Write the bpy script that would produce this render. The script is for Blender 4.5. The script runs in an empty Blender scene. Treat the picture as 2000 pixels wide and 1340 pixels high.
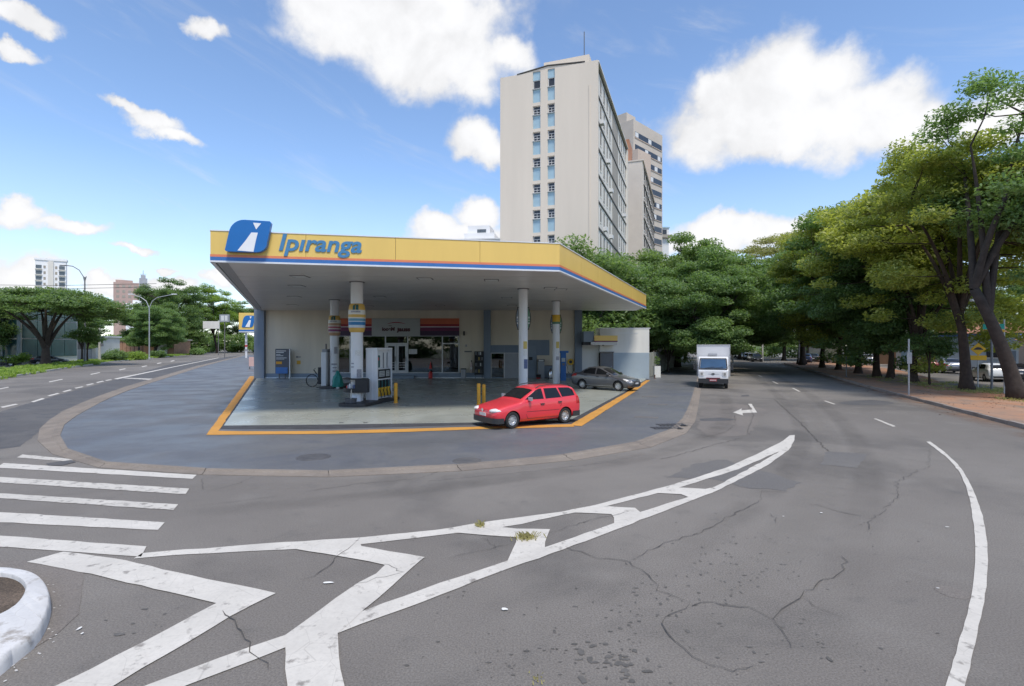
import bpy, bmesh, math, random
import numpy as np
from mathutils import Vector, Matrix
random.seed(7)
RNG = np.random.default_rng(7)
PI = math.pi
sc = bpy.context.scene
C = sc.collection

# ------------------------------------------------------------------ camera
CAM_H = 2.8
cam_d = bpy.data.cameras.new('camera')
cam = bpy.data.objects.new('camera', cam_d); C.objects.link(cam)
cam.location = (0, 0, CAM_H); cam.rotation_euler = (PI/2, 0, 0)
cam_d.sensor_width = 36; cam_d.lens = 18.0; cam_d.shift_y = 0.003
cam_d.clip_start = 0.1; cam_d.clip_end = 6000
sc.camera = cam

def G(px, py, z=0.0):            # a point of the ground plan (photo coordinates to metres)
    Y = (CAM_H - z)*1000.0/(py - 676.0)
    return ((px-1000.0)/1000.0*Y, Y, z)
def HZ(py, Y):                   # height of something seen at row py standing Y metres away
    return CAM_H + (676.0-py)/1000.0*Y

# ------------------------------------------------------------------ light
SUN_EL, SUN_AZ = math.radians(62), math.radians(158)   # azimuth of the sun, clockwise from +Y
sun_d = bpy.data.lights.new('sun', 'SUN'); sun = bpy.data.objects.new('sun', sun_d); C.objects.link(sun)
sun_d.energy = 1.9; sun_d.angle = math.radians(14); sun_d.color = (1.0, 0.93, 0.82)
sdir = Vector((math.sin(SUN_AZ)*math.cos(SUN_EL), math.cos(SUN_AZ)*math.cos(SUN_EL), math.sin(SUN_EL)))
sun.rotation_euler = (-sdir).to_track_quat('-Z', 'Y').to_euler()
sun.location = (0, 0, 60)
vs = sc.view_settings
vs.view_transform = 'Standard'; vs.look = 'None'; vs.exposure = 0.88; vs.gamma = 1.0; vs.use_curve_mapping = False

# ------------------------------------------------------------------ world: sky with cumulus
world = bpy.data.worlds.new('World'); sc.world = world; world.use_nodes = True
wt = world.node_tree; wt.nodes.clear()
def wn(t, **kw):
    n = wt.nodes.new(t)
    for k, v in kw.items(): setattr(n, k, v)
    return n
def wl(a, b): wt.links.new(a, b)
def wmath(op, a, b=None, c=None, clamp=False):
    n = wn('ShaderNodeMath', operation=op); n.use_clamp = clamp
    for i, v in enumerate((a, b, c)):
        if v is None: continue
        if isinstance(v, (int, float)): n.inputs[i].default_value = v
        else: wl(v, n.inputs[i])
    return n.outputs[0]
def wvec(op, a, b=None, scale=None):
    n = wn('ShaderNodeVectorMath', operation=op)
    for i, v in enumerate((a, b)):
        if v is None: continue
        if isinstance(v, tuple): n.inputs[i].default_value = v
        else: wl(v, n.inputs[i])
    if scale is not None: n.inputs['Scale'].default_value = scale
    return n
sky = wn('ShaderNodeTexSky', sky_type='NISHITA', sun_disc=False)
sky.sun_elevation = SUN_EL; sky.sun_rotation = SUN_AZ; sky.altitude = 700; sky.air_density = 1.0; sky.dust_density = 0.3; sky.ozone_density = 3.0
tc = wn('ShaderNodeTexCoord'); D = tc.outputs['Generated']
sep = wn('ShaderNodeSeparateXYZ'); wl(D, sep.inputs[0])
az = wmath('ARCTAN2', sep.outputs[0], sep.outputs[1]); el = wmath('ARCSINE', sep.outputs[2])
comb = wn('ShaderNodeCombineXYZ'); wl(az, comb.inputs[0]); wl(el, comb.inputs[1])
def wnoise(vec, scale, detail, rough=0.55, dist=0.0):
    n = wn('ShaderNodeTexNoise'); wl(vec, n.inputs['Vector']); n.inputs['Scale'].default_value = scale
    n.inputs['Detail'].default_value = detail; n.inputs['Roughness'].default_value = rough; n.inputs['Distortion'].default_value = dist
    return n
warp = wnoise(D, 11, 6, 0.6)
w2 = wvec('SUBTRACT', warp.outputs['Color'], (0.5, 0.5, 0.5)); w3 = wvec('SCALE', w2.outputs[0], None, 0.085)
P = wvec('ADD', comb.outputs[0], w3.outputs[0]).outputs[0]
CLOUDS = [(735,45,170,85),(640,15,95,60),(870,20,130,80),(820,135,105,75),(905,130,95,80),(985,110,55,45),(1120,-90,160,60),(780,-70,240,90),
 (935,280,55,36),(962,300,45,30),(850,440,45,26),(935,425,45,32),(900,462,95,26),
 (1500,185,160,95),(1420,250,125,60),(1610,160,105,70),(1690,235,150,75),(1800,255,100,44),(1530,270,190,48),(1400,180,50,45),
 (1430,452,130,30),(1540,455,90,26),(1370,475,90,30),(1930,245,90,50),(1990,225,80,50),
 (55,25,75,24),(25,95,55,18),(400,48,42,24),(250,208,42,15),(300,235,55,20),(335,262,52,16),(140,440,78,17),(40,412,52,24),
 (255,483,45,10),(315,525,20,8),(215,560,60,16),(60,535,80,42),(330,560,60,22),(430,545,40,14),(700,490,90,14)]
dmin = None
for (cx, cy, rx, ry) in CLOUDS:
    a = math.atan((cx-1000)/1000.0); e = math.atan((676-cy)/1000.0*math.cos(a))
    rx *= 1.08; ry *= 1.08
    ra = rx/1000.0*math.cos(a)**2; re = ry/1000.0*math.cos(a)*math.cos(e)**2
    s = wvec('SUBTRACT', P, (a, e, 0.0)); m = wvec('MULTIPLY', s.outputs[0], (1/ra, 1/re, 0.0))
    L = wvec('LENGTH', m.outputs[0]).outputs['Value']
    if dmin is None: dmin = L
    else:
        n = wn('ShaderNodeMath', operation='SMOOTH_MIN'); wl(dmin, n.inputs[0]); wl(L, n.inputs[1]); n.inputs[2].default_value = 0.25; dmin = n.outputs[0]
fb = wnoise(D, 15, 8, 0.56, 0.2)
dens = wmath('ADD', wmath('SUBTRACT', 1.12, dmin), wmath('MULTIPLY', wmath('SUBTRACT', fb.outputs['Fac'], 0.5), 1.15))
def wmap(v, a, b, c=0.0, d=1.0, interp='SMOOTHSTEP'):
    n = wn('ShaderNodeMapRange', interpolation_type=interp); wl(v, n.inputs[0])
    for i, x in zip((1, 2, 3, 4), (a, b, c, d)): n.inputs[i].default_value = x
    return n.outputs[0]
mask = wmap(dens, -0.12, 0.52)
# the same kind of fair-weather cloud over the rest of the dome
zz = wmath('ADD', wmath('MAXIMUM', sep.outputs[2], 0.0), 0.25)
pl = wn('ShaderNodeCombineXYZ'); wl(wmath('DIVIDE', sep.outputs[0], zz), pl.inputs[0]); wl(wmath('DIVIDE', sep.outputs[1], zz), pl.inputs[1])
gen = wmap(wnoise(pl.outputs[0], 1.7, 9, 0.55, 0.3).outputs['Fac'], 0.52, 0.62)
outside = wmath('MAXIMUM', wmap(wmath('ABSOLUTE', az), 0.82, 0.98), wmap(el, 0.56, 0.66))
outside = wmath('MULTIPLY', outside, wmap(sep.outputs[2], 0.03, 0.12))
mask = wmath('MAXIMUM', mask, wmath('MULTIPLY', gen, outside))
# thin streaks of high cloud
stv = wvec('MULTIPLY', comb.outputs[0], (5.0, 16.0, 1.0))
rot = wn('ShaderNodeVectorRotate', rotation_type='Z_AXIS'); wl(comb.outputs[0], rot.inputs['Vector']); rot.inputs['Angle'].default_value = 0.35
stv = wvec('MULTIPLY', rot.outputs[0], (3.0, 17.0, 1.0))
cir = wmap(wnoise(stv.outputs[0], 1.3, 6, 0.6, 0.6).outputs['Fac'], 0.50, 0.88, 0.0, 0.36)
mask = wmath('MAXIMUM', mask, cir)
mask = wmath('MAXIMUM', mask, wmap(el, 0.0, 0.30, 0.40, 0.0, 'LINEAR'))   # milky air low over the city, all round
shade = wnoise(D, 7, 6, 0.55, 0.2)
core = wmap(dens, 0.10, 0.80, 0.84, 1.0)
bright = wmath('MULTIPLY', core, wmap(shade.outputs['Fac'], 0.32, 0.54, 0.87, 1.0))
ccol = wn('ShaderNodeCombineColor'); wl(wmath('MULTIPLY', bright, 0.985), ccol.inputs[0]); wl(wmath('MULTIPLY', bright, 0.99), ccol.inputs[1]); wl(wmath('MULTIPLY', bright, 1.01), ccol.inputs[2])
SKY_STRENGTH = 0.13
bg1 = wn('ShaderNodeBackground'); wl(sky.outputs[0], bg1.inputs[0]); bg1.inputs[1].default_value = SKY_STRENGTH
bg2 = wn('ShaderNodeBackground'); wl(ccol.outputs[0], bg2.inputs[0]); bg2.inputs[1].default_value = 0.555
mx = wn('ShaderNodeMixShader'); wl(mask, mx.inputs[0]); wl(bg1.outputs[0], mx.inputs[1]); wl(bg2.outputs[0], mx.inputs[2])
world.cycles.sampling_method = 'MANUAL'; world.cycles.sample_map_resolution = 512
wo = wn('ShaderNodeOutputWorld'); wl(mx.outputs[0], wo.inputs[0])

# ------------------------------------------------------------------ materials
MATS = {}
def mat(name, col, rough=0.6, var=0.12, scale=2.5, bump=0.0, bscale=40, metal=0.0, spec=0.5, detail=6, coords='Object', col2=None, streak=False, coat=0.0):
    if name in MATS: return MATS[name]
    m = bpy.data.materials.new(name); m.use_nodes = True; nt = m.node_tree
    b = nt.nodes['Principled BSDF']; b.inputs['Roughness'].default_value = rough; b.inputs['Metallic'].default_value = metal
    b.inputs['Specular IOR Level'].default_value = spec
    if coat: b.inputs['Coat Weight'].default_value = coat; b.inputs['Coat Roughness'].default_value = 0.06
    if var > 0 or bump > 0:
        if coords == 'World':
            t = nt.nodes.new('ShaderNodeNewGeometry'); vec = t.outputs['Position']
        else:
            t = nt.nodes.new('ShaderNodeTexCoord'); vec = t.outputs[coords]
        if streak:
            mp = nt.nodes.new('ShaderNodeMapping'); nt.links.new(vec, mp.inputs[0]); mp.inputs['Scale'].default_value = (1, 1, 0.12); vec = mp.outputs[0]
        n = nt.nodes.new('ShaderNodeTexNoise'); nt.links.new(vec, n.inputs['Vector'])
        n.inputs['Scale'].default_value = scale; n.inputs['Detail'].default_value = detail; n.inputs['Roughness'].default_value = 0.6
        mr = nt.nodes.new('ShaderNodeMapRange'); nt.links.new(n.outputs['Fac'], mr.inputs[0]); mr.inputs[1].default_value = 0.3; mr.inputs[2].default_value = 0.7
        mixn = nt.nodes.new('ShaderNodeMix'); mixn.data_type = 'RGBA'; nt.links.new(mr.outputs[0], mixn.inputs[0])
        c2 = col2 or tuple(min(1, c*(1+var)) for c in col); c1 = tuple(c*(1-var) for c in col) if col2 is None else col
        mixn.inputs[6].default_value = (*c1, 1); mixn.inputs[7].default_value = (*c2, 1)
        nt.links.new(mixn.outputs[2], b.inputs['Base Color'])
        if bump > 0:
            n2 = nt.nodes.new('ShaderNodeTexNoise'); nt.links.new(vec, n2.inputs['Vector']); n2.inputs['Scale'].default_value = bscale; n2.inputs['Detail'].default_value = 4
            bp = nt.nodes.new('ShaderNodeBump'); nt.links.new(n2.outputs['Fac'], bp.inputs['Height']); bp.inputs['Strength'].default_value = bump; bp.inputs['Distance'].default_value = 0.02
            nt.links.new(bp.outputs[0], b.inputs['Normal'])
    else:
        b.inputs['Base Color'].default_value = (*col, 1)
    MATS[name] = m
    return m

def ground_mat(name, base, tints, rough=0.85, aggregate=0.25, spots=0.0, bump=0.25, gloss_noise=0.0, streak_dir=None):
    """several scales of noise on world position: broad stains, patches, fine aggregate"""
    m = bpy.data.materials.new(name); m.use_nodes = True; nt = m.node_tree; L = nt.links.new
    b = nt.nodes['Principled BSDF']; b.inputs['Roughness'].default_value = rough
    g = nt.nodes.new('ShaderNodeNewGeometry'); vec = g.outputs['Position']
    cur = None
    def noise(scale, detail=5, v=vec, r=0.6, dist=0.0):
        n = nt.nodes.new('ShaderNodeTexNoise'); L(v, n.inputs['Vector']); n.inputs['Scale'].default_value = scale; n.inputs['Detail'].default_value = detail
        n.inputs['Roughness'].default_value = r; n.inputs['Distortion'].default_value = dist
        return n.outputs['Fac']
    def rng(v, a, b_, c=0.0, d=1.0):
        n = nt.nodes.new('ShaderNodeMapRange'); L(v, n.inputs[0]); n.interpolation_type = 'SMOOTHSTEP'
        for i, x in zip((1, 2, 3, 4), (a, b_, c, d)): n.inputs[i].default_value = x
        return n.outputs[0]
    def mix(f, a, bb, mode='MIX'):
        n = nt.nodes.new('ShaderNodeMix'); n.data_type = 'RGBA'; n.blend_type = mode
        if isinstance(f, float): n.inputs[0].default_value = f
        else: L(f, n.inputs[0])
        for s, v in ((6, a), (7, bb)):
            if isinstance(v, tuple): n.inputs[s].default_value = (*v, 1)
            else: L(v, n.inputs[s])
        return n.outputs[2]
    cur = base
    for (col, scale, lo, hi, amt) in tints:
        cur = mix(rng(noise(scale, 6, dist=0.4), lo, hi, 0.0, amt), cur, col)
    fine = noise(55, 3)
    cur = mix(aggregate, cur, mix(rng(fine, 0.3, 0.7), (0.25, 0.25, 0.25), (1.6, 1.6, 1.6)), 'MULTIPLY') if aggregate else cur
    grit = noise(240, 2)
    cur = mix(aggregate*0.8, cur, mix(rng(grit, 0.35, 0.65), (0.4, 0.4, 0.4), (1.5, 1.5, 1.5)), 'MULTIPLY') if aggregate else cur
    if spots:
        v = nt.nodes.new('ShaderNodeTexVoronoi'); L(vec, v.inputs['Vector']); v.inputs['Scale'].default_value = 2.2; v.inputs['Randomness'].default_value = 1.0
        sp = rng(v.outputs['Distance'], 0.03, 0.07, 1.0, 0.0)
        cur = mix(mix(spots, (0, 0, 0), mix(sp, (0, 0, 0), (1, 1, 1))), cur, (0.035, 0.037, 0.04))
    L(cur, b.inputs['Base Color'])
    if gloss_noise:
        L(rng(noise(0.5, 4), 0.35, 0.65, rough-gloss_noise, rough), b.inputs['Roughness'])
    if bump:
        bp = nt.nodes.new('ShaderNodeBump'); L(noise(130, 3), bp.inputs['Height']); bp.inputs['Strength'].default_value = bump; bp.inputs['Distance'].default_value = 0.01
        L(bp.outputs[0], b.inputs['Normal'])
    MATS[name] = m
    return m

def paint_mat(name, col, under, wear=0.35, scale=6.0):
    m = bpy.data.materials.new(name); m.use_nodes = True; nt = m.node_tree; L = nt.links.new
    b = nt.nodes['Principled BSDF']; b.inputs['Roughness'].default_value = 0.75
    g = nt.nodes.new('ShaderNodeNewGeometry')
    def noise(s, d=8, r=0.65):
        n = nt.nodes.new('ShaderNodeTexNoise'); L(g.outputs['Position'], n.inputs['Vector']); n.inputs['Scale'].default_value = s; n.inputs['Detail'].default_value = d; n.inputs['Roughness'].default_value = r
        return n.outputs['Fac']
    def rng(v, a, b_, c, d):
        n = nt.nodes.new('ShaderNodeMapRange'); L(v, n.inputs[0])
        for i, x in zip((1, 2, 3, 4), (a, b_, c, d)): n.inputs[i].default_value = x
        return n.outputs[0]
    def mix(f, a, bb):
        n = nt.nodes.new('ShaderNodeMix'); n.data_type = 'RGBA'; L(f, n.inputs[0])
        for s, v in ((6, a), (7, bb)):
            if isinstance(v, tuple): n.inputs[s].default_value = (*v, 1)
            else: L(v, n.inputs[s])
        return n.outputs[2]
    c = mix(rng(noise(1.2), 0.35, 0.7, 0, 1), col, tuple(x*0.80 for x in col))
    c = mix(rng(noise(30, 4), 0.45, 0.75, 0, 0.5), c, tuple(x*0.72 for x in col))
    w = rng(noise(scale), 0.5+0.16*(1-wear), 0.60+0.16*(1-wear), 0.0, 0.9)
    v = nt.nodes.new('ShaderNodeTexVoronoi'); v.feature = 'DISTANCE_TO_EDGE'; L(g.outputs['Position'], v.inputs['Vector']); v.inputs['Scale'].default_value = 2.6
    ck = rng(v.outputs['Distance'], 0.0, 0.008, 0.35, 0.0)
    c = mix(w, c, under); c = mix(ck, c, under)
    L(c, b.inputs['Base Color']); MATS[name] = m
    return m

def glass_mat(name, tint, refl=0.25, dark=0.7):
    """window glass: part see-through, part mirror, seen from both sides"""
    m = bpy.data.materials.new(name); m.use_nodes = True; nt = m.node_tree; L = nt.links.new
    nt.nodes.clear(); o = nt.nodes.new('ShaderNodeOutputMaterial')
    tr = nt.nodes.new('ShaderNodeBsdfTransparent'); tr.inputs[0].default_value = (*tint, 1)
    gl = nt.nodes.new('ShaderNodeBsdfGlossy'); gl.inputs['Roughness'].default_value = 0.02
    fr = nt.nodes.new('ShaderNodeFresnel'); fr.inputs[0].default_value = 1.5
    mr = nt.nodes.new('ShaderNodeMapRange'); L(fr.outputs[0], mr.inputs[0]); mr.inputs[1].default_value = 0; mr.inputs[2].default_value = 1; mr.inputs[3].default_value = refl*0.35; mr.inputs[4].default_value = 1.0
    mx_ = nt.nodes.new('ShaderNodeMixShader'); L(mr.outputs[0], mx_.inputs[0]); L(tr.outputs[0], mx_.inputs[1]); L(gl.outputs[0], mx_.inputs[2]); L(mx_.outputs[0], o.inputs[0])
    MATS[name] = m
    return m

def leaf_mat(name, dark, light, trans=0.62):
    m = bpy.data.materials.new(name); m.use_nodes = True; nt = m.node_tree; L = nt.links.new
    nt.nodes.clear(); o = nt.nodes.new('ShaderNodeOutputMaterial')
    g = nt.nodes.new('ShaderNodeNewGeometry'); t = nt.nodes.new('ShaderNodeTexCoord')
    n = nt.nodes.new('ShaderNodeTexNoise'); L(t.outputs['Object'], n.inputs['Vector']); n.inputs['Scale'].default_value = 0.45; n.inputs['Detail'].default_value = 2
    oi = nt.nodes.new('ShaderNodeObjectInfo')
    a = nt.nodes.new('ShaderNodeMath'); a.operation = 'MULTIPLY_ADD'; L(g.outputs['Random Per Island'], a.inputs[0]); a.inputs[1].default_value = 0.55; L(n.outputs['Fac'], a.inputs[2])
    a2 = nt.nodes.new('ShaderNodeMath'); a2.operation = 'MULTIPLY_ADD'; L(oi.outputs['Random'], a2.inputs[0]); a2.inputs[1].default_value = 0.35; L(a.outputs[0], a2.inputs[2])
    mr = nt.nodes.new('ShaderNodeMapRange'); L(a2.outputs[0], mr.inputs[0]); mr.inputs[1].default_value = 0.38; mr.inputs[2].default_value = 1.15
    mixn = nt.nodes.new('ShaderNodeMix'); mixn.data_type = 'RGBA'; L(mr.outputs[0], mixn.inputs[0]); mixn.inputs[6].default_value = (*dark, 1); mixn.inputs[7].default_value = (*light, 1)
    d = nt.nodes.new('ShaderNodeBsdfPrincipled'); d.inputs['Roughness'].default_value = 0.55; d.inputs['Specular IOR Level'].default_value = 0.3; L(mixn.outputs[2], d.inputs['Base Color'])
    tl = nt.nodes.new('ShaderNodeBsdfTranslucent'); L(mixn.outputs[2], tl.inputs[0])
    sc_ = nt.nodes.new('ShaderNodeMix'); sc_.data_type = 'RGBA'; sc_.blend_type = 'MULTIPLY'; sc_.inputs[0].default_value = 1.0; L(mixn.outputs[2], sc_.inputs[6]); sc_.inputs[7].default_value = (trans*2.2, trans*2.3, trans*1.3, 1); L(sc_.outputs[2], tl.inputs[0])
    ms = nt.nodes.new('ShaderNodeAddShader'); L(d.outputs[0], ms.inputs[0]); L(tl.outputs[0], ms.inputs[1]); L(ms.outputs[0], o.inputs[0])   # a leaf reflects part of the light and lets part of it through
    MATS[name] = m
    return m

# ------------------------------------------------------------------ mesh helpers
def rotz(p, a): return (p[0]*math.cos(a)-p[1]*math.sin(a), p[0]*math.sin(a)+p[1]*math.cos(a), p[2])
class MB:
    def __init__(s): s.v = []; s.f = []
    def add(s, vs_, fs):
        o = len(s.v); s.v += [tuple(p) for p in vs_]; s.f += [tuple(i+o for i in f) for f in fs]; return s
    def box(s, c, d, rz=0.0):
        hx, hy, hz = d[0]/2, d[1]/2, d[2]/2
        ps = [(-hx,-hy,-hz),(hx,-hy,-hz),(hx,hy,-hz),(-hx,hy,-hz),(-hx,-hy,hz),(hx,-hy,hz),(hx,hy,hz),(-hx,hy,hz)]
        ps = [tuple(a+b for a, b in zip(rotz(p, rz), c)) for p in ps]
        return s.add(ps, [(0,3,2,1),(4,5,6,7),(0,1,5,4),(1,2,6,5),(2,3,7,6),(3,0,4,7)])
    def bx(s, x0, x1, y0, y1, z0, z1): return s.box(((x0+x1)/2,(y0+y1)/2,(z0+z1)/2),(abs(x1-x0),abs(y1-y0),abs(z1-z0)))
    def rbox(s, c, d, r, seg=3, rz=0.0, axis='z'):
        """box with rounded vertical (axis) edges"""
        dx, dy, dz = d
        if axis == 'z': a, b, h = dx, dy, dz
        elif axis == 'y': a, b, h = dx, dz, dy
        else: a, b, h = dy, dz, dx
        poly = []
        for (sx, sy, st) in ((1,1,0),(-1,1,90),(-1,-1,180),(1,-1,270)):
            for k in range(seg+1):
                t = math.radians(st+90*k/seg); poly.append((sx*(a/2-r)+r*math.cos(t), sy*(b/2-r)+r*math.sin(t)))
        n = len(poly); vs_ = []
        for hh in (-h/2, h/2):
            for (p, q) in poly:
                q3 = (p, q, hh) if axis == 'z' else ((p, -hh, q) if axis == 'y' else (hh, p, q))
                vs_.append(tuple(x+y for x, y in zip(rotz(q3, rz), c)))
        return s.add(vs_, [tuple(range(n-1,-1,-1)), tuple(range(n,2*n))]+[(i,(i+1)%n,n+(i+1)%n,n+i) for i in range(n)])
    def prism(s, poly, z0, z1):
        n = len(poly)
        return s.add([(x,y,z0) for x,y in poly]+[(x,y,z1) for x,y in poly], [tuple(range(n-1,-1,-1)), tuple(range(n,2*n))]+[(i,(i+1)%n,n+(i+1)%n,n+i) for i in range(n)])
    def prism_xz(s, poly, y0, y1):
        n = len(poly)
        return s.add([(x,y0,z) for x,z in poly]+[(x,y1,z) for x,z in poly], [tuple(range(n)), tuple(range(2*n-1,n-1,-1))]+[((i+1)%n,i,n+i,n+(i+1)%n) for i in range(n)])
    def sheet(s, pts): return s.add(pts, [tuple(range(len(pts)))])
    def tube(s, pts, rad, seg=8, cap=True):
        pts = [Vector(p) for p in pts]; n = len(pts)
        if not hasattr(rad, '__len__'): rad = [rad]*n
        vs_, fs = [], []; up = None
        for i, p in enumerate(pts):
            d = (pts[min(i+1,n-1)]-pts[max(i-1,0)]).normalized()
            if up is None: up = Vector((0,0,1)) if abs(d.z) < 0.9 else Vector((1,0,0))
            a = d.cross(up)
            if a.length < 1e-4: a = d.cross(Vector((0,1,0)))
            a.normalize(); b = d.cross(a).normalized(); up = b.cross(d) * -1 if False else up
            for k in range(seg):
                t = 2*PI*k/seg; vs_.append(tuple(p+(a*math.cos(t)+b*math.sin(t))*rad[i]))
        for i in range(n-1):
            for k in range(seg):
                k2 = (k+1)%seg; fs.append((i*seg+k, i*seg+k2, (i+1)*seg+k2, (i+1)*seg+k))
        if cap: fs.append(tuple(range(seg-1,-1,-1))); fs.append(tuple(range((n-1)*seg, n*seg)))
        return s.add(vs_, fs)
    def lathe(s, prof, c=(0,0,0), seg=24, axis='z', a0=0.0, a1=2*PI):
        full = abs(a1-a0-2*PI) < 1e-6; m = seg if full else seg+1; n = len(prof); vs_ = []
        for k in range(m):
            t = a0+(a1-a0)*k/seg
            for (r, h) in prof:
                q = (r*math.cos(t), r*math.sin(t), h) if axis == 'z' else (r*math.cos(t), h, r*math.sin(t))
                vs_.append(tuple(x+y for x, y in zip(q, c)))
        fs = []
        for k in range(seg):
            k2 = (k+1)%m
            for i in range(n-1):
                q = (k*n+i, k2*n+i, k2*n+i+1, k*n+i+1)
                fs.append(q if axis == 'z' else q[::-1])
        return s.add(vs_, fs)
    def build(s, name, material=None, parent=None, smooth=False, bevel=0.0, angle=40):
        me = bpy.data.meshes.new(name); me.from_pydata(s.v, [], s.f); me.validate(); me.update()
        return mobj(name, me, material, parent, smooth, bevel, angle)
def mobj(name, me, material=None, parent=None, smooth=False, bevel=0.0, angle=40):
    o = bpy.data.objects.new(name, me); C.objects.link(o)
    if material is not None:
        me.materials.clear(); me.materials.append(MATS[material] if isinstance(material, str) else material)
    if smooth:
        me.polygons.foreach_set('use_smooth', [True]*len(me.polygons))
        try: me.set_sharp_from_angle(angle=math.radians(angle))
        except Exception: pass
    if bevel:
        bm = bmesh.new(); bm.from_mesh(me)
        es = [e for e in bm.edges if len(e.link_faces) == 2 and e.calc_face_angle(0) > 0.5]
        bmesh.ops.bevel(bm, geom=es, offset=bevel, segments=2, profile=0.6, affect='EDGES', clamp_overlap=True)
        bm.to_mesh(me); bm.free()
    if parent is not None: o.parent = parent
    return o
def tag(o, label=None, cat=None, group=None, kind=None):
    if label: o['label'] = label
    if cat: o['category'] = cat
    if group: o['group'] = group
    if kind: o['kind'] = kind
    return o
def thing(name, label, cat, loc=(0,0,0), rz=0.0, group=None):
    o = bpy.data.objects.new(name, None); C.objects.link(o); o.location = loc; o.rotation_euler = (0,0,rz); o.empty_display_size = 0.3
    return tag(o, label, cat, group)
def dup(root, loc, rz, label, group=None, scale=None):
    r = root.copy(); C.objects.link(r); r.location = loc; r.rotation_euler = (0,0,rz); r['label'] = label
    if group: r['group'] = group
    if scale: r.scale = scale
    for ch in root.children:
        c = ch.copy(); C.objects.link(c); c.parent = r
        for g in ch.children:
            d = g.copy(); C.objects.link(d); d.parent = c
    return r
def jitter_poly(pts, step=0.22, amp=0.012):
    out = []
    n = len(pts)
    for i in range(n):
        a = Vector(pts[i][:2]); b = Vector(pts[(i+1)%n][:2]); d = b-a; L = d.length; k = max(1, min(60, int(L/step))); nrm = Vector((-d.y, d.x)).normalized() if L > 1e-6 else Vector((0,0))
        for j in range(k):
            p = a+d*(j/k); o = random.gauss(0, amp) if j else random.gauss(0, amp*0.5)
            out.append((p.x+nrm.x*o, p.y+nrm.y*o))
    return out
def resample(poly, n):
    P_ = np.array([p[:2] for p in poly], float); d = np.r_[0, np.cumsum(np.hypot(*np.diff(P_, axis=0).T))]; t = np.linspace(0, d[-1], n)
    return [(float(np.interp(x, d, P_[:,0])), float(np.interp(x, d, P_[:,1]))) for x in t]
def smooth_line(poly, it=2):
    p = [tuple(q[:2]) for q in poly]
    for _ in range(it):
        q = [p[0]]
        for a, b in zip(p[:-1], p[1:]):
            q.append((a[0]*.75+b[0]*.25, a[1]*.75+b[1]*.25)); q.append((a[0]*.25+b[0]*.75, a[1]*.25+b[1]*.75))
        q.append(p[-1]); p = q
    return p
_tmp = []
def text_letters(body, size, extrude, offset=0.0, shear=0.0, spacing=1.0):
    """list of per-letter (verts, faces) in the xy plane, thickness along z"""
    cu = bpy.data.curves.new('t', 'FONT'); cu.body = body; cu.size = size; cu.extrude = extrude; cu.offset = offset; cu.shear = shear; cu.space_character = spacing; cu.resolution_u = 4
    ob = bpy.data.objects.new('t', cu); C.objects.link(ob); bpy.context.view_layer.update()
    dg = bpy.context.evaluated_depsgraph_get(); me = bpy.data.meshes.new_from_object(ob.evaluated_get(dg))
    bm = bmesh.new(); bm.from_mesh(me); bmesh.ops.remove_doubles(bm, verts=bm.verts, dist=1e-5)
    seen = set(); isl = []
    for f in bm.faces:
        if f.index in seen: continue
        st = [f]; seen.add(f.index); grp = []
        while st:
            g = st.pop(); grp.append(g)
            for e in g.edges:
                for h in e.link_faces:
                    if h.index not in seen: seen.add(h.index); st.append(h)
        xs = [v.co.x for g in grp for v in g.verts]; isl.append([min(xs), max(xs), grp])
    isl.sort(key=lambda t: t[0]); merged = []
    for a in isl:
        if merged and (min(a[1], merged[-1][1])-a[0]) > 0.55*min(a[1]-a[0], merged[-1][1]-merged[-1][0]):
            merged[-1][2] += a[2]; merged[-1][1] = max(merged[-1][1], a[1])
        else: merged.append(a)
    out = []
    for a in merged:
        idx = {}; vs_ = []; fs = []
        for g in a[2]:
            r = []
            for v in g.verts:
                if v.index not in idx: idx[v.index] = len(vs_); vs_.append(tuple(v.co))
                r.append(idx[v.index])
            fs.append(tuple(r))
        out.append((vs_, fs))
    bm.free(); bpy.data.objects.remove(ob); bpy.data.meshes.remove(me); bpy.data.curves.remove(cu)
    return out
# ------------------------------------------------------------------ ground materials
ground_mat('asphalt', (0.166,0.150,0.135), [((0.222,0.203,0.182),0.07,0.38,0.62,0.95),((0.122,0.112,0.103),0.19,0.47,0.64,0.9),((0.205,0.19,0.172),0.9,0.5,0.75,0.6),((0.10,0.096,0.092),1.7,0.58,0.8,0.6)], rough=0.88, aggregate=0.34, bump=0.45)
ground_mat('asphalt_dark', (0.098,0.094,0.094), [((0.13,0.125,0.122),0.3,0.4,0.7,0.8),((0.07,0.072,0.08),1.4,0.45,0.7,0.7)], rough=0.85, aggregate=0.3, bump=0.4)
ground_mat('asphalt_patch', (0.138,0.131,0.126), [((0.162,0.152,0.142),0.8,0.4,0.7,0.8)], rough=0.85, aggregate=0.32, bump=0.4)
ground_mat('asphalt_old', (0.19,0.168,0.15), [((0.155,0.14,0.128),0.35,0.4,0.65,0.9)], rough=0.9, aggregate=0.3, bump=0.4)
ground_mat('apron_paint', (0.124,0.127,0.135), [((0.155,0.154,0.156),0.16,0.38,0.62,0.9),((0.105,0.112,0.13),0.5,0.45,0.7,0.8),((0.17,0.165,0.16),0.35,0.55,0.75,0.7),((0.19,0.19,0.195),1.6,0.62,0.8,0.4)], rough=0.62, aggregate=0.16, bump=0.15, gloss_noise=0.22)
ground_mat('forecourt_concrete', (0.33,0.345,0.305), [((0.385,0.40,0.36),0.2,0.4,0.65,0.9),((0.275,0.285,0.25),0.5,0.45,0.7,0.8),((0.35,0.32,0.28),0.9,0.55,0.8,0.5)], rough=0.38, aggregate=0.08, bump=0.06, gloss_noise=0.14)
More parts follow.
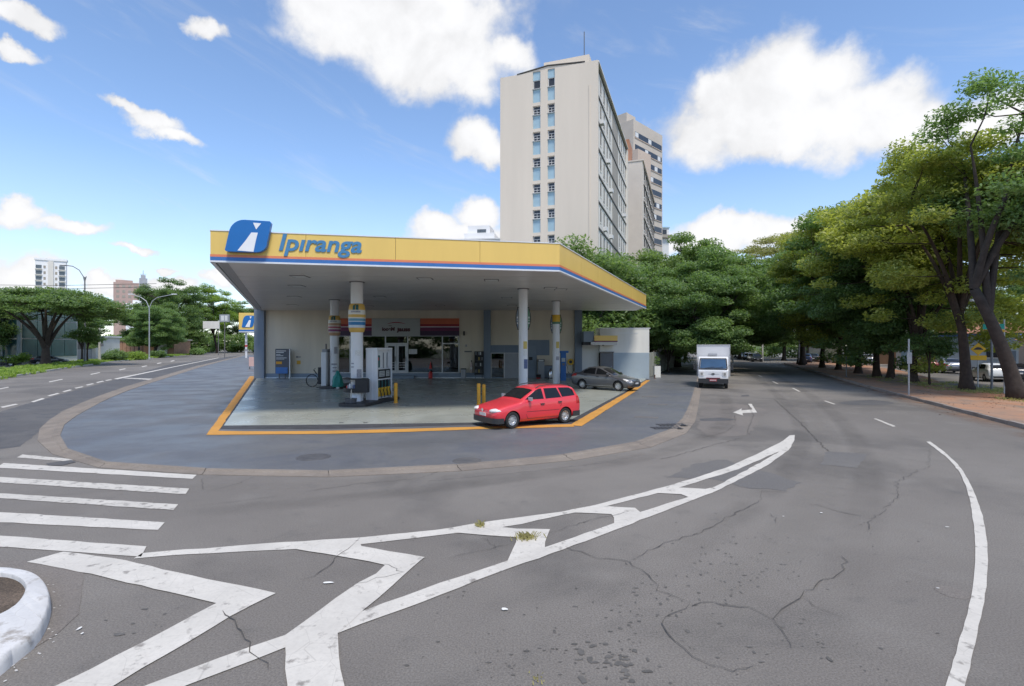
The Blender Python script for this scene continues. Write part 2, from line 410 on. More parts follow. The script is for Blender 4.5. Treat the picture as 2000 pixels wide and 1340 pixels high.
ground_mat('concrete_tan', (0.245,0.207,0.172), [((0.185,0.158,0.135),0.6,0.4,0.65,0.9),((0.30,0.262,0.225),2.0,0.5,0.75,0.6)], rough=0.9, aggregate=0.3, bump=0.4)
ground_mat('kerb_stone', (0.30,0.26,0.23), [((0.22,0.18,0.155),0.7,0.4,0.65,0.9),((0.38,0.35,0.32),2.0,0.55,0.75,0.6)], rough=0.9, aggregate=0.3, bump=0.5)
ground_mat('soil_red', (0.38,0.17,0.085), [((0.40,0.25,0.17),0.25,0.4,0.62,0.95),((0.21,0.17,0.13),0.12,0.46,0.60,0.9),((0.44,0.20,0.10),0.7,0.5,0.7,0.8),((0.12,0.11,0.05),0.33,0.62,0.74,0.7)], rough=0.95, aggregate=0.4, bump=0.6)
ground_mat('walk_concrete', (0.35,0.21,0.14), [((0.41,0.21,0.12),0.35,0.42,0.62,0.9),((0.21,0.165,0.135),0.9,0.45,0.7,0.8)], rough=0.92, aggregate=0.3, bump=0.4)
ground_mat('soil_dark', (0.10,0.075,0.055), [((0.16,0.12,0.09),1.2,0.4,0.65,0.9)], rough=1.0, aggregate=0.6, bump=1.0)
ground_mat('verge_grass', (0.075,0.115,0.03), [((0.11,0.13,0.05),0.4,0.4,0.65,0.9),((0.05,0.085,0.022),1.2,0.5,0.7,0.8)], rough=0.95, aggregate=0.5, bump=0.8)
ground_mat('far_ground', (0.15,0.16,0.10), [((0.20,0.19,0.16),0.02,0.4,0.65,0.9)], rough=0.95, aggregate=0.0, bump=0.0)
paint_mat('paint_white', (0.62,0.585,0.53), (0.22,0.20,0.18), wear=0.52, scale=5)
paint_mat('paint_worn', (0.58,0.545,0.49), (0.21,0.19,0.17), wear=0.78, scale=7)
paint_mat('paint_yellow', (0.62,0.30,0.055), (0.30,0.20,0.10), wear=0.35, scale=5)
paint_mat('kerb_white', (0.66,0.65,0.64), (0.30,0.27,0.24), wear=0.58, scale=4)
mat('crack_dark', (0.082,0.075,0.068), 0.95, 0.3, 8)
mat('oil_stain', (0.105,0.098,0.09), 0.7, 0.35, 9, coords='World')
mat('iron', (0.085,0.085,0.09), 0.6, 0.25, 6, bump=0.3, bscale=60)
mat('black', (0.018,0.018,0.02), 0.5, 0.2, 4)
mat('rubber', (0.025,0.025,0.026), 0.85, 0.25, 8)

# ------------------------------------------------------------------ the ground
far = MB().sheet([(-2500,-400,-0.35),(2500,-400,-0.35),(2500,4500,-0.35),(-2500,4500,-0.35)]).build('ground', 'far_ground')
tag(far, 'flat far ground reaching the horizon', kind='structure')
road = MB().sheet([(-190,-30,0),(190,-30,0),(190,330,0),(-190,330,0)]).build('road', 'asphalt')
tag(road, 'worn grey asphalt of the two streets and their junction', kind='structure')
def flat(name, px, z, material, parent=road, jit=0.0, step=0.22):
    pts = [G(x, y)[:2] for x, y in px]
    if jit: pts = jitter_poly(pts, step, jit)
    return MB().sheet([(x, y, z) for x, y in pts][::-1]).build(name, material, parent)
# darker near lane of the avenue and broad older areas of surfacing
flat('asphalt_patch', [(470,694),(330,712),(228,741),(90,778),(-60,822),(-60,885),(40,872),(72,846),(120,803),(240,756),(385,714),(468,697)], 0.003, 'asphalt_dark', jit=0.02)
flat('asphalt_patch', [(1304,933),(1359,905),(1419,898),(1452,910),(1560,942),(1535,960),(1470,954),(1380,935)], 0.004, 'asphalt_patch', jit=0.05)
flat('asphalt_patch', [(1618,882),(1697,887),(1674,914),(1600,907)], 0.004, 'asphalt_patch', jit=0.03)
flat('asphalt_patch', [(1636,787),(1660,783),(1700,781),(1735,784),(1747,788),(1730,791),(1690,792),(1650,790)], 0.004, 'asphalt_dark', jit=0.02)
flat('asphalt_patch', [(1374,790),(1440,788),(1500,800),(1460,850),(1390,856),(1362,838)], 0.003, 'asphalt_old', jit=0.06)
flat('asphalt_patch', [(1366,818),(1405,816),(1440,820),(1400,823),(1368,822)], 0.005, 'asphalt_dark', jit=0.01)
flat('asphalt_patch', [(90,906),(140,899),(148,903),(120,910),(95,910)], 0.011, 'asphalt_dark', jit=0.01)
flat('asphalt_patch', [(1448,772),(1462,771),(1464,774),(1448,775)], 0.005, 'asphalt_dark')

# markings
def mark(name, px, m='paint_white', z=0.008, jit=0.007): return flat(name, px, z, m, road, jit)
mark('crosswalk_stripe', [(33,894),(44,888),(147,898),(132,902)], 'paint_worn')
mark('crosswalk_stripe', [(-8,914),(7,905),(384,928),(376,936)])
mark('crosswalk_stripe', [(-70,928),(0,932),(369,955),(362,966),(0,943),(-70,939)], 'paint_worn')
mark('crosswalk_stripe', [(-90,958),(0,964),(347,986),(338,997),(0,974),(-90,968)], 'paint_worn')
mark('crosswalk_stripe', [(-130,994),(0,1001),(322,1021),(308,1036),(0,1021),(-130,1014)])
mark('crosswalk_stripe', [(-160,1036),(0,1047),(286,1068),(276,1088),(0,1069),(-160,1059)])
mark('channel_line', [(278,1081),(400,1072),(520,1062),(700,1051),(850,1036),(936,1022),(1000,1013),(1100,1000),(1179,983),(1262,961),(1345,938),(1424,912),(1493,880),(1530,861),(1542,851),(1552,850),(1551,862),(1540,880),(1519,883),
      (1442,917),(1322,954),(1179,991),(1100,1006),(1020,1024),(940,1037),(850,1047),(706,1064),(590,1073),(480,1078),(330,1086),(262,1092)], z=0.008)
mark('channel_line', [(90,1420),(287,1340),(430,1286),(560,1241),(660,1208),(710,1194),(860,1140),(993,1095),(1101,1057),(1199,1023),(1248,1002),(1350,970),(1405,947),(1484,905),(1521,883),(1540,880),(1498,910),(1401,959),(1267,1011),(1200,1037),(1100,1074),(997,1110),(860,1163),(659,1239),(556,1267),(366,1340),(200,1410)], z=0.0095)
mark('chevron_marking', [(52,1099),(123,1079),(220,1091),(373,1125),(538,1160),(450,1206),(224,1340),(55,1440),(-88,1440),(112,1340),(280,1256),(422,1180),(328,1157),(179,1122)], z=0.011)
mark('chevron_marking', [(578,1074),(700,1056),(706,1068),(760,1078),(830,1090),(822,1096),(789,1125),(710,1194),(659,1239),(662,1280),(673,1340),(688,1420),(563,1420),(560,1340),(557,1280),(556,1243),(655,1171),(700,1140),(735,1122),(752,1105),(686,1092)], z=0.0125)
mark('chevron_marking', [(886,1041),(936,1026),(966,1029),(1010,1034),(1074,1035),(1066,1060),(1064,1075),(1084,1066),(1040,1088),(992,1097),(1003,1072),(1008,1060),(1008,1050),(950,1047)], z=0.011)
mark('chevron_marking', [(1118,1002),(1178,989),(1240,993),(1252,1003),(1230,1018),(1200,1025),(1200,1012),(1194,1005)], z=0.011)
mark('chevron_marking', [(1285,964),(1322,953),(1378,956),(1401,951),(1372,965),(1345,972),(1330,966)], z=0.011)
mark('edge_line', smooth_line([(1817,863),(1850,887),(1882,919),(1907,970),(1923,1021),(1931,1086),(1926,1155),(1914,1213),(1898,1285),(1885,1340),(1862,1440)],2)+smooth_line([(1815,1440),(1846,1340),(1864,1285),(1882,1224),(1899,1160),(1906,1090),(1902,1021),(1889,951),(1864,905),(1809,863)],2), jit=0.005)
mark('arrow_marking', [(1432,806),(1449,798),(1448,802),(1470,800),(1461,789),(1468,789),(1479,806),(1450,807),(1452,812)], jit=0.01)
for q in ([(1507,745),(1511,745),(1521,750),(1517,750)],[(1546,758),(1550,758),(1564,765),(1559,765)],[(1608,783),(1613,783),(1633,790),(1628,790)],[(1706,818),(1712,818),(1750,833),(1744,834)],[(1480,733),(1483,733),(1490,737),(1487,737)]):
    mark('lane_dash', q, 'paint_worn', jit=0.004)
mark('lane_line', [(222,740),(330,718),(425,699),(429,699),(336,718),(229,741)], jit=0.0)
mark('stop_bar', [(240,739),(246,738),(330,741),(324,744)], 'paint_worn', jit=0.01)
for q in ([(60,785),(82,778),(88,779),(66,786)],[(92,773),(112,768),(117,769),(97,774)],[(121,765),(136,761),(141,762),(126,766)],[(145,758),(160,755),(164,756),(149,759)],[(167,752),(180,749),(184,750),(171,753)],[(187,747),(200,744),(204,745),(191,748)],[(205,743),(216,741),(219,742),(208,744)],[(0,795),(30,789),(36,790),(6,797)],[(-60,812),(-20,802),(-14,803),(-54,814)]):
    mark('lane_dash', q, jit=0.0)
for (x, y, w) in ((0,759,16),(108,743,13),(185,729,9),(238,721,6),(281,715,5),(310,709,4),(336,704.5,3.5)):
    mark('lane_dash', [(x-w,y+w*.2),(x+w,y-w*.2),(x+w+2,y-w*.2+1),(x-w+2,y+w*.2+1.2)], jit=0.0)

# tyre-darkened wheel paths
def soft_mat(name, col, amt):
    m_ = dust_like = bpy.data.materials.new(name); m_.use_nodes = True; nt = m_.node_tree; b = nt.nodes['Principled BSDF']; b.inputs['Base Color'].default_value = (*col,1); b.inputs['Roughness'].default_value = .8
    g = nt.nodes.new('ShaderNodeNewGeometry'); n1 = nt.nodes.new('ShaderNodeTexNoise'); nt.links.new(g.outputs['Position'], n1.inputs['Vector']); n1.inputs['Scale'].default_value = .9; n1.inputs['Detail'].default_value = 7
    at1 = nt.nodes.new('ShaderNodeAttribute'); at1.attribute_name = 'edge'; mr1 = nt.nodes.new('ShaderNodeMapRange'); nt.links.new(n1.outputs['Fac'], mr1.inputs[0]); mr1.inputs[1].default_value = .3; mr1.inputs[2].default_value = .7; mr1.inputs[4].default_value = amt
    mu = nt.nodes.new('ShaderNodeMath'); mu.operation = 'MULTIPLY'; nt.links.new(at1.outputs['Fac'], mu.inputs[0]); nt.links.new(mr1.outputs[0], mu.inputs[1])
    t1 = nt.nodes.new('ShaderNodeBsdfTransparent'); x1 = nt.nodes.new('ShaderNodeMixShader'); nt.links.new(mu.outputs[0], x1.inputs[0]); nt.links.new(t1.outputs[0], x1.inputs[1]); nt.links.new(b.outputs[0], x1.inputs[2]); nt.links.new(x1.outputs[0], nt.nodes['Material Output'].inputs[0]); MATS[name] = m_
soft_mat('tyre_dark', (0.10,0.092,0.085), .24); soft_mat('tyre_pale', (0.28,0.258,0.23), .26)
def track(px, w, material, z):
    ln = resample(smooth_line([G(*p) for p in px], 2), 60); m = MB(); V = []; A = []
    for k, (f, a) in enumerate(((-1,0),(-.45,.9),(.45,.9),(1,0))):
        for i, p in enumerate(ln):
            q, r_ = ln[max(0,i-1)], ln[min(59,i+1)]; d = math.hypot(r_[0]-q[0], r_[1]-q[1]); e = min(1, min(i,59-i)/8); V.append((p[0]-(r_[1]-q[1])/d*w*f, p[1]+(r_[0]-q[0])/d*w*f, z)); A.append(a*e)
    m.v = V; m.f = [(k*60+i, k*60+i+1, (k+1)*60+i+1, (k+1)*60+i) for k in range(3) for i in range(59)]
    o = m.build('tyre_track', material, road); at1 = o.data.attributes.new('edge','FLOAT','POINT'); at1.data.foreach_set('value', A)
track([(930,1420),(1080,1280),(1270,1120),(1440,1010),(1560,910),(1570,820),(1490,745),(1440,715)], .32, 'tyre_dark', .0032)
track([(1500,1420),(1600,1200),(1680,1040),(1700,920),(1660,830),(1560,755),(1480,718)], .36, 'tyre_dark', .0034)
track([(1240,1420),(1370,1220),(1540,1060),(1620,940),(1610,830),(1520,750)], .45, 'tyre_pale', .0030)
track([(120,1018),(420,1000),(760,965),(1040,930),(1270,893),(1400,850),(1425,800),(1410,765)], .40, 'tyre_dark', .0031)
track([(120,950),(460,955),(800,935),(1080,908),(1290,880)], .35, 'tyre_pale', .0033)
# cracks that the photograph shows
def crack(px, w=0.018, z=0.0145, wob=0.022):
    w *= 0.40
    pts = []
    base = [G(x, y)[:2] for x, y in px]
    L = sum(math.dist(a, b) for a, b in zip(base[:-1], base[1:])); n = max(6, int(L/0.12)); pts = resample(base, n)
    pts = [(p[0]+random.gauss(0, wob), p[1]+random.gauss(0, wob)) for p in pts]
    m = MB(); left, right = [], []
    for i, p in enumerate(pts):
        a, b = pts[max(0,i-1)], pts[min(n-1,i+1)]; d = math.hypot(b[0]-a[0], b[1]-a[1]) or 1; nx, ny = -(b[1]-a[1])/d, (b[0]-a[0])/d
        ww = w*random.uniform(0.35,1.2)*(0.4 if i in (0,n-1) else 1); left.append((p[0]+nx*ww,p[1]+ny*ww,z)); right.append((p[0]-nx*ww,p[1]-ny*ww,z))
    m.v = left+right; m.f = [(i, n+i, n+i+1, i+1) for i in range(n-1)]
    return m.build('crack', 'crack_dark', road)
for px, w in (([(1248,1090),(1299,1062),(1364,1044),(1424,1011),(1486,979)],.014),([(1100,1071),(1170,1090),(1230,1099),(1268,1127),(1290,1157),(1333,1172),(1345,1182)],.014),
  ([(1348,1183),(1396,1178),(1452,1187),(1507,1210),(1563,1166),(1609,1136),(1637,1123),(1653,1099),(1648,1085)],.014),([(1348,1183),(1313,1201),(1297,1229),(1313,1257),(1345,1280),(1387,1298)],.013),
  ([(1507,1210),(1530,1240),(1545,1266)],.01),([(1387,1298),(1430,1312),(1470,1300)],.009),
  ([(1695,1039),(1697,1016),(1725,1002),(1752,970),(1752,942),(1794,919),(1813,914),(1817,877)],.011),([(1512,780),(1563,826),(1618,882)],.03),([(1072,1042),(1150,1018),(1230,1000)],.011),([(880,1092),(966,1070),(1006,1060)],.010),
  ([(433,1194),(459,1217),(485,1250),(496,1275),(507,1282),(530,1314)],.016),([(704,1053),(659,1088),(640,1109),(593,1132)],.014),([(537,971),(429,984),(354,993)],.010),([(395,958),(396,935),(445,928)],.01),
  ([(700,1140),(745,1128),(789,1121)],.018),([(752,1103),(772,1112),(789,1120)],.012),([(940,1052),(955,1062),(967,1070)],.01),([(1460,790),(1471,812),(1461,840),(1461,848)],.02),([(1450,855),(1400,868),(1340,885),(1290,898)],.02),
  ([(1435,812),(1437,830),(1415,845),(1370,856)],.018),([(1486,979),(1490,960),(1535,962)],.01),([(1580,985),(1610,990),(1640,1000),(1690,1010)],.014),([(1500,1005),(1520,1012),(1517,1025)],.01),([(500,930),(460,948),(400,960)],.012),
  ([(900,905),(820,935),(700,945),(590,962)],.014),([(1180,905),(1000,925),(840,940)],.012),([(1570,1165),(1600,1190),(1650,1210)],.006)):
    crack(px, w)
# dark drips and spots
ms = MB()
def blob(m, cx, cy, r, z):
    n = 9; ph = random.uniform(0, 6); st = random.uniform(0.6, 1.7)
    pts = [(cx+r*st*math.cos(2*PI*k/n)*random.uniform(.7,1.2), cy+r/st*math.sin(2*PI*k/n)*random.uniform(.7,1.2), z) for k in range(n)]
    m.sheet(pts)
for (x, y, sx, sy, n, r) in ((1190,1290,80,35,70,.022),(1360,1130,90,70,70,.016),(1480,1105,70,40,40,.015),(1250,1210,70,60,50,.018),(1560,1260,180,60,40,.014),(1600,1080,200,80,40,.013),(980,1180,200,80,25,.013),(1000,1290,160,40,25,.018),(300,1210,60,30,12,.02),(700,1000,300,60,25,.015)):
    for _ in range(n):
        px, py = random.gauss(x, sx*.7), random.gauss(y, sy*.7)
        if py < 900 or px < 120: continue
        p = G(px, py); blob(ms, p[0], p[1], r*random.choice((.35,.5,.5,.7,.8,1,1.3)), 0.0045+0.00002*random.random())
for (x, y, r) in ((1135,1275,.045),(1265,1312,.035),(1620,1288,.03),(1140,1330,.035),(232,1240,.04)):
    p = G(x, y); blob(ms, p[0], p[1], r, 0.006)
tag(ms.build('oil_spots', 'oil_stain', road), kind='stuff')
lit = MB()
for (x, y, r) in ((985,1192,.045),(640,1140,.06),(1604,1003,.03),(1850,1031,.03),(1832,1151,.02),(155,1230,.035),(160,1240,.02),(1530,1010,.02)):
    p = G(x, y); blob(lit, p[0], p[1], r*.7, 0.016)
tag(lit.build('paper_scraps', mat('scrap', (0.7,0.69,0.66), 0.9, 0.1), road), kind='stuff')
# faint pale oval cover on the road, right
p = G(1860, 1157); MB().lathe([(0,0.006),(0.15,0.006),(0.16,0.002)], (p[0],p[1],0), 20).build('survey_cover', 'asphalt_old', road)

# ------------------------------------------------------------------ apron, gutter, forecourt
INNER = [(478,694),(470,697),(400,715),(330,738),(270,757),(215,778),(165,805),(130,826),(117,845),(118,862),(130,880),(165,897),(215,908),(300,915),(400,919),(500,922),(640,924),(760,920),(900,911),(1020,900),(1130,888),(1220,872),(1290,852),(1325,832),(1342,805),(1352,775),(1359,750),(1365,730),(1371,715),(1378,703)]
OUTER = [(472,694),(462,697),(385,715),(305,738),(240,757),(180,778),(118,805),(82,830),(70,850),(76,868),(100,888),(145,906),(205,916),(300,924),(400,928),(500,931),(640,933),(760,930),(900,921),(1020,910),(1130,899),(1230,884),(1312,864),(1354,838),(1362,805),(1367,775),(1370,750),(1374,730),(1378,715),(1383,703)]
N = 96
inn = resample(smooth_line([G(*p) for p in INNER], 1), N+1); out = resample(smooth_line([G(*p) for p in OUTER], 1), N+1)
AZ = 0.045
apron = MB().prism(([(x, y) for x, y in inn]+[(60,200),(-70,200)])[::-1], -0.02, AZ).build('apron', 'apron_paint')
tag(apron, 'blue grey painted driveway apron curving round the filling station', kind='structure')
gut = bpy.data.objects.new('gutter', None); C.objects.link(gut); tag(gut, 'tan concrete gutter edging the station driveway', kind='structure')
for i in range(N):
    a, b, c, d = inn[i], inn[i+1], out[i+1], out[i]
    g_ = 0.008
    def lerp(p, q, t): return (p[0]+(q[0]-p[0])*t, p[1]+(q[1]-p[1])*t)
    e = min(0.2, g_/max(.05, math.dist(a, b)))
    a2, b2, c2, d2 = lerp(a,b,e), lerp(b,a,e), lerp(c,d,e), lerp(d,c,e)
    h0, h1 = AZ+0.012+random.uniform(-.004,.004), 0.012
    m = MB(); mid1, mid2 = lerp(a2,d2,.32), lerp(b2,c2,.32)
    m.v = [(*a2,h0),(*b2,h0),(*mid2,h0),(*mid1,h0),(*c2,h1),(*d2,h1),(*lerp(mid1,d2,.12),h1+.014),(*lerp(mid2,c2,.12),h1+.014),(*a2,-.02),(*b2,-.02),(*c2,-.02),(*d2,-.02)]
    m.f = [(0,3,2,1),(3,6,7,2),(6,5,4,7),(0,1,9,8),(5,11,10,4),(0,8,11,5,6,3),(1,2,7,4,10,9)]
    m.build('gutter_slab', 'concrete_tan', gut)
# forecourt slab and yellow edge line
FZ = 0.055
fc = [G(437,831,FZ), G(640,829,FZ), G(930,825,FZ), G(1112,821,FZ), G(1222,764,FZ), G(1262,741,FZ)]
fc = [p[:2] for p in fc]+[(11.5,44.6),(-22.2,44.6)]
forecourt = MB().prism(fc, 0.0, FZ).build('forecourt', 'forecourt_concrete')
tag(forecourt, 'smooth grey concrete forecourt floor under the canopy', kind='structure')
dr = [G(424,838,.05), G(640,838,.05), G(930,829,.05), G(1117,827,.05), G(1230,764,.05), G(1268,742,.05)]
MB().sheet([(p[0],p[1],0.049) for p in dr]+[(11.5,44.3,.049),(-22.5,44.3,.049)]).build('drain_channel', mat('drain_dark', (0.055,0.055,0.06), 0.7, 0.3, 3), apron)
def aline(px, z, m='paint_yellow', jit=0.008):
    pts = jitter_poly([G(x, y, AZ)[:2] for x, y in px], .3, jit)
    return MB().sheet([(x, y, z) for x, y in pts][::-1]).build('yellow_line', m, apron)
aline([(403,850),(410,840),(488,735),(499,735),(431,836),(424,844)], 0.0535)
aline([(403,850),(414,842),(520,843),(640,842),(800,838),(930,834),(1040,831),(1118,829),(1122,834),(1040,836),(930,839),(800,844),(640,848),(520,849)], 0.0555)
aline([(1113,831),(1124,824),(1222,768),(1262,743),(1270,743),(1236,768),(1136,833)], 0.0575)
# manhole covers on the apron
def cover(px, py, rx, m='iron', z=AZ, parent=apron, name='manhole_cover'):
    p = G(px, py, z); o = MB().lathe([(0,.012),(rx*.82,.012),(rx*.84,.006),(rx*.9,.006),(rx*.92,.011),(rx,.009),(rx*1.03,0)], (0,0,0), 28).build(name, m, parent, smooth=True, angle=20)
    o.location = (p[0], p[1], z+0.001)
    return o
cover(612,893,.40); cover(912,900,.34, 'asphalt_dark'); 
mat('grate_steel', (0.06,0.06,0.065), 0.6, 0.2)
for (px, py) in ((1302,836),(1312,830)):
    p = G(px, py, AZ); gr = MB()
    gr.box((0,0,.002),(1.0,.40,.004))
    for k in range(7): gr.box((-.42+k*.14, 0, .009), (.06,.34,.010))
    gr.box((0,.19,.009),(1.0,.05,.010)); gr.box((0,-.19,.009),(1.0,.05,.010))
    o = gr.build('drain_grate', 'grate_steel', apron); o.location = (p[0], p[1], AZ+.002); o.rotation_euler.z = 0.12
p = G(690, 826, FZ); o = MB().bx(-.5,-.36,-.05,.05,0,.012).bx(.36,.5,-.05,.05,0,.012).build('floor_bracket', 'iron', forecourt); o.location = (p[0],p[1],FZ)
for (px, py) in ((1150,770),(1270,775),(1285,790),(1262,815)):
    q = G(px, py, AZ); o = MB().box((0,0,.003),(.9,.5,.006)).build('service_cover', 'asphalt_patch' if px > 1200 else 'concrete_tan', apron); o.location = (q[0],q[1],AZ); o.rotation_euler.z = -.35

# ------------------------------------------------------------------ the median on the right street: pavement, kerb, earth
NEAR = [(1530,710.5),(1552,716),(1580,724),(1620,735),(1650,745),(1700,759),(1760,775),(1840,796),(1900,812),(2000,838),(2080,862),(2200,900)]
near = resample(smooth_line([G(*p) for p in NEAR], 1), 71)
FAR = [(62,95),(52,76),(43.5,58),(37,46),(29.6,34.6),(27.6,28.2),(26.5,22),(26.5,10)]
farl = resample(FAR, 40)
MZ = 0.13
def shift(line, off):
    o = []
    for i, p in enumerate(line):
        a, b = line[max(0,i-1)], line[min(len(line)-1,i+1)]; d = math.hypot(b[0]-a[0], b[1]-a[1]); o.append((p[0]-(b[1]-a[1])/d*off, p[1]+(b[0]-a[0])/d*off))
    return o
kin = shift(near, 0.16)
median = MB().prism(([p for p in kin]+farl[::-1])[::1], -0.02, MZ).build('median_ground', 'soil_red')
tag(median, 'strip of red earth between the right street and its service lane', kind='structure')
w1, w2_ = shift(near, 0.17), shift(near, 2.1)
MB().sheet([(x,y,MZ+.004) for x, y in jitter_poly(w1+w2_[::-1], .4, .05)]).build('walkway', 'walk_concrete', median)
kerb = bpy.data.objects.new('kerb', None); C.objects.link(kerb); tag(kerb, 'weathered stone kerb along the red earth strip', kind='structure')
for i in range(70):
    a, b, c, d = near[i], near[i+1], kin[i+1], kin[i]; L = math.dist(a, b); e = 0.010/L
    a2, b2, c2, d2 = lerp(a,b,e), lerp(b,a,e), lerp(c,d,e), lerp(d,c,e); h = MZ+.012+random.uniform(-.012,.012); k = random.uniform(.0,.02)
    m = MB(); m.v = [(*a2,-.02),(*b2,-.02),(*c2,-.02),(*d2,-.02),(*lerp(a2,d2,.12),h),(*lerp(b2,c2,.12),h+k*.3),(*c2,h),(*d2,h)]
    m.f = [(0,3,2,1),(4,5,6,7),(0,1,5,4),(1,2,6,5),(2,3,7,6),(3,0,4,7)]
    m.build('kerb_piece', 'kerb_stone', kerb, bevel=0.012)
# reddish dust washed against the kerb
dn = shift(near, -0.05); dn2 = shift(near, -1.1)
dust = bpy.data.materials.new('dust'); dust.use_nodes = True; nt = dust.node_tree; b_ = nt.nodes['Principled BSDF']; b_.inputs['Base Color'].default_value = (0.26,0.165,0.115,1); b_.inputs['Roughness'].default_value = 0.95
g_ = nt.nodes.new('ShaderNodeNewGeometry'); n_ = nt.nodes.new('ShaderNodeTexNoise'); nt.links.new(g_.outputs['Position'], n_.inputs['Vector']); n_.inputs['Scale'].default_value = 0.8; n_.inputs['Detail'].default_value = 8
at_ = nt.nodes.new('ShaderNodeAttribute'); at_.attribute_name = 'edge'
mm = nt.nodes.new('ShaderNodeMath'); mm.operation = 'MULTIPLY'; nt.links.new(at_.outputs['Fac'], mm.inputs[0])
mr_ = nt.nodes.new('ShaderNodeMapRange'); nt.links.new(n_.outputs['Fac'], mr_.inputs[0]); mr_.inputs[1].default_value = .3; mr_.inputs[2].default_value = .65; nt.links.new(mr_.outputs[0], mm.inputs[1])
tr_ = nt.nodes.new('ShaderNodeBsdfTransparent'); mx_ = nt.nodes.new('ShaderNodeMixShader'); nt.links.new(mm.outputs[0], mx_.inputs[0]); nt.links.new(tr_.outputs[0], mx_.inputs[1]); nt.links.new(b_.outputs[0], mx_.inputs[2]); nt.links.new(mx_.outputs[0], nt.nodes['Material Output'].inputs[0])
MATS['dust'] = dust
m = MB(); n = len(near); m.v = [(x,y,.004) for x,y in near]+[(x,y,.004) for x,y in dn2]; m.f = [(i, n+i, n+i+1, i+1) for i in range(n-1)]
o = m.build('dust_band', 'dust', road); at = o.data.attributes.new('edge', 'FLOAT', 'POINT'); at.data.foreach_set('value', [0.9]*n+[0.0]*n)

# ------------------------------------------------------------------ avenue verge on the left
KL = [(-260,797),(-120,762),(0,740.5),(50,733),(130,720),(215,708),(290,700.5),(345,695.5),(400,691)]
kl = resample([G(*p) for p in KL], 61)
kb = shift(kl, 0.18)
if kb[30][0] > kl[30][0]: kb = shift(kl, -0.18); sgn = -1
else: sgn = 1
ver_far = shift(kl, sgn*7.0)
verge = MB().prism((kb+ver_far[::-1])[::sgn], -0.02, 0.14).build('verge', 'verge_grass')
tag(verge, 'grassy verge along the far side of the avenue', kind='structure')
lotfar = shift(kl, sgn*8.2)
k2 = bpy.data.objects.new('kerb', None); C.objects.link(k2); tag(k2, 'pale concrete kerb of the grassy avenue verge', kind='structure')
mat('kerb_pale', (0.46,0.44,0.40), 0.9, 0.2, 1.5, coords='World')
for i in range(60):
    a, b, c, d = kl[i], kl[i+1], kb[i+1], kb[i]; e = .006
    a2, b2, c2, d2 = lerp(a,b,e), lerp(b,a,e), lerp(c,d,e), lerp(d,c,e)
    m = MB(); m.v = [(*a2,-.02),(*b2,-.02),(*c2,-.02),(*d2,-.02),(*a2,.17),(*b2,.17),(*c2,.17),(*d2,.17)]; m.f = [(0,3,2,1),(4,5,6,7),(0,1,5,4),(1,2,6,5),(2,3,7,6),(3,0,4,7)]
    m.build('kerb_piece', 'kerb_pale', k2)

# ------------------------------------------------------------------ white kerbed island in the near left corner
IZ = 0.13
io = [G(x, y, IZ)[:2] for x, y in [(-330,1190),(-200,1120),(-100,1109),(0,1106),(22,1107),(67,1116),(90,1139),(98,1165),(90,1198),(71,1232),(34,1258),(0,1286),(-60,1325),(-160,1390)]]
ii = [G(x, y, IZ)[:2] for x, y in [(-270,1195),(-190,1135),(-100,1122),(0,1118),(18,1120),(37,1127),(49,1139),(50,1150),(45,1162),(34,1176),(22,1185),(0,1197),(-60,1225),(-150,1270)]]
io = resample(smooth_line(io, 2), 41); ii = resample(smooth_line(ii, 2), 41)
isl = bpy.data.objects.new('traffic_island', None); C.objects.link(isl); tag(isl, 'whitewashed kerb island with bare earth at the crosswalk', kind='structure')
for i in range(0, 40, 2):
    m = MB(); ring = []
    for j in (i, i+1, i+2):
        a, b = io[j], ii[j]; nx, ny = a[0]-b[0], a[1]-b[1]; dd = math.hypot(nx, ny); nx, ny = nx/dd, ny/dd
        ww = random.uniform(-.008,.008)
        ring.append([(a[0]+nx*.05,a[1]+ny*.05,-.01),(a[0]+nx*.03,a[1]+ny*.03,IZ*.55+ww),(a[0],a[1],IZ*.93),(a[0]-nx*.04,a[1]-ny*.04,IZ+ww*.4),(b[0]+nx*.03,b[1]+ny*.03,IZ+ww*.3),(b[0],b[1],IZ*.9),(b[0],b[1],0)])
    m.v = [p for r in ring for p in r]; m.f = [(s*7+k, (s+1)*7+k, (s+1)*7+k+1, s*7+k+1) for s in range(2) for k in range(6)]+[(0,1,2,3,4,5,6),(20,19,18,17,16,15,14)]
    m.build('kerb_piece', 'kerb_white', isl, smooth=True, angle=50)
MB().sheet([(x,y,IZ-.05) for x,y in ii]).build('island_soil', 'soil_dark', isl)
flat('asphalt_patch', [(-60,1090),(60,1095),(120,1105),(158,1120),(165,1150),(150,1200),(110,1240),(40,1280),(-60,1340)], 0.005, 'asphalt_old', jit=0.03)
db = MB()
for _ in range(45):
    t = random.random(); k = int(t*39); a, b = io[k], ii[k]; nx, ny = a[0]-b[0], a[1]-b[1]; dd = math.hypot(nx, ny); r = abs(random.gauss(0.06,.14))+.06
    blob(db, a[0]+nx/dd*r, a[1]+ny/dd*r, random.uniform(.003,.013), .0085+random.random()*.0005)
tag(db.build('whitewash_splashes', mat('splash', (0.55,0.53,0.5), .9, .2, 8), isl), kind='stuff')
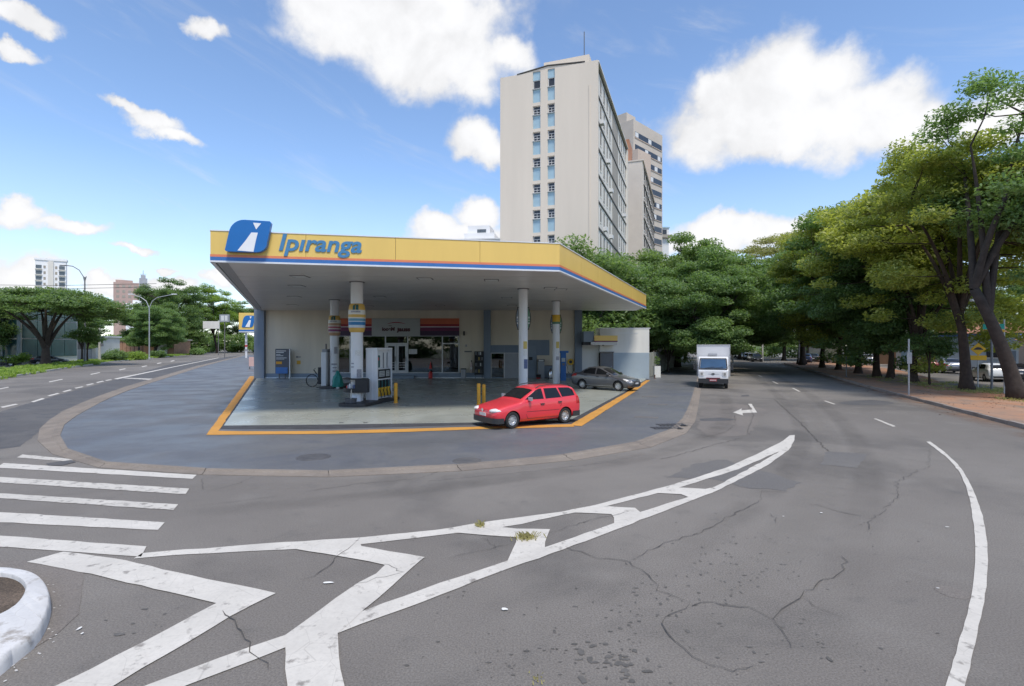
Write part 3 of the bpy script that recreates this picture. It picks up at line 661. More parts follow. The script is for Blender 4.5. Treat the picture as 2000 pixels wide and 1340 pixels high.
# ------------------------------------------------------------------ station materials
mat('fascia_yellow', (0.78,0.53,0.14), 0.42, 0.06, 0.6, streak=True)
mat('fascia_orange', (0.72,0.22,0.10), 0.42, 0.05)
mat('fascia_blue', (0.045,0.16,0.42), 0.42, 0.06)
mat('trim_white', (0.72,0.73,0.74), 0.45, 0.06, 1.5)
mat('roof_white', (0.62,0.61,0.60), 0.7, 0.14, 0.8)
mat('soffit', (0.55,0.53,0.50), 0.36, 0.06, 0.5)
mat('soffit_edge', (0.29,0.285,0.28), 0.45, 0.06, 0.5)
mat('logo_blue', (0.012,0.14,0.42), 0.35, 0.04)
mat('logo_white', (0.80,0.80,0.80), 0.4, 0.03)
mat('letter_blue', (0.06,0.21,0.40), 0.4, 0.05)
mat('wall_beige', (0.62,0.55,0.44), 0.85, 0.09, 0.9, bump=0.08, streak=True)
mat('band_blue', (0.20,0.245,0.30), 0.7, 0.1, 1.2)
mat('pillar_blue', (0.17,0.21,0.265), 0.6, 0.1, 1.2, streak=True)
mat('frame_alu', (0.52,0.52,0.52), 0.4, 0.06, 3, metal=0.2)
mat('column_white', (0.66,0.66,0.67), 0.38, 0.06, 1.5, streak=True)
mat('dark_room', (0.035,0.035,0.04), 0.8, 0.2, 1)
glass_mat('shop_glass', (0.34,0.38,0.39), 0.16)
mat('sign_grey', (0.36,0.37,0.36), 0.5, 0.05)
mat('st_orange', (0.52,0.12,0.05), 0.5, 0.05); mat('st_red', (0.27,0.01,0.02), 0.5, 0.05); mat('st_plum', (0.13,0.006,0.06), 0.5, 0.05); mat('st_navy', (0.035,0.010,0.045), 0.5, 0.05)
mat('sign_text', (0.06,0.004,0.012), 0.5, 0.1)
mat('white_plastic', (0.70,0.70,0.71), 0.4, 0.05, 2); mat('grey_plastic', (0.30,0.31,0.33), 0.5, 0.08)
mat('bollard_yellow', (0.72,0.33,0.02), 0.5, 0.1, 4)
mat('teal', (0.02,0.22,0.19), 0.6, 0.2, 8); mat('red_plastic', (0.50,0.03,0.03), 0.5, 0.1)
mat('pump_yellow', (0.62,0.36,0.02), 0.45, 0.08); mat('hose_green', (0.02,0.10,0.10), 0.5, 0.1); mat('screen_grey', (0.42,0.45,0.44), 0.3, 0.1, 20)
mat('blue_tower', (0.02,0.12,0.36), 0.45, 0.08)

SOF = 5.85; TOP = 6.97
FL, FR, BR, BL = (-10.9,18.5), (1.94,20.9), (10.95,41.8), (-21.6,43.2)
canopy = thing('canopy', 'yellow, orange and blue edged flat station canopy on white columns', 'canopy', (-5,30,0))
def cmb(): return MB()
CO = Vector((-5,30,0))
def off(v): return [(p[0]-CO.x, p[1]-CO.y, p[2]) for p in v]
def cbuild(m, name, material, parent=canopy, **k):
    m.v = off(m.v) if parent is canopy else m.v
    return m.build(name, material, parent, **k)
edges = [(FL, FR, 'front'), (FR, BR, 'right'), (BL, FL, 'left')]
def strip(a, b, z0, z1, outw, thick, ext=0.0):
    ax, ay = a; bx_, by_ = b; L = math.dist(a, b); ux, uy = (bx_-ax)/L, (by_-ay)/L; nx, ny = uy, -ux
    a = (ax-ux*ext, ay-uy*ext); b = (bx_+ux*ext, by_+uy*ext)
    q = [(a[0]+nx*outw, a[1]+ny*outw), (b[0]+nx*outw, b[1]+ny*outw), (b[0]-nx*(thick-outw), b[1]-ny*(thick-outw)), (a[0]-nx*(thick-outw), a[1]-ny*(thick-outw))]
    return MB().prism(q, z0, z1)
H = TOP-SOF
for k, (a, b, nm) in enumerate(edges):
    e = 0.0
    L = math.dist(a, b); n = max(3, int(L/3.2))
    for i in range(n):
        g = 0.006
        p = lerp(a, b, i/n+ (g/L if i else 0)); q = lerp(a, b, (i+1)/n - (g/L if i < n-1 else 0))
        cbuild(strip(p, q, SOF+H*.245, TOP, 0, .12), 'fascia_panel', 'fascia_yellow')
    cbuild(strip(a, b, SOF+H*.165, SOF+H*.245, 0.004*(k+1), .12), 'orange_band', 'fascia_orange')
    cbuild(strip(a, b, SOF+H*.042, SOF+H*.165, 0.003*(k+1), .12), 'blue_band', 'fascia_blue')
    cbuild(strip(a, b, SOF-.012, SOF+H*.042, 0.012+.003*k, .14), 'white_trim', 'trim_white')
    cbuild(strip(a, b, TOP, TOP+.035, 0.02+.003*k, .30), 'cap_flashing', 'trim_white')
# roof sheet, a little higher in the middle
def inset(poly, t):
    cx = sum(p[0] for p in poly)/len(poly); cy = sum(p[1] for p in poly)/len(poly); return [(cx+(p[0]-cx)*t, cy+(p[1]-cy)*t) for p in poly]
quad = [FL, FR, BR, BL]; q1, q2 = inset(quad, .985), inset(quad, .90)
m = MB(); m.v = [(x,y,TOP-.02) for x,y in q1]+[(x,y,TOP+.22) for x,y in q2]; m.f = [(0,1,5,4),(1,2,6,5),(2,3,7,6),(3,0,4,7),(4,5,6,7)]
cbuild(m, 'roof_sheet', 'roof_white')
# soffit: long panels side by side, dark joints between
def plan_clip(y0, y1):
    # slice of the quad between two depths
    def xat(a, b, y): return a[0]+(b[0]-a[0])*(y-a[1])/(b[1]-a[1])
    def left(y): return xat(FL, BL, y)
    def right(y): return xat(FR, BR, y) if y >= FR[1] else xat(FL, FR, y)
    return [(left(y0),y0),(right(y0),y0),(right(y1),y1),(left(y1),y1)]
ys = list(np.linspace(20.95, 41.75, 27))
for i in range(len(ys)-1):
    p = plan_clip(ys[i]+.012, ys[i+1]-.012); p = [(p[0][0]+.55,p[0][1]),(p[1][0]-.15,p[1][1]),(p[2][0]-.15,p[2][1]),(p[3][0]+.55,p[3][1])]
    cbuild(MB().prism(p, SOF+.02+(i%2)*.003, SOF+.05), 'soffit_panel', 'soffit')
p = [(FL[0]+.5, FL[1]+.18), (FR[0]-.05, FR[1]-.0), plan_clip(20.93,30)[1], plan_clip(20.93,30)[0]]
cbuild(MB().prism([(FL[0]+.42,FL[1]+.25),(FR[0]-.1,FR[1]+.03),(FR[0]-.1,20.94),(plan_clip(20.93,30)[0][0]+.55,20.94)], SOF+.02, SOF+.05), 'soffit_panel', 'soffit')
a, b = FL, BL
cbuild(MB().prism([(FL[0]+.12,FL[1]+.15),(FL[0]+.50,FL[1]+.2),(BL[0]+.50,BL[1]),(BL[0]+.1,BL[1])], SOF+.012, SOF+.05), 'soffit_border', 'soffit_edge')
cbuild(MB().prism([(BL[0]+.1,41.8),(BR[0]-.3,41.8),(BR[0]-.3,44.2),(BL[0]+.1,44.2)], SOF+.014, SOF+.06), 'soffit_border', 'soffit')
cbuild(MB().prism(inset(quad,.97), SOF+.07, SOF+.10), 'deck', 'dark_room')
# flush lights in the soffit
mat('light_lens', (0.62,0.62,0.6), 0.3, 0.05); mat('light_rim', (0.14,0.13,0.13), 0.5, 0.05)
for (px, py) in ((586,541),(580,559),(575,580),(572,596),(742,580),(830,545),(990,582),(960,548),(1095,566),(1000,597),(860,597),(720,598),(1075,563)):
    Y = (SOF-CAM_H)*1000/(676-py); X = (px-1000)/1000*Y
    o = cbuild(MB().bx(X-.34,X+.34,Y-.34,Y+.34,SOF+.004,SOF+.026), 'ceiling_light', 'light_rim'); cb = MB().bx(X-.29,X+.29,Y-.29,Y+.29,SOF+.0,SOF+.018); cb.v = off(cb.v); cb.build('lens', 'light_lens', o)
# columns with collars
COLS = [(-7.42,24.5,.285),(-11.75,33.9,.285),(0.6,27.4,.245),(3.0,34.8,.245)]
for i, (x, y, r) in enumerate(COLS):
    c = cbuild(MB().lathe([(r,FZ),(r,SOF+.03)], (x,y,0), 32), 'column', 'column_white', smooth=True)
    k = MB().lathe([(r+.02,SOF-.02),(r+.075,SOF-.012),(r+.075,SOF+.018)], (x,y,0), 32); k.v = off(k.v); k.build('collar', 'light_rim', c, smooth=True)
    k = MB().lathe([(r+.012,FZ),(r+.012,FZ+.16),(r,FZ+.165)], (x,y,0), 32); k.v = off(k.v); k.build('plinth', 'light_rim' if i > 1 else 'column_white', c, smooth=True)
# notices stuck on the columns
def notice(x, y, r, z0, z1, a0, a1, material, name='notice'):
    m = MB().lathe([(r+.006,z0),(r+.006,z1)], (x,y,0), 8, a0=math.radians(a0), a1=math.radians(a1)); m.v = off(m.v); return m.build(name, material, canopy, smooth=True)
mat('paper_white', (0.62,0.62,0.60), 0.7, 0.25, 30); mat('paper_grey', (0.30,0.30,0.33), 0.7, 0.4, 24); mat('paper_yellow', (0.55,0.42,0.12), 0.7, 0.2, 20); mat('paper_blue', (0.10,0.13,0.24), 0.7, 0.5, 26)
for c_, (z0, z1, a0, a1, mm_) in ((0,(1.3,1.7,285,335,'paper_grey')),(0,(2.35,2.6,270,325,'paper_white')),(0,(1.78,1.84,222,258,'paper_grey')),(0,(1.94,2.0,222,258,'paper_grey')),(1,(2.3,2.75,285,330,'paper_grey')),(1,(1.35,1.42,265,320,'paper_grey')),(1,(1.55,1.66,245,320,'paper_grey')),(1,(1.1,1.2,265,320,'paper_grey')),(1,(.15,.6,250,310,'paper_white')),
     (2,(1.6,2.1,278,335,'paper_blue')),(2,(2.3,2.6,270,325,'paper_white')),(2,(2.65,3.05,270,325,'paper_yellow')),(3,(2.2,2.6,265,320,'paper_white')),(3,(2.65,3.1,265,320,'paper_yellow')),(3,(1.85,2.1,265,320,'paper_grey'))):
    x, y, r = COLS[c_]; notice(x, y, r, z0, z1, a0, a1, mm_)
# lettering on the fascia
def on_face(a, b, z):           # frame of a fascia: origin, along, up, out
    L = math.dist(a, b); u = Vector(((b[0]-a[0])/L, (b[1]-a[1])/L, 0)); nrm = Vector((u.y, -u.x, 0)); return Vector((a[0], a[1], z)), u, Vector((0,0,1)), nrm
org, U, V, Nn = on_face(FL, FR, SOF)
def plan_at(px):                # distance along the front fascia of a picture column
    k = (px-1000)/1000; t = (k*FL[1]-FL[0])/((FR[0]-FL[0])-k*(FR[1]-FL[1])); return t*math.dist(FL, FR)
u0, u1 = plan_at(545), plan_at(707)
lets = text_letters('Ip\u0131ranga', 0.86, 0.012, 0.018, 0.22, 1.0)
xs = [v[0] for l in lets for v in l[0]]; sx = (u1-u0)/(max(xs)-min(xs)); x0 = min(xs)
for (vv, ff) in lets:
    m = MB(); m.add([org+U*(u0+(v[0]-x0)*sx)+V*(0.50+v[1]*1.0)+Nn*(0.022+v[2]) for v in vv], ff); cbuild(m, 'letter', 'letter_blue')
# the tilted logo board that stands on the fascia
lu0, lu1 = plan_at(444), plan_at(533); lz0 = HZ(493, 18.6)-SOF; lz1 = HZ(432, 18.7)-SOF
logo = thing('logo_sign', 'blue leaf shaped board with white road emblem on the canopy fascia', 'sign', tuple(org+U*((lu0+lu1)/2)+V*lz0))
W_, H_ = lu1-lu0, lz1-lz0
def leaf_outline(w, h, n=8):
    # from photo: pointed top right and bottom left, rounded top left and bottom right
    P_ = []
    def arc(c, r1, r2, t0, t1, n=n):
        for k in range(n+1):
            t = math.radians(t0+(t1-t0)*k/n); P_.append((c[0]+r1*math.cos(t), c[1]+r2*math.sin(t)))
    P_.append((0.0,.06*h)); arc((.42*w,.52*h), .34*w, .48*h, 180-12, 90); P_.append((.97*w,h*.985)); P_.append((w,.93*h)); P_.append((.93*w,.42*h)); arc((.66*w,.30*h), .25*w, .30*h, 5, -88); P_.append((.04*w,.0)); P_.append((.005*w,.02*h))
    return P_
ol = leaf_outline(W_, H_)
def logo_part(poly, d0, d1, name, material, parent):
    m = MB(); n = len(poly); L_ = Vector(logo.location)
    f3 = lambda p, d: tuple(org+U*(lu0+p[0])+V*(lz0+p[1])+Nn*d-L_)
    m.v = [f3(p, d0) for p in poly]+[f3(p, d1) for p in poly]; m.f = [tuple(range(n)), tuple(range(2*n-1,n-1,-1))]+[(i,(i+1)%n,n+(i+1)%n,n+i) for i in range(n)]
    return m.build(name, material, parent)
bd = logo_part(ol[::-1], .045, .24, 'board', 'logo_blue', logo)
fx = lambda x, y: (((x-222)/(660-222))*W_, (1-(y-55)/(355-55))*H_)
logo_part([fx(488,80),fx(565,82),fx(517,142)], .248, .236, 'emblem', 'logo_white', logo)
logo_part([fx(472,172),fx(533,172),fx(512,255),fx(492,352),fx(340,345),fx(415,252)], .248, .236, 'emblem', 'logo_white', logo)
logo_part([(W_*.3,.2*H_),(W_*.7,.2*H_),(W_*.7,.5*H_),(W_*.3,.5*H_)], .0, .06, 'bracket', 'light_rim', logo)

# ------------------------------------------------------------------ shop building
WY = 44.0
def wx(px): return (px-1000)/1000*WY
def wz(py): return HZ(py, WY)
shop = thing('shop_building', 'beige station shop with blue pillars and a glass storefront', 'building', (wx(800),WY,0))
SO = Vector(shop.location)
def sb(m, name, material, parent=shop, **k):
    m.v = [(p[0]-SO.x, p[1]-SO.y, p[2]) for p in m.v]; return m.build(name, material, parent, **k)
GX0, GX1 = wx(657), wx(897)
WT = SOF+.25
sb(MB().bx(wx(519),GX0,WY,WY+.3,.45,WT), 'wall', 'wall_beige')
sb(MB().bx(GX0,GX1,WY,WY+.3,wz(622),WT), 'wall', 'wall_beige')
sb(MB().bx(GX1,wx(946),WY,WY+.3,.45,WT), 'wall', 'wall_beige')
sb(MB().bx(wx(957),wx(1030),WY,WY+.3,wz(674),WT), 'wall', 'wall_beige')
sb(MB().bx(wx(1030),wx(1122),WY,WY+.3,.45,WT), 'wall', 'wall_beige')
sb(MB().bx(wx(519),GX0,WY-.03,WY+.28,0,.45), 'base_band', 'band_blue')
sb(MB().bx(GX0,wx(946),WY-.03,WY+.28,0,wz(728)), 'base_band', 'band_blue')
sb(MB().bx(wx(1030),wx(1122),WY-.03,WY+.28,0,.45), 'base_band', 'band_blue')
sb(MB().bx(wx(519),wx(946),WY-.12,WY-.03,0,FZ+.06), 'step', 'trim_white')
sb(MB().bx(wx(745),wx(812),WY-.9,WY-.03,0,FZ+.22), 'step', 'band_blue')
for (a, b) in ((499.5,519),(945,958.5),(1122,1136)):
    sb(MB().bx(wx(a),wx(b),WY-.32,WY+.35,0,WT), 'pillar', 'pillar_blue', bevel=.02)
sb(MB().bx(wx(500),wx(1136),WY+.3,WY+8.5,WT-.05,WT+.1), 'flat_roof', 'roof_white')
sb(MB().bx(wx(500),wx(500)+.25,WY+.35,WY+8.5,0,WT-.05), 'side_wall', 'wall_beige')
sb(MB().bx(wx(1136)-.25,wx(1136),WY+.35,WY+8.5,0,WT-.05), 'side_wall', 'wall_beige')
sb(MB().bx(wx(500),wx(1136),WY+8.2,WY+8.5,0,WT-.06), 'back_wall', 'wall_beige')
# room inside the shop
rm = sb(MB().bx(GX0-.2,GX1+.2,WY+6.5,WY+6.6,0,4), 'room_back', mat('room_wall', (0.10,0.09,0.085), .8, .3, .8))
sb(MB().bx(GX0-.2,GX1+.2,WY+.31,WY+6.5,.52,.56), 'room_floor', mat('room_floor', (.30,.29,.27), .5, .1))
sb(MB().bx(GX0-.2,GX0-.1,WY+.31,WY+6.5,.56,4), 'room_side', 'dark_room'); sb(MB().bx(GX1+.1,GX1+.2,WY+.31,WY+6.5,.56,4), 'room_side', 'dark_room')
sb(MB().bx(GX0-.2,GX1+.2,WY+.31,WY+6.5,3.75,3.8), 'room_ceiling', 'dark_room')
# sign band over the glass
Zb, Zt = wz(656), wz(622)
def band(xa, xb):
    zs = [Zt, Zt-(Zt-Zb)*.33, Zt-(Zt-Zb)*.47, Zt-(Zt-Zb)*.505, Zt-(Zt-Zb)*.72, Zb]
    for i, mm_ in enumerate(('st_orange','st_red','trim_white','st_plum','st_navy')): sb(MB().bx(xa,xb,WY-.10-(.004 if i==2 else 0),WY,zs[i+1],zs[i]), 'sign_stripe', mm_)
band(GX0, wx(727)); band(wx(821), GX1)
sgn_ = sb(MB().bx(wx(727),wx(821),WY-.16,WY,Zb,Zt), 'sign_panel', 'sign_grey', bevel=.01)
def wall_text(body, px0, px1, py, size, material, y, parent, off_=0.02, shear=0.0, ht=None):
    ls = text_letters(body, size, 0.008, off_*size, shear); xs_ = [v[0] for l in ls for v in l[0]]; s_ = (wx(px1)-wx(px0))/(max(xs_)-min(xs_)); x_ = min(xs_)
    for vv, ff in ls:
        m = MB(); m.add([(wx(px0)+(v[0]-x_)*s_, y-v[2], wz(py)+v[1]) for v in vv], [f[::1] for f in ff]); sb(m, 'letter', material, parent)
wall_text('iooeM', 747, 772, 646, .42, 'sign_text', WY-.175, sgn_, .05, .08)
wall_text('\u0237auss', 776, 802, 647, .50, 'sign_text', WY-.175, sgn_, .05, .02)
arc_ = MB(); pts = [(wx(757+36*t), wz(632.6-3.6*math.sin(PI*t))) for t in np.linspace(0,1,15)]
arc_.prism_xz([(x, z) for x, z in pts]+[(x, z-.075*math.sin(PI*(i/14))**.7-.006) for i, (x, z) in list(enumerate(pts))[::-1]], WY-.178, WY-.162); sb(arc_, 'swoosh', 'st_red', sgn_)
sb(MB().bx(wx(760),wx(766),WY-.175,WY-.162,wz(637),wz(636)), 'accent_mark', 'sign_text', sgn_)
# storefront frames and panes
Gz0, Gz1 = wz(727), wz(657)
fr = lambda x0, x1, z0, z1, nm='mullion', y0=WY-.05, y1=WY+.05: sb(MB().bx(x0,x1,y0,y1,z0,z1), nm, 'frame_alu')
fr(GX0,GX1,Gz1,Gz1+.09,'head_rail',WY-.06,WY+.06); fr(GX0,GX1,Gz0-.08,Gz0,'sill_rail',WY-.06,WY+.06)
mull = [657.6,684,708,753,796.5,864,896.4]
for px in mull: fr(wx(px)-.05,wx(px)+.05,Gz0,Gz1)
tz = wz(671)
fr(wx(753)+.05,wx(796.5)-.05,tz-.05,tz+.05,'transom'); fr(wx(864)+.05,wx(896.4)-.05,tz-.05,tz+.05,'transom')
def pane(x0, x1, z0, z1): sb(MB().bx(x0,x1,WY-.006,WY+.006,z0,z1), 'pane', 'shop_glass')
for a, b in ((0,1),(1,2),(2,3),(4,5)): pane(wx(mull[a])+.05,wx(mull[b])-.05,Gz0,Gz1)
pane(wx(753)+.05,wx(796.5)-.05,tz+.05,Gz1); pane(wx(864)+.05,wx(896.4)-.05,tz+.05,Gz1); pane(wx(864)+.05,wx(896.4)-.05,Gz0,tz-.05)
for (a, b) in ((754.5,774.6),(775.2,795.2)):
    dl = sb(MB().bx(wx(a),wx(a)+.16,WY-.045,WY+.03,Gz0,tz-.06).bx(wx(b)-.16,wx(b),WY-.045,WY+.03,Gz0,tz-.06).bx(wx(a)+.16,wx(b)-.16,WY-.044,WY+.029,tz-.22,tz-.06).bx(wx(a)+.16,wx(b)-.16,WY-.044,WY+.029,Gz0,Gz0+.16), 'door', 'frame_alu')
    sb(MB().bx(wx(a)+.16,wx(b)-.16,WY-.008,WY+.004,Gz0+.16,tz-.22), 'pane', 'shop_glass', dl)
    for z in (.95,1.15,1.35): sb(MB().bx(wx(a)+.16,wx(b)-.16,WY-.04,WY-.02,z,z+.035), 'push_bar', 'frame_alu', dl)
    sb(MB().bx(wx(b)-.12,wx(b)-.08,WY-.10,WY-.045,1.5,1.9), 'handle', 'light_rim', dl)
# furniture behind the glass
def solo(name, label, cat, m, material, group=None, **k):
    o = m.build(name, material, None, **k); return tag(o, label, cat, group)
def solo_at(name, label, cat, loc, parts, rz=0.0, group=None):
    t = thing(name, label, cat, loc, rz, group)
    for (pn, m, mm_, *kw) in parts: m.build(pn, mm_, t, **(kw[0] if kw else {}))
    return t
mat('cooler_red', (0.48,0.06,0.07), .4, .1); mat('mint', (0.17,0.33,0.28), .6, .1); mat('cream', (.55,.50,.42), .6, .1)
solo_at('drinks_cooler', 'red drinks cooler seen through the storefront glass', 'cooler', (wx(670),WY+.75,.56), [('body', MB().rbox((0,0,.62),(1.35,.7,1.24),.06), 'cooler_red'),('lid', MB().rbox((0,0,1.27),(1.38,.72,.06),.06), 'white_plastic'),('panel_rib', MB().bx(-.55,-.52,-.365,-.35,.1,1.1).bx(-.02,.02,-.365,-.35,.1,1.1).bx(.52,.55,-.365,-.35,.1,1.1), 'red_plastic')])
solo_at('menu_board', 'pale green board on the back of the shop window', 'board', (wx(677),WY+1.6,.56), [('panel', MB().bx(-.7,.7,-.03,.03,1.2,2.7), 'mint'),('leg', MB().bx(-.62,-.56,-.03,.03,0,1.2), 'frame_alu'),('leg', MB().bx(.56,.62,-.03,.03,0,1.2), 'frame_alu')])
solo_at('shop_counter', 'pale counter standing inside the shop window', 'counter', (wx(827),WY+1.6,.56), [('front', MB().bx(-1.3,1.3,-.3,.3,0,.95), 'cream'),('worktop', MB().bx(-1.36,1.36,-.36,.36,.95,1.01), 'trim_white'),('till', MB().rbox((-.7,0,1.2),(.4,.35,.38),.04), 'black')])
solo_at('serving_counter', 'low light counter behind the narrow end window', 'counter', (wx(881),WY+1.4,.56), [('front', MB().bx(-.62,.62,-.3,.3,0,.9), 'cream'),('worktop', MB().bx(-.66,.66,-.34,.34,.9,.95), 'trim_white')])
for i, (px, dy, lb) in enumerate(((722,2.2,'dark shop shelf unit behind the white fuel pump'),(765,3.4,'stocked shelf unit seen through the glass doors'),(786,3.0,'shelf unit of bright packets near the right door leaf'),(848,2.6,'tall dark shelf unit behind the red extinguisher'))):
    t = thing('shelf_unit', lb, 'shelf', (wx(px),WY+dy,.56), 0, 'shop shelf units')
    MB().bx(-.75,.75,.28,.32,0,2.0).bx(-.78,-.74,-.2,.3,0,2.0).bx(.74,.78,-.2,.3,0,2.0).build('frame', 'grey_plastic', t)
    for z in (.2,.65,1.1,1.55):
        MB().bx(-.74,.74,-.2,.28,z,z+.03).build('shelf', 'grey_plastic', t)
        x = -.66
        while x < .62:
            w = random.uniform(.08,.2); MB().bx(x,x+w*.85,-.15,.1,z+.03,z+.03+random.uniform(.15,.33)).build('packet', random.choice(['paper_white','red_plastic','pump_yellow','teal','cream','paper_blue','mint']), t); x += w
t = thing('window_notice', 'white printed notice taped to the shop window', 'notice', (wx(806.5),WY-.02,wz(691.5)))
MB().bx(-.36,.36,-.006,.006,0,.42).build('sheet', 'paper_white', t)
for k in range(4): MB().bx(-.28,.2+.02*k,-.010,-.007,.08+.08*k,.105+.08*k).build('print_line', 'paper_grey', t)
# lamps in the shop: small ceiling spots
# shop wall fittings right of the storefront
solo_at('wall_fitting', 'small black wall fitting beside the striped shop sign', 'fitting', (wx(906.5),WY-.0,wz(655)), [('box', MB().rbox((0,-.06,.16),(.14,.12,.34),.03), 'black'),('cap', MB().bx(-.05,.05,-.10,0,.33,.37), 'light_rim')])
solo_at('fire_extinguisher', 'pale extinguisher cylinder on the shop wall by the blue pillar', 'extinguisher', (wx(921),WY-.16,.5), [('cylinder', MB().lathe([(0,0),(.10,.01),(.11,.06),(.11,.78),(.07,.92),(.03,.96),(0,.96)],(0,0,0),16), mat('pale_pink', (.50,.40,.36), .4, .15), dict(smooth=True)),('valve', MB().bx(-.04,.04,-.04,.04,.95,1.08), 'black'),('label_band', MB().lathe([(.112,.3),(.112,.5)],(0,0,0),16), 'paper_white'),('bracket', MB().bx(-.05,.05,.10,.16,.4,.6), 'iron')])
solo_at('wall_bin', 'grey upright waste bin against the shop wall', 'bin', (wx(906),WY-.3,FZ), [('body', MB().rbox((0,0,.38),(.42,.36,.76),.06), 'grey_plastic'),('hood', MB().rbox((0,0,.80),(.44,.38,.10),.06), 'black')])
t = thing('oil_display', 'dark display rack of oil bottles left of the shop pillar', 'rack', (wx(936),WY-.25,FZ))
MB().bx(-.36,.36,.14,.2,.3,2.3).bx(-.38,-.34,-.2,.2,.3,2.3).bx(.34,.38,-.2,.2,.3,2.3).build('frame', 'black', t)
for z in (.45,1.0,1.5,1.95):
    MB().bx(-.34,.34,-.2,.14,z,z+.04).build('shelf', 'iron', t)
    for k in range(5): MB().rbox((-.26+k*.13,-.04,z+.17),(.09,.14,.26),.03).build('bottle', random.choice(['paper_white','black','grey_plastic','paper_yellow','iron']), t)
MB().bx(-.30,-.26,-.15,-.1,0,.3).build('leg', 'iron', t); MB().bx(.26,.30,-.15,-.1,0,.3).build('leg', 'iron', t)
solo_at('name_plate', 'thin dark plate fixed on the beige shop wall', 'plate', (wx(914.5),WY,wz(688)), [('plate', MB().bx(-.32,.32,-.03,0,0,.12), 'light_rim')])
solo_at('push_button_box', 'small grey switch box high on the beige wall', 'switch box', (wx(910.5),WY,wz(677.5)), [('box', MB().rbox((0,-.04,.1),(.14,.08,.2),.02,axis='y'), 'paper_grey')])
# service bay: grey-blue frames with dark openings, door, panel
sb(MB().bx(wx(958.5),wx(1030),WY-.02,WY+.2,wz(690),wz(674)), 'bay_header', 'band_blue')
for a, b in ((958.5,984),(985.8,1013)):
    sb(MB().bx(wx(a),wx(b),WY-.05,WY-.021,wz(689),wz(675)), 'header_panel', 'pillar_blue')
for px in (958.8,985,1013.5): sb(MB().bx(wx(px)-.05,wx(px)+.05,WY-.05,WY+.15,0,wz(690)), 'mullion', 'frame_alu')
sb(MB().bx(wx(958.5),wx(1030),WY-.06,WY+.16,wz(690.4),wz(689)), 'head_rail', 'frame_alu')
sb(MB().bx(wx(958.8)+.05,wx(985)-.05,WY,WY+.012,.12,wz(690)), 'pane', 'shop_glass')
sb(MB().bx(wx(958.8)+.05,wx(985)-.05,WY-.02,WY+.1,0,.12), 'bay_sill', 'band_blue')
sb(MB().bx(wx(985)+.05,wx(1013.5)-.05,WY+.02,WY+.06,0.05,wz(690.6)), 'sliding_door', 'grey_plastic')
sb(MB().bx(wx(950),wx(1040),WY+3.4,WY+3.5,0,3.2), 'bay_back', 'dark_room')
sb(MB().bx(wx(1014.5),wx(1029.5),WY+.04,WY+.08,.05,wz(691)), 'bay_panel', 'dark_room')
sb(MB().bx(wx(1030),wx(1073),WY-.04,WY,wz(694),wz(664)), 'wall_panel', 'pillar_blue')
dd_ = sb(MB().bx(wx(1031),wx(1047),WY-.09,WY-.035,.06,wz(675)), 'door', 'band_blue')
sb(MB().bx(wx(1032.5),wx(1040),WY-.10,WY-.09,wz(703.5),wz(697)), 'window', 'black', dd_)
sb(MB().bx(wx(1029.6),wx(1031),WY-.11,WY-.03,0,wz(673.5)).bx(wx(1047),wx(1048.4),WY-.11,WY-.03,0,wz(673.5)), 'door_frame', 'pillar_blue')
sb(MB().bx(wx(958.5),wx(984),WY+.5,WY+.9,.5,1.9), 'bay_shelving', 'paper_grey')
solo_at('service_bin', 'dark grey bin cabinet between the white columns', 'cabinet', (wx(1056),WY-.5,FZ), [('body', MB().rbox((0,0,.72),(.55,.5,1.44),.05), 'grey_plastic'),('hood', MB().rbox((0,-.02,1.52),(.6,.54,.22),.05), 'light_rim'),('slot', MB().bx(-.2,.2,-.3,-.27,1.46,1.58), 'paper_white')])
solo_at('squeegee_bucket', 'small black bucket with red base by the service cabinet', 'bucket', (wx(1050.5),WY-1.0,FZ), [('bucket', MB().lathe([(0,0),(.16,.01),(.2,.34),(.21,.35),(.19,.34),(.15,.05),(0,.05)],(0,0,0),16), 'black', dict(smooth=True)),('stick', MB().tube([(.03,0,.05),(.12,0,.75)],.018), 'light_rim'),('ring', MB().lathe([(.17,.02),(.185,.1),(.17,.1)],(0,0,0),16), 'red_plastic')])
solo_at('steel_canister', 'shiny steel canister on dark stand beside the rear column', 'canister', (wx(1074),WY-1.0,FZ), [('body', MB().lathe([(0,.02),(.17,.03),(.18,.1),(.18,.6),(.13,.72),(.05,.78),(0,.78)],(0,0,0),20), mat('steel', (.5,.5,.52), .18, .05, metal=1.0), dict(smooth=True)),('cap', MB().lathe([(.06,.77),(.06,.86),(0,.87)],(0,0,0),12), 'black'),('stand', MB().bx(-.24,.24,-.2,.2,0,.03), 'black')])
solo_at('low_cabinet', 'low dark cabinet along the wall behind the rear column', 'cabinet', (wx(1068),WY-.33,FZ), [('body', MB().bx(-.5,.5,-.22,.22,0.05,1.05), 'pillar_blue'),('top', MB().bx(-.53,.53,-.25,.24,1.05,1.1), 'light_rim'),('plinth', MB().bx(-.46,.46,-.2,.2,0,.05), 'black')])
t = solo_at('air_tower', 'tall blue self service air tower by the rear column', 'air tower', (wx(1100)*.93,WY*.93,FZ), [('body', MB().rbox((0,0,1.1),(.44,.4,2.2),.06), 'blue_tower'),('hood', MB().rbox((.04,-.06,2.28),(.72,.55,.16),.05), 'blue_tower'),('screen', MB().bx(-.14,.14,-.215,-.2,1.5,1.8), 'screen_grey'),('keypad', MB().bx(-.1,.1,-.215,-.2,1.2,1.4), 'light_rim'),('hose', MB().tube([(.22,0,1.3),(.36,-.05,1.0),(.38,-.05,.5),(.3,-.05,.25),(.24,0,.6)],.018), 'rubber')])
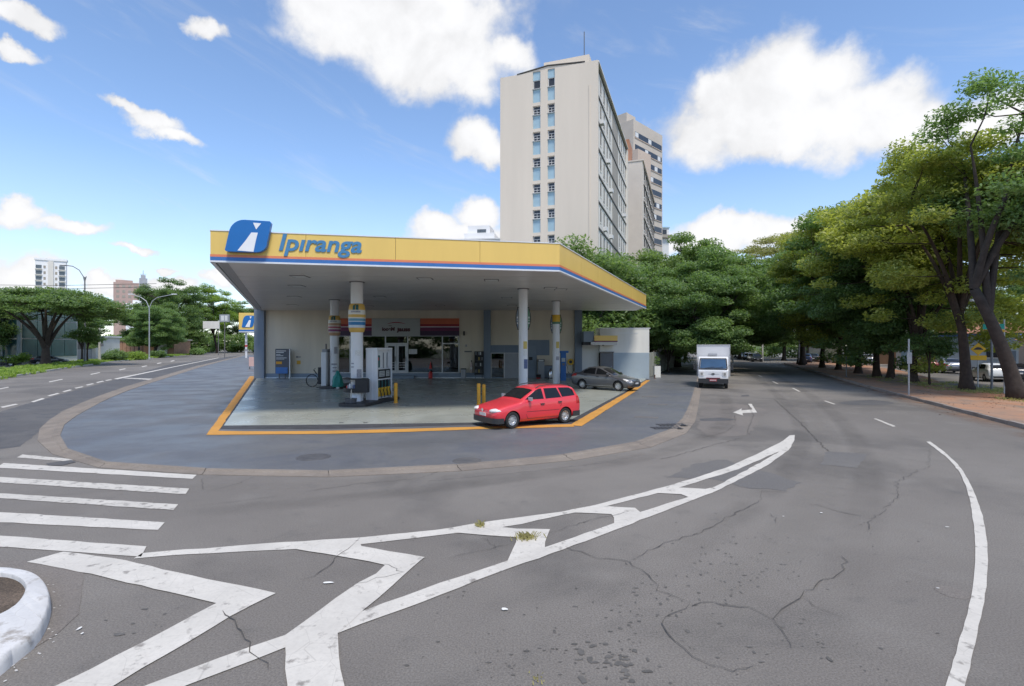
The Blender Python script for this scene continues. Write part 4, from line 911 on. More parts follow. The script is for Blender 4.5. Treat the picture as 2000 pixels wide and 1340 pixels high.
t = solo_at('hose_reel', 'dark hose reel with yellow coil on the end pillar', 'hose reel', (wx(1114),WY-.16,1.0), [('coil', MB().lathe([(.14,-.05),(.27,-.06),(.28,0),(.27,.06),(.14,.05)],(0,-.05,.45),20,axis='y'), 'pump_yellow', dict(smooth=True)),('hub', MB().lathe([(0,-.09),(.13,-.08),(.13,.06)],(0,-.05,.45),16,axis='y'), 'black'),('bracket', MB().bx(-.05,.05,.0,.14,.2,.7), 'iron'),('hose', MB().tube([(.2,-.05,.3),(.22,-.1,-.3),(.02,-.15,-.75),(-.2,-.1,-.4)],.03), 'rubber')])
# poster totem at the left end of the shop wall
tt = thing('poster_totem', 'grey free standing poster board by the beige end wall', 'totem', (wx(557),WY-.55,FZ))
MB().rbox((0,0,1.46),(1.12,.16,2.1),.04,axis='y').build('board', mat('totem_grey', (.085,.09,.105), .5, .1, 1), tt)
MB().bx(.60,.68,-.08,.08,0,2.5).build('post', 'trim_white', tt)
MB().bx(-.5,.5,-.14,-.085,.42,.95).build('blue_panel', 'fascia_blue', tt)
MB().bx(-.48,.0,-.10,-.083,1.22,1.44).build('yellow_panel', 'bollard_yellow', tt)
for (z, x1, h) in ((2.3,.36,.07),(2.17,.16,.07),(2.0,-.12,.05),(1.9,.12,.05),(1.72,.4,.05),(1.62,.2,.04)): MB().bx(-.48,x1,-.095,-.083,z,z+h).build('print_line', 'paper_white', tt)
MB().lathe([(0,-.02),(.09,-.02),(.09,0)],(.05,-.1,.5),14,axis='y').build('knob', 'black', tt)
MB().bx(-.4,.4,-.2,.2,0,.04).build('foot', 'light_rim', tt); MB().bx(-.3,-.22,-.03,.03,.04,.45).build('leg', 'light_rim', tt); MB().bx(.22,.3,-.03,.03,.04,.45).build('leg', 'light_rim', tt)
solo_at('wall_plaque', 'small yellow plaque on the beige wall beside the poster board', 'plaque', (wx(583.5),WY,wz(711.5)), [('plate', MB().bx(-.16,.16,-.02,0,0,.32), 'pump_yellow'),('symbol', MB().bx(-.07,.07,-.026,-.019,.08,.22), 'bollard_yellow')])
solo_at('wall_lettering', 'tiny dark lettering above the yellow wall plaque', 'lettering', (wx(583),WY,wz(699)), [('mark', MB().lathe([(0,-.02),(.08,-.02),(.08,0)],(-.12,0,.08),12,axis='y'), 'light_rim'),('bar', MB().bx(-.02,.2,-.015,0,.04,.11), 'light_rim')])
# emblem cone extinguisher in front of the storefront
solo_at('red_extinguisher', 'red extinguisher standing at the foot of the shop window', 'extinguisher', (wx(842),WY-.35,FZ), [('cylinder', MB().lathe([(0,0),(.17,.01),(.17,.46),(.10,.56),(.03,.6),(0,.6)],(0,0,0),16), 'red_plastic', dict(smooth=True)),('valve', MB().bx(-.05,.05,-.05,.05,.6,.7), 'black'),('sign_plate', MB().prism_xz([(-.12,.82),(.12,.82),(0,1.45)],-.01,.01), 'red_plastic'),('rod', MB().bx(-.012,.012,-.012,.012,.66,.9), 'iron')])
# ------------------------------------------------------------------ column signs
def barrel(x, y, zc, hh, rr, bands, label):
    t = thing('column_sign', label, 'sign', (x,y,zc-hh), 0, 'barrel signs on the pump columns')
    z0 = 0.0
    tot = 2*hh
    for (frac0, frac1, material) in bands:
        prof = []
        for k in range(7):
            f = frac0+(frac1-frac0)*k/6; z = f*tot; u = (z-hh)/hh; prof.append((0.30+(rr-0.30)*math.sqrt(max(0,1-abs(u)**2.6)), z))
        MB().lathe(prof, (0,0,0), 28).build('colour_band', material, t, smooth=True)
    # small dark emblem near the top, facing the street
    f = .87; z = f*tot; r = 0.30+(rr-0.30)*math.sqrt(max(0,1-abs((z-hh)/hh)**2.6))+.012
    for (a0, a1) in ((258,274),(279,297)):
        MB().lathe([(r+.018,z-.13),(r+.005,z),(r-.02,z+.09)], (0,0,0), 5, a0=math.radians(a0), a1=math.radians(a1)).build('emblem', 'hose_green', t, smooth=True)
    MB().lathe([(r-.03,z+.085),(r-.045,z+.13)], (0,0,0), 6, a0=math.radians(266), a1=math.radians(299)).build('emblem', 'hose_green', t, smooth=True)
    f = .71; z = f*tot; r = 0.30+(rr-0.30)*math.sqrt(max(0,1-abs((z-hh)/hh)**2.6))+.008
    MB().lathe([(r,z-.035),(r,z+.035)], (0,0,0), 8, a0=math.radians(245), a1=math.radians(310)).build('word_strip', 'paper_grey', t, smooth=True)
    return t
mat('band_yellow', (.58,.36,.08), .45, .08); mat('band_cream', (.62,.60,.54), .45, .05); mat('band_cyan', (.10,.26,.36), .45, .05); mat('band_sea', (.02,.16,.36), .45, .05); mat('band_ice', (.50,.58,.66), .45, .05)
mat('band_tan', (.42,.26,.15), .45, .06); mat('band_rose', (.36,.08,.11), .45, .06); mat('band_purple', (.20,.04,.13), .45, .06)
zc = HZ(621, 24.3)
barrel(-7.42,24.5,zc,.68,.40,[(0,.16,'band_yellow'),(.16,.25,'band_ice'),(.25,.36,'band_sea'),(.36,.39,'band_ice'),(.39,.48,'band_cyan'),(.48,.52,'band_cream'),(.52,.62,'band_yellow'),(.62,.78,'band_cream'),(.78,1,'band_yellow')], 'yellow, white and blue banded barrel sign on the front pump column')
zc = HZ(636, 33.7)
barrel(-11.75,33.9,zc,.66,.40,[(0,.16,'band_tan'),(.16,.2,'band_cream'),(.2,.32,'band_purple'),(.32,.36,'band_cream'),(.36,.46,'band_rose'),(.46,.5,'band_cream'),(.5,.62,'band_tan'),(.62,.78,'band_cream'),(.78,1,'band_yellow')], 'yellow, rose and purple banded barrel sign on the rear left column')
mat('sign_green', (.08,.20,.12), .5, .1)
def wing_sign(x, y, r, zc, h, label, cap):
    t = thing('column_sign', label, 'sign', (x,y,zc-h/2), 0, 'winged signs on the right columns')
    for s in (-1, 1):
        n = 9; poly = [(s*(r+.03+.12*(1-((2*k/n-1))**2)), h*k/n) for k in range(n+1)]
        m = MB(); 
        for (a, b) in zip(poly[:-1], poly[1:]): m.tube([(a[0],-.05,a[1]),(b[0],-.05,b[1])],.022,6)
        m.bx(s*(r-.02),s*(r+.08),-.07,-.03,0,.04).bx(s*(r-.02),s*(r+.08),-.07,-.03,h-.04,h)
        m.build('bracket', 'black', t)
        pl_ = MB().prism_xz(([(s*(r+.01),.05)]+[(p[0]*.93, p[1]) for p in poly[1:-1]]+[(s*(r+.01),h-.05)])[::s], -.035, .035)
        pp = pl_.build('panel', 'sign_green' if s > 0 else 'pillar_blue', t)
        MB().bx(s*(r+.03),s*(r+.1),-.042,-.036,.25*h,.32*h).bx(s*(r+.03),s*(r+.1),-.042,-.036,.4*h,.43*h).bx(s*(r+.03),s*(r+.09),-.042,-.036,.5*h,.58*h).build('print_block', 'paper_white', pp)
    if cap:
        MB().lathe([(r+.02,h*.62),(r+.03,h*.8),(r+.02,h*.98),(r*.5,h*1.13),(r*.2,h*1.15)],(0,0,0),20).build('yellow_cap', 'pump_yellow', t, smooth=True)
        MB().lathe([(r+.025,h*.5),(r+.028,h*.62)],(0,0,0),20).build('green_band', 'sign_green', t, smooth=True)
wing_sign(0.6,27.4,.245,HZ(622,27.4),1.2,'dark framed winged sign high on the front right column',False)
wing_sign(3.0,34.8,.245,HZ(633,34.8),1.25,'winged sign with yellow cap on the rear right column',True)

# ------------------------------------------------------------------ pump island and pump
AX = Vector((0.25,0.968,0)); ISL_A = math.atan2(AX.y, AX.x)-PI/2
isle = solo('pump_island', 'black edged raised island under the white fuel pump', 'island', MB().rbox((0,0,.07),(1.35,3.9,.14),.35,5), mat('island_black', (.035,.035,.038), .5, .25, 3), bevel=.015)
isle.location = (-6.86,24.9,FZ); isle.rotation_euler.z = ISL_A
def pump(label, loc, rz, full=True, group='fuel pumps'):
    t = thing('fuel_pump', label, 'fuel pump', loc, rz, group)
    L, W, Hh = 1.55, .62, 2.42          # long axis is local y; the hose side faces +x
    MB().rbox((-W/2+.2,0,Hh/2),(.4,L,Hh),.05).build('cabinet', 'white_plastic', t, bevel=0)
    MB().bx(-W/2+.4,W/2,-L/2+.02,-L/2+.10,0,Hh).build('end_panel', 'white_plastic', t); MB().bx(-W/2+.4,W/2,L/2-.10,L/2-.02,0,Hh).build('end_panel', 'white_plastic', t)
    MB().bx(-W/2,W/2,-L/2-.01,L/2+.01,Hh,Hh+.10).build('top_cap', 'white_plastic', t, bevel=.02)
    MB().bx(-W/2+.4,-W/2+.43,-L/2+.1,L/2-.1,1.45,2.3).build('back_panel', 'trim_white', t)
    MB().bx(-W/2+.4,W/2-.06,-L/2+.1,L/2-.1,1.02,1.45).build('display_box', 'black', t)
    for (y0, y1) in ((-.45,.05),(.22,.55)):
        d = MB().bx(W/2-.06,W/2-.045,y0,y1,1.1,1.38).build('display', 'screen_grey', t)
        for k in range(3): MB().bx(W/2-.045,W/2-.041,y0+.06,y1-.06,1.14+.08*k,1.17+.08*k).build('digits', 'light_rim', d)
    MB().bx(-W/2+.4,W/2-.02,-L/2+.1,L/2-.1,.95,1.0).build('ledge', 'trim_white', t)
    MB().bx(-W/2+.4,-W/2+.44,-L/2+.1,L/2-.1,.12,.95).build('nozzle_panel', 'black', t)
    MB().rbox((-W/2+.47,-.45,1.85),(.06,.36,.6),.06,axis='x').build('card_reader', 'hose_green', t)
    MB().bx(-W/2+.49,-W/2+.51,-.52,-.38,1.9,2.05).build('logo_patch', 'red_plastic', t)
    MB().bx(-W/2+.46,-W/2+.49,.1,.16,1.5,2.28).build('rib', 'grey_plastic', t); MB().bx(-W/2+.46,-W/2+.49,.48,.54,1.5,2.28).build('rib', 'grey_plastic', t)
    for k in range(4):
        y = -.5+k*.33
        n = MB().rbox((-W/2+.53,y,.36),(.16,.24,.42),.04).build('nozzle_boot', 'pump_yellow', t)
        MB().tube([(-W/2+.55,y,.5),(-W/2+.56,y,.7),(-W/2+.55,y+.02,.9)],.035,7).build('nozzle', 'hose_green', t)
        MB().tube([(-W/2+.6,y,.5),(-W/2+.70,y,.28),(-W/2+.66,y+.08,.10),(-W/2+.58,y+.14,.3),(-W/2+.56,y+.13,.95)],.017,6).build('hose', 'rubber', t)
    return t
pc = Vector((-6.78,25.0,0))+AX*.5
pump('white multi nozzle fuel pump with yellow nozzle boots beside the front column', (pc.x+.05,pc.y,FZ+.14), ISL_A)
# shelf of oil bottles wrapped round the front column
t = thing('column_shelf', 'black shelf of oil bottles wrapped round the front column', 'shelf', (-7.42,24.5,0.62))
MB().lathe([(.30,0),(.62,0),(.62,.05),(.62,.20),(.60,.20),(.60,.03),(.30,.03)],(0,0,0),20,a0=math.radians(170),a1=math.radians(330)).build('tray', 'black', t)
MB().bx(.1,.66,-.62,-.2,0,.62).build('side_box', 'black', t)
MB().lathe([(.30,.58),(.66,.60),(.66,.66),(.30,.66)],(0,0,0),20,a0=math.radians(150),a1=math.radians(340)).build('hood', 'black', t)
for k, a in enumerate(np.linspace(222,285,6)):
    aa = math.radians(a); MB().rbox((.48*math.cos(aa),.48*math.sin(aa),.16+.03*(k%3)),(.09,.09,.28+.06*(k%3)),.025).build('bottle', ['red_plastic','paper_grey','paper_white','grey_plastic','paper_blue','paper_white'][k], t)
solo_at('floor_bucket', 'low black bucket with a stick on the island end', 'bucket', (-7.35,23.35,FZ+.14), [('bucket', MB().lathe([(0,0),(.24,.01),(.27,.2),(.27,.22),(.24,.2),(.2,.04),(0,.04)],(0,0,0),18), 'iron', dict(smooth=True)),('stick', MB().tube([(0,0,.04),(.02,.02,.62)],.022), 'cream')])
solo_at('column_base_panel', 'white guard panel at the foot of the front column', 'panel', (-7.2,24.15,FZ+.14), [('sheet', MB().lathe([(.42,0),(.42,.62)],(-.2,.3,0),10,a0=math.radians(240),a1=math.radians(310)), 'trim_white', dict(smooth=True)),('handle', MB().tube([(.2,-.02,.1),(.3,.02,.5),(.1,-.05,.7)],.02), 'light_rim')])
# second island further back with its slim pump, hose ring and cover
is2 = dup(isle, (-11.4,34.6,FZ), ISL_A, 'black edged raised island at the rear left column')
def bollard(px, py, h, label):
    p = G(px, py, FZ); t = thing('bollard', label, 'bollard', (p[0],p[1],FZ), 0, 'yellow guard bollards')
    MB().lathe([(.085,0),(.085,h-.05),(.07,h-.01),(0,h)],(0,0,0),18).build('post', 'bollard_yellow', t, smooth=True)
    MB().lathe([(.12,0),(.12,.015),(.085,.02)],(0,0,0),18).build('base_plate', 'bollard_yellow', t); MB().lathe([(.0865,h*.72),(.0865,h*.80)],(0,0,0),18).build('reflective_band', 'pump_yellow', t)
bollard(773,787,.98,'yellow steel bollard at the right end of the pump island')
bollard(935,790,1.0,'taller yellow bollard behind the red wagon bonnet, left of two')
bollard(945,788,.92,'shorter yellow bollard behind the red wagon bonnet, right of two')
solo_at('slim_pump', 'narrow grey pump cabinet at the rear left column', 'fuel pump', (-12.35,34.0,FZ+.14), [('body', MB().rbox((0,0,1.1),(.34,.9,2.2),.04), 'white_plastic'),('head', MB().rbox((0,0,2.3),(.3,.7,.2),.04), 'grey_plastic'),('lamp_post', MB().tube([(0,0,2.4),(0,0,2.75)],.05), 'light_rim'),('side_panel', MB().bx(-.19,-.17,-.4,.4,.2,1.3), 'black'),('hose', MB().tube([(-.2,-.2,1.2),(-.3,-.25,.7),(-.25,-.2,.2),(-.18,-.1,.9)],.02), 'rubber')])
solo_at('hose_loop', 'loop of black hose hung out beside the slim pump', 'hose', (-12.7,33.6,FZ), [('loop', MB().tube([( -.42+.38*math.cos(a)*1.0, 0, .48+.40*math.sin(a)) for a in np.linspace(0,2*PI*.98,26)],.028,7), 'rubber'),('holder', MB().rbox((.08,.0,.8),(.22,.12,1.1),.04), 'black'),('nozzle', MB().tube([(-.1,-.02,.9),(-.3,-.04,1.2),(-.2,-.03,1.28)],.035), 'black'),('foot', MB().bx(-.1,.25,-.12,.12,0,.05), 'black')])
bg = thing('covered_pump', 'teal plastic cover draped over a small stand by the rear column', 'cover', (-11.1,32.6,FZ))
m = MB(); n = 16; prof = [(.02,1.18),(.09,1.1),(.14,.95),(.26,.78),(.3,.5),(.33,.3),(.3,.16)]
for k in range(n):
    for j, (r, z) in enumerate(prof):
        rr = r*(1+.18*math.sin(k*2.1+j)); m.v.append((rr*math.cos(2*PI*k/n), rr*math.sin(2*PI*k/n), z+.02*math.sin(k*3+j)))
m.f = [(k*7+j, ((k+1)%n)*7+j, ((k+1)%n)*7+j+1, k*7+j+1)[::-1] for k in range(n) for j in range(6)]
m.build('drape', 'teal', bg, smooth=True, angle=60); MB().lathe([(0,0),(.22,.0),(.2,.05),(.05,.08),(.04,.3)],(0,0,0),14).build('stand', 'light_rim', bg); MB().lathe([(0,.04),(.1,.06),(.1,.2),(0,.22)],(.05,-.12,0),10).build('white_base', 'trim_white', bg)

# ------------------------------------------------------------------ annex to the right of the shop
mat('annex_white', (.70,.69,.65), .85, .08, .8, streak=True); mat('annex_blue', (.34,.41,.47), .8, .06, .8); mat('door_grey', (.13,.135,.15), .6, .1)
AY = 43.3
def ax(px): return (px-1000)/1000*AY
def azz(py): return HZ(py, AY)
annex = thing('annex_building', 'low white and blue annex at the right end of the shop', 'building', (ax(1200),AY,0))
def ab(m, name, material, parent=annex, **k):
    m.v = [(p[0]-ax(1200), p[1]-AY, p[2]) for p in m.v]; return m.build(name, material, parent, **k)
ab(MB().bx(ax(1196),ax(1268),AY,AY+5,azz(689),azz(642)), 'wall', 'annex_white')
ab(MB().bx(ax(1196),ax(1268),AY-.012,AY+5.004,0,azz(689)), 'blue_dado', 'annex_blue')
ab(MB().bx(ax(1172),ax(1196),AY,AY+5,azz(689),azz(642)-.005), 'wall', 'annex_white')
ab(MB().bx(ax(1137),ax(1172),AY+.6,AY+5,.5,azz(660)), 'wall', 'annex_white'); ab(MB().bx(ax(1137),ax(1172),AY+.58,AY+4.99,0,.5), 'blue_dado', 'annex_blue')
ab(MB().bx(ax(1171),ax(1270),AY-.03,AY+5.03,azz(642),azz(642)+.07), 'coping', 'trim_white')
dr_ = ab(MB().bx(ax(1174),ax(1196),AY-.03,AY+.05,0,azz(689)-.02), 'door', 'door_grey'); ab(MB().lathe([(0,-.06),(.04,-.05),(.04,0)],(ax(1194),AY-.03,1.05),10,axis='y'), 'handle', 'steel', dr_)
ab(MB().bx(ax(1172),ax(1174),AY-.05,AY+.02,0,azz(688)).bx(ax(1196),ax(1198),AY-.05,AY+.02,0,azz(688)), 'door_frame', 'light_rim')
ab(MB().bx(ax(1172),ax(1199),AY-.12,AY,azz(688.5),azz(687)), 'lintel', 'light_rim')
ab(MB().bx(ax(1136.5),ax(1156),AY-1.1,AY+.4,azz(668),azz(648)), 'header_box', 'band_blue')
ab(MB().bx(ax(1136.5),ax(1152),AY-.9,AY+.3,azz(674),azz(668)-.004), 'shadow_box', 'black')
ab(MB().bx(ax(1156.2),ax(1200),AY-1.3,AY+.2,azz(666),azz(656)), 'fascia_panel', 'fascia_yellow'); ab(MB().bx(ax(1156.2),ax(1200),AY-1.305,AY+.2,azz(668),azz(666)), 'blue_band', 'st_plum')
ab(MB().bx(ax(1150),ax(1199),AY-1.28,AY+.2,azz(674),azz(668)), 'soffit_panel', 'soffit'); ab(MB().lathe([(0,-.08),(.07,-.05),(.08,.0)],(ax(1175),AY-.7,azz(674)),12), 'lamp', 'black')
for py in (650,): ab(MB().bx(ax(1196),ax(1246),AY-.02,AY,azz(651),azz(650)), 'joint_line', 'trim_white')
# boundary wall running back along the street
fw = thing('boundary_wall', 'grey green concrete panel wall running back beside the pavement', 'wall', (12.0,45.5,0))
d = Vector((.42,1,0)).normalized(); L = 36.0; npn = 20
mat('fence_concrete', (.30,.31,.28), .9, .2, 1.1, streak=True, bump=.1); mat('fence_concrete_b', (.26,.27,.25), .9, .25, 1.3, streak=True)
ang = math.atan2(d.y, d.x)
for i in range(npn):
    p = d*((i+.5)*L/npn); MB().box((p.x,p.y,1.06),(L/npn-.14,.10,2.12+random.uniform(-.02,.02)),ang).build('wall_panel', random.choice(['fence_concrete','fence_concrete_b']), fw)
for i in range(npn+1):
    p = d*(i*L/npn); MB().box((p.x,p.y,1.11),(.16,.20,2.22),ang).build('post', 'fence_concrete', fw)
# planter against it
pl_ = solo_at('plant_pot', 'tall white square pot with a dark shrub beside the annex', 'plant pot', (G(1284,738)[0],G(1284,738)[1]+.2,AZ), [('pot', MB().rbox((0,0,.5),(.55,.55,1.0),.03), 'annex_white'),('soil', MB().bx(-.24,.24,-.24,.24,1.0,1.01), 'soil_dark')])
solo_at('gas_cylinder_stand', 'short brown post stump standing by the white pot', 'post', (G(1277,740)[0],G(1277,740)[1]-.3,AZ), [('post', MB().lathe([(.05,0),(.05,.3),(.03,.33),(0,.33)],(0,0,0),10), mat('rust', (.12,.06,.035), .8, .3)),('base', MB().lathe([(.1,0),(.1,.03),(.05,.04)],(0,0,0),10), 'rust')])
# ------------------------------------------------------------------ apartment block behind the station
mat('block_beige', (.67,.585,.49), .85, .05, .35, bump=.05, streak=True); mat('block_side', (.68,.645,.59), .85, .08, .6, streak=True); mat('slab_dark', (.10,.095,.09), .8, .2, 1)
mat('panel_sky', (.33,.47,.55), .6, .08, 1.2); mat('pane_dark', (.035,.038,.045), .12, .2, 3); mat('pane_rough', (.02,.02,.022), .7, .3, 3, spec=.1); mat('pane_mid', (.10,.12,.14), .15, .3, 3); mat('frame_white', (.66,.66,.66), .5, .05); mat('stair_brown', (.33,.30,.26), .8, .12, 1.2); mat('wing_pink', (.64,.56,.48), .85, .06, .5)
RB = math.atan2(-.335,.942)
blk = thing('apartment_block', 'tall beige apartment block with two columns of blue panelled windows', 'building', (9.07,54.0,0), RB)
FWd = 11.04; RZ = 33.0
def fac(px):                    # position across the front facade of a picture column, and its depth
    k = (px-1000)/1000; ca, sa = math.cos(RB), math.sin(RB)
    u = (9.07-k*54)/(k*sa-ca)*1.0
    return u, 54+u*sa
cols = [(1040.5,1055.5),(1069.5,1083.5)]
(a0,_),(a1,Ya) = fac(cols[0][0]), fac(cols[0][1]); (b0,_),(b1,Yb) = fac(cols[1][0]), fac(cols[1][1])
D_ = .35
for (x0, x1) in ((-FWd,a0),(a1,b0),(b1,0)): MB().bx(x0,x1,0,D_,0,RZ).build('front_wall', 'block_beige', blk)
MB().bx(-FWd+.01,-.3,D_,26,0,RZ-.02).build('core', 'block_side', blk)
for k in range(11):
    for (x0, x1, px) in ((a0,a1,1048),(b0,b1,1076)):
        Yd = fac(px)[1]; zt = HZ(155.8 if px < 1060 else 150.5, Yd)-2.86*k
        if zt < 3: continue
        MB().bx(x0,x1,.02,D_,zt-2.86,zt-2.50).build('spandrel', 'block_beige', blk)
        MB().bx(x0,x1,.14,D_,zt-2.50,zt-.98).build('blue_panel', 'panel_sky', blk)
        w = MB().bx(x0,x1,.24,.30,zt-.98,zt).build('window', 'pane_dark', blk)
        MB().bx(x0+.02,x0+.09,.18,.24,zt-.98,zt).bx(x1-.09,x1-.02,.18,.24,zt-.98,zt).bx(x0+.09,x1-.09,.18,.24,zt-.98,zt-.90).bx(x0+.09,x1-.09,.18,.24,zt-.05,zt).build('frame', 'frame_white', w)
        if k > 0:
            for j in (1,2): MB().bx(x0+.09,x1-.09,.19,.235,zt-.98+j*.3,zt-.94+j*.3).build('glazing_bar', 'frame_white', w)
            MB().bx((x0+x1)/2-.02,(x0+x1)/2+.02,.20,.236,zt-.9,zt-.4).build('glazing_bar', 'frame_white', w)
        MB().bx(x0-.04,x1+.04,-.05,.3,zt-1.02,zt-.985).build('sill', 'frame_white', w)
        if k == 0: MB().bx(x0,x1,.14,D_,zt,RZ).build('blue_panel', 'panel_sky', blk)
# low gable, roof house, mast
zr = RZ
m = MB().prism_xz([(-FWd*.80,zr),(-1.6,zr),(-3.0,zr+.12),(-FWd*.50,zr+.34)], 0.05, 24).build('gable_roof', 'block_beige', blk)
MB().add([(-FWd*.80-.2,-.05,zr+.0),(-FWd*.5,-.05,zr+.36),(-1.4,-.05,zr+.05),(-1.4,.5,zr+.05),(-FWd*.5,.5,zr+.36),(-FWd*.8-.2,.5,zr+.0),(-FWd*.80-.2,-.05,zr+.08),(-FWd*.5,-.05,zr+.46),(-1.4,-.05,zr+.13),(-1.4,.5,zr+.13),(-FWd*.5,.5,zr+.46),(-FWd*.8-.2,.5,zr+.08)], [(0,1,7,6),(1,2,8,7),(6,7,10,11),(7,8,9,10),(2,3,9,8),(0,6,11,5)]).build('eave', 'slab_dark', blk)
ph = MB().bx(-7.8,-2.2,6.5,13,zr,zr+4.5).build('roof_house', 'block_beige', blk); MB().tube([(-2.9,7,zr+4.5),(-2.9,7,zr+7.6)],.05,6).build('mast', 'slab_dark', ph); MB().tube([(-6.1,6.6,zr+.3),(-6.1,6.6,zr+2.6)],.06,6).build('pipe', 'slab_dark', ph)
MB().bx(-FWd,-FWd+.12,.36,26,zr,zr+.25).build('parapet', 'block_beige', blk)
MB().bx(-.95,-.85,-.06,0,4,zr-2.5).build('down_pipe', 'block_beige', blk)
# street side: floor bands, window bays, stair strip, air conditioners
FH = 2.86
for k in range(12):
    z = RZ-.25-FH*k
    if z < 2: continue
    MB().bx(-.3,-.20,.35,26,z,z+.20).build('floor_band', 'slab_dark', blk)
    if z-FH > 0:
        for i, t in enumerate((1.3,3.4,5.6,7.8,10.0,18.9,20.8,22.7,24.8)):
            w = MB().bx(-.30,-.292,t-.30,t+.30,z-1.75-(.25 if i in (2,6) else 0),z-.25).build('window', 'pane_rough', blk)
            MB().bx(-.30,-.28,t-.37,t-.31,z-1.8,z-.2).bx(-.30,-.28,t+.31,t+.37,z-1.8,z-.2).bx(-.30,-.26,t-.37,t+.37,z-1.95-(.25 if i in (2,6) else 0),z-1.82-(.25 if i in (2,6) else 0)).build('frame', 'block_side', w)
            if random.random() < .13: MB().bx(-.3,.1,t-.4,t+.35,z-2.35,z-1.9).build('air_conditioner', 'frame_white', blk)
        MB().bx(-.3,-.27,12.0,17.2,z-FH+.24,z-.02).build('stair_panel', 'stair_brown', blk)
MB().bx(-.3,-.08,0.351,.6,0,RZ-.25).build('corner_pier', 'block_beige', blk); MB().bx(-.4,.05,.36,26.1,RZ-.02,RZ+.14).build('eave', 'block_side', blk); MB().bx(-.3,.02,25.6,26.0,0,RZ-.3).build('corner_pier', 'block_side', blk)
# rear wing of the same estate
wing = thing('rear_wing', 'pinkish rear apartment wing behind the tall beige block', 'building', (9.07,54.0,0), RB)
MB().bx(-9,1.4,34,62,0,33.8).build('wall', 'wing_pink', wing); MB().bx(-9.1,1.6,33.9,62.1,33.8,34.0).build('eave', 'wing_pink', wing)
MB().bx(-6,-1,36,41,34.0,38.5).build('roof_house', mat('roof_rust', (.40,.19,.11), .85, .25, .5), wing)
for k in range(11):
    z = 33.2-FH*k
    MB().bx(1.4,1.55,36.2,62,z,z+.2).build('floor_band', 'slab_dark', wing)
    for i in range(8):
        t = 37.6+i*3.1; w = MB().bx(1.4,1.46,t-.6,t+.6,z-1.8,z-.3).build('window', 'pane_rough', wing); MB().bx(1.4,1.5,t-.7,t+.7,z-1.95,z-1.83).build('sill', 'frame_white', w)
# slim tower further behind
tw = thing('tower_block', 'grey brown tower with ribbon windows behind the beige block', 'building', (24.9,105,0), math.radians(45))
mat('tower_tan', (.52,.46,.40), .85, .08, .2); mat('tower_pink', (.52,.42,.35), .85, .08, .2)
MB().bx(0,11.9,0,10,0,49.4).build('wall', 'tower_tan', tw); MB().bx(.6,4,2,6,49.4,51.6).build('roof_house', 'tower_tan', tw)
MB().bx(-.05,5.0,-1.1,0,0,43).build('stair_tower', 'tower_pink', tw)
for k in range(15):
    z = 47.0-2.6*k
    x0 = .6 if k < 3 else 5.3
    w = MB().bx(x0,11.5,-.06,.02,z-1.15,z).build('window', 'pane_dark', tw)
    n = int((11.5-x0)/1.3)
    for j in range(n): 
        if (j*7+k*3)%4 == 0: MB().bx(x0+j*1.3,x0+j*1.3+1.2,-.09,-.06,z-1.05,z-.1).build('blind', 'frame_white', w)
    MB().bx(x0-.1,11.6,-.12,.02,z-1.3,z-1.16).build('sill', 'tower_pink', tw)
hb = thing('hill_house', 'small balconied white building at the foot of the ribbon windowed tower', 'building', (39.0,131,0), math.radians(10))
MB().bx(-2.5,1.2,0,8,0,33).build('wall', 'frame_white', hb); MB().bx(-2.4,1.6,-.8,0,30.4,31.2).build('balcony', 'stair_brown', hb); MB().bx(-1.5,.6,-.05,.02,31.3,32.6).build('window', 'pane_dark', hb); MB().bx(-2.7,1.4,-.2,8.2,33,33.3).build('roof', 'panel_sky', hb)
# white stepped building over the canopy edge
wb = thing('white_building', 'white stepped apartment building peeping over the canopy roof', 'building', (-6,78,0), math.radians(-8))
mat('far_white', (.80,.80,.81), .85, .05, .4)
MB().bx(-4.4,5.2,0,9,0,19.0).build('wall', 'far_white', wb); MB().bx(-1.6,3.2,1,7,19.0,20.2).build('roof_house', 'far_white', wb); MB().bx(-1.2,2.3,2,6,20.2,21.6).build('roof_house', 'far_white', wb); MB().bx(-4.6,5.4,-.15,9.1,18.95,19.15).build('eave', 'frame_white', wb)
for (x, z, w_) in ((-3.4,17.9,.5),(-2.6,18.2,.5),(-.4,18.5,.45),(.4,18.5,.45),(1.6,17.8,.5),(2.6,17.8,1.4),(1.0,20.9,1.4),(4.6,17.8,.4)):
    MB().bx(x-w_/2,x+w_/2,(-.04 if z < 19.2 else 1.96),.03 if z < 19.2 else 2.03,z-.4,z+.1).build('window', 'pane_mid', wb)
# far towers over the left trees
ft = thing('white_tower', 'pale high rise tower with balcony columns beyond the left trees', 'building', (-236,262,0), math.radians(34))
ft.scale = (.70,1,1); MB().bx(-8.5,8.5,0,3,0,46.5).build('wall', 'far_white', ft); MB().bx(-9,9,-.4,3.4,46.5,47.5).build('parapet', 'far_white', ft); MB().bx(-1.5,1.5,-.8,0,0,46).build('service_shaft', 'block_side', ft)
for k in range(15):
    z = 44-2.9*k
    for x in (-6.6,6.2):
        w = MB().bx(x-1.6,x+1.6,-.1,.05,z-1.9,z).build('window', 'pane_mid', ft); MB().bx(x-1.9,x+1.9,-.9,0,z-2.3,z-1.92).build('balcony', 'block_side', ft)
    for x in (-3.4,3.0): MB().bx(x-.6,x+.6,-.08,.05,z-1.6,z-.2).build('window', 'stair_brown', ft)
fp = thing('pink_tower', 'distant pinkish apartment tower seen between the lamp posts', 'building', (-226,300,0), math.radians(36))
MB().bx(-6,6,0,10,0,40).build('wall', mat('far_pink', (.46,.33,.29), .85, .08, .3), fp); MB().bx(-5,3,1,8,40,41.5).build('roof_house', 'far_pink', fp)
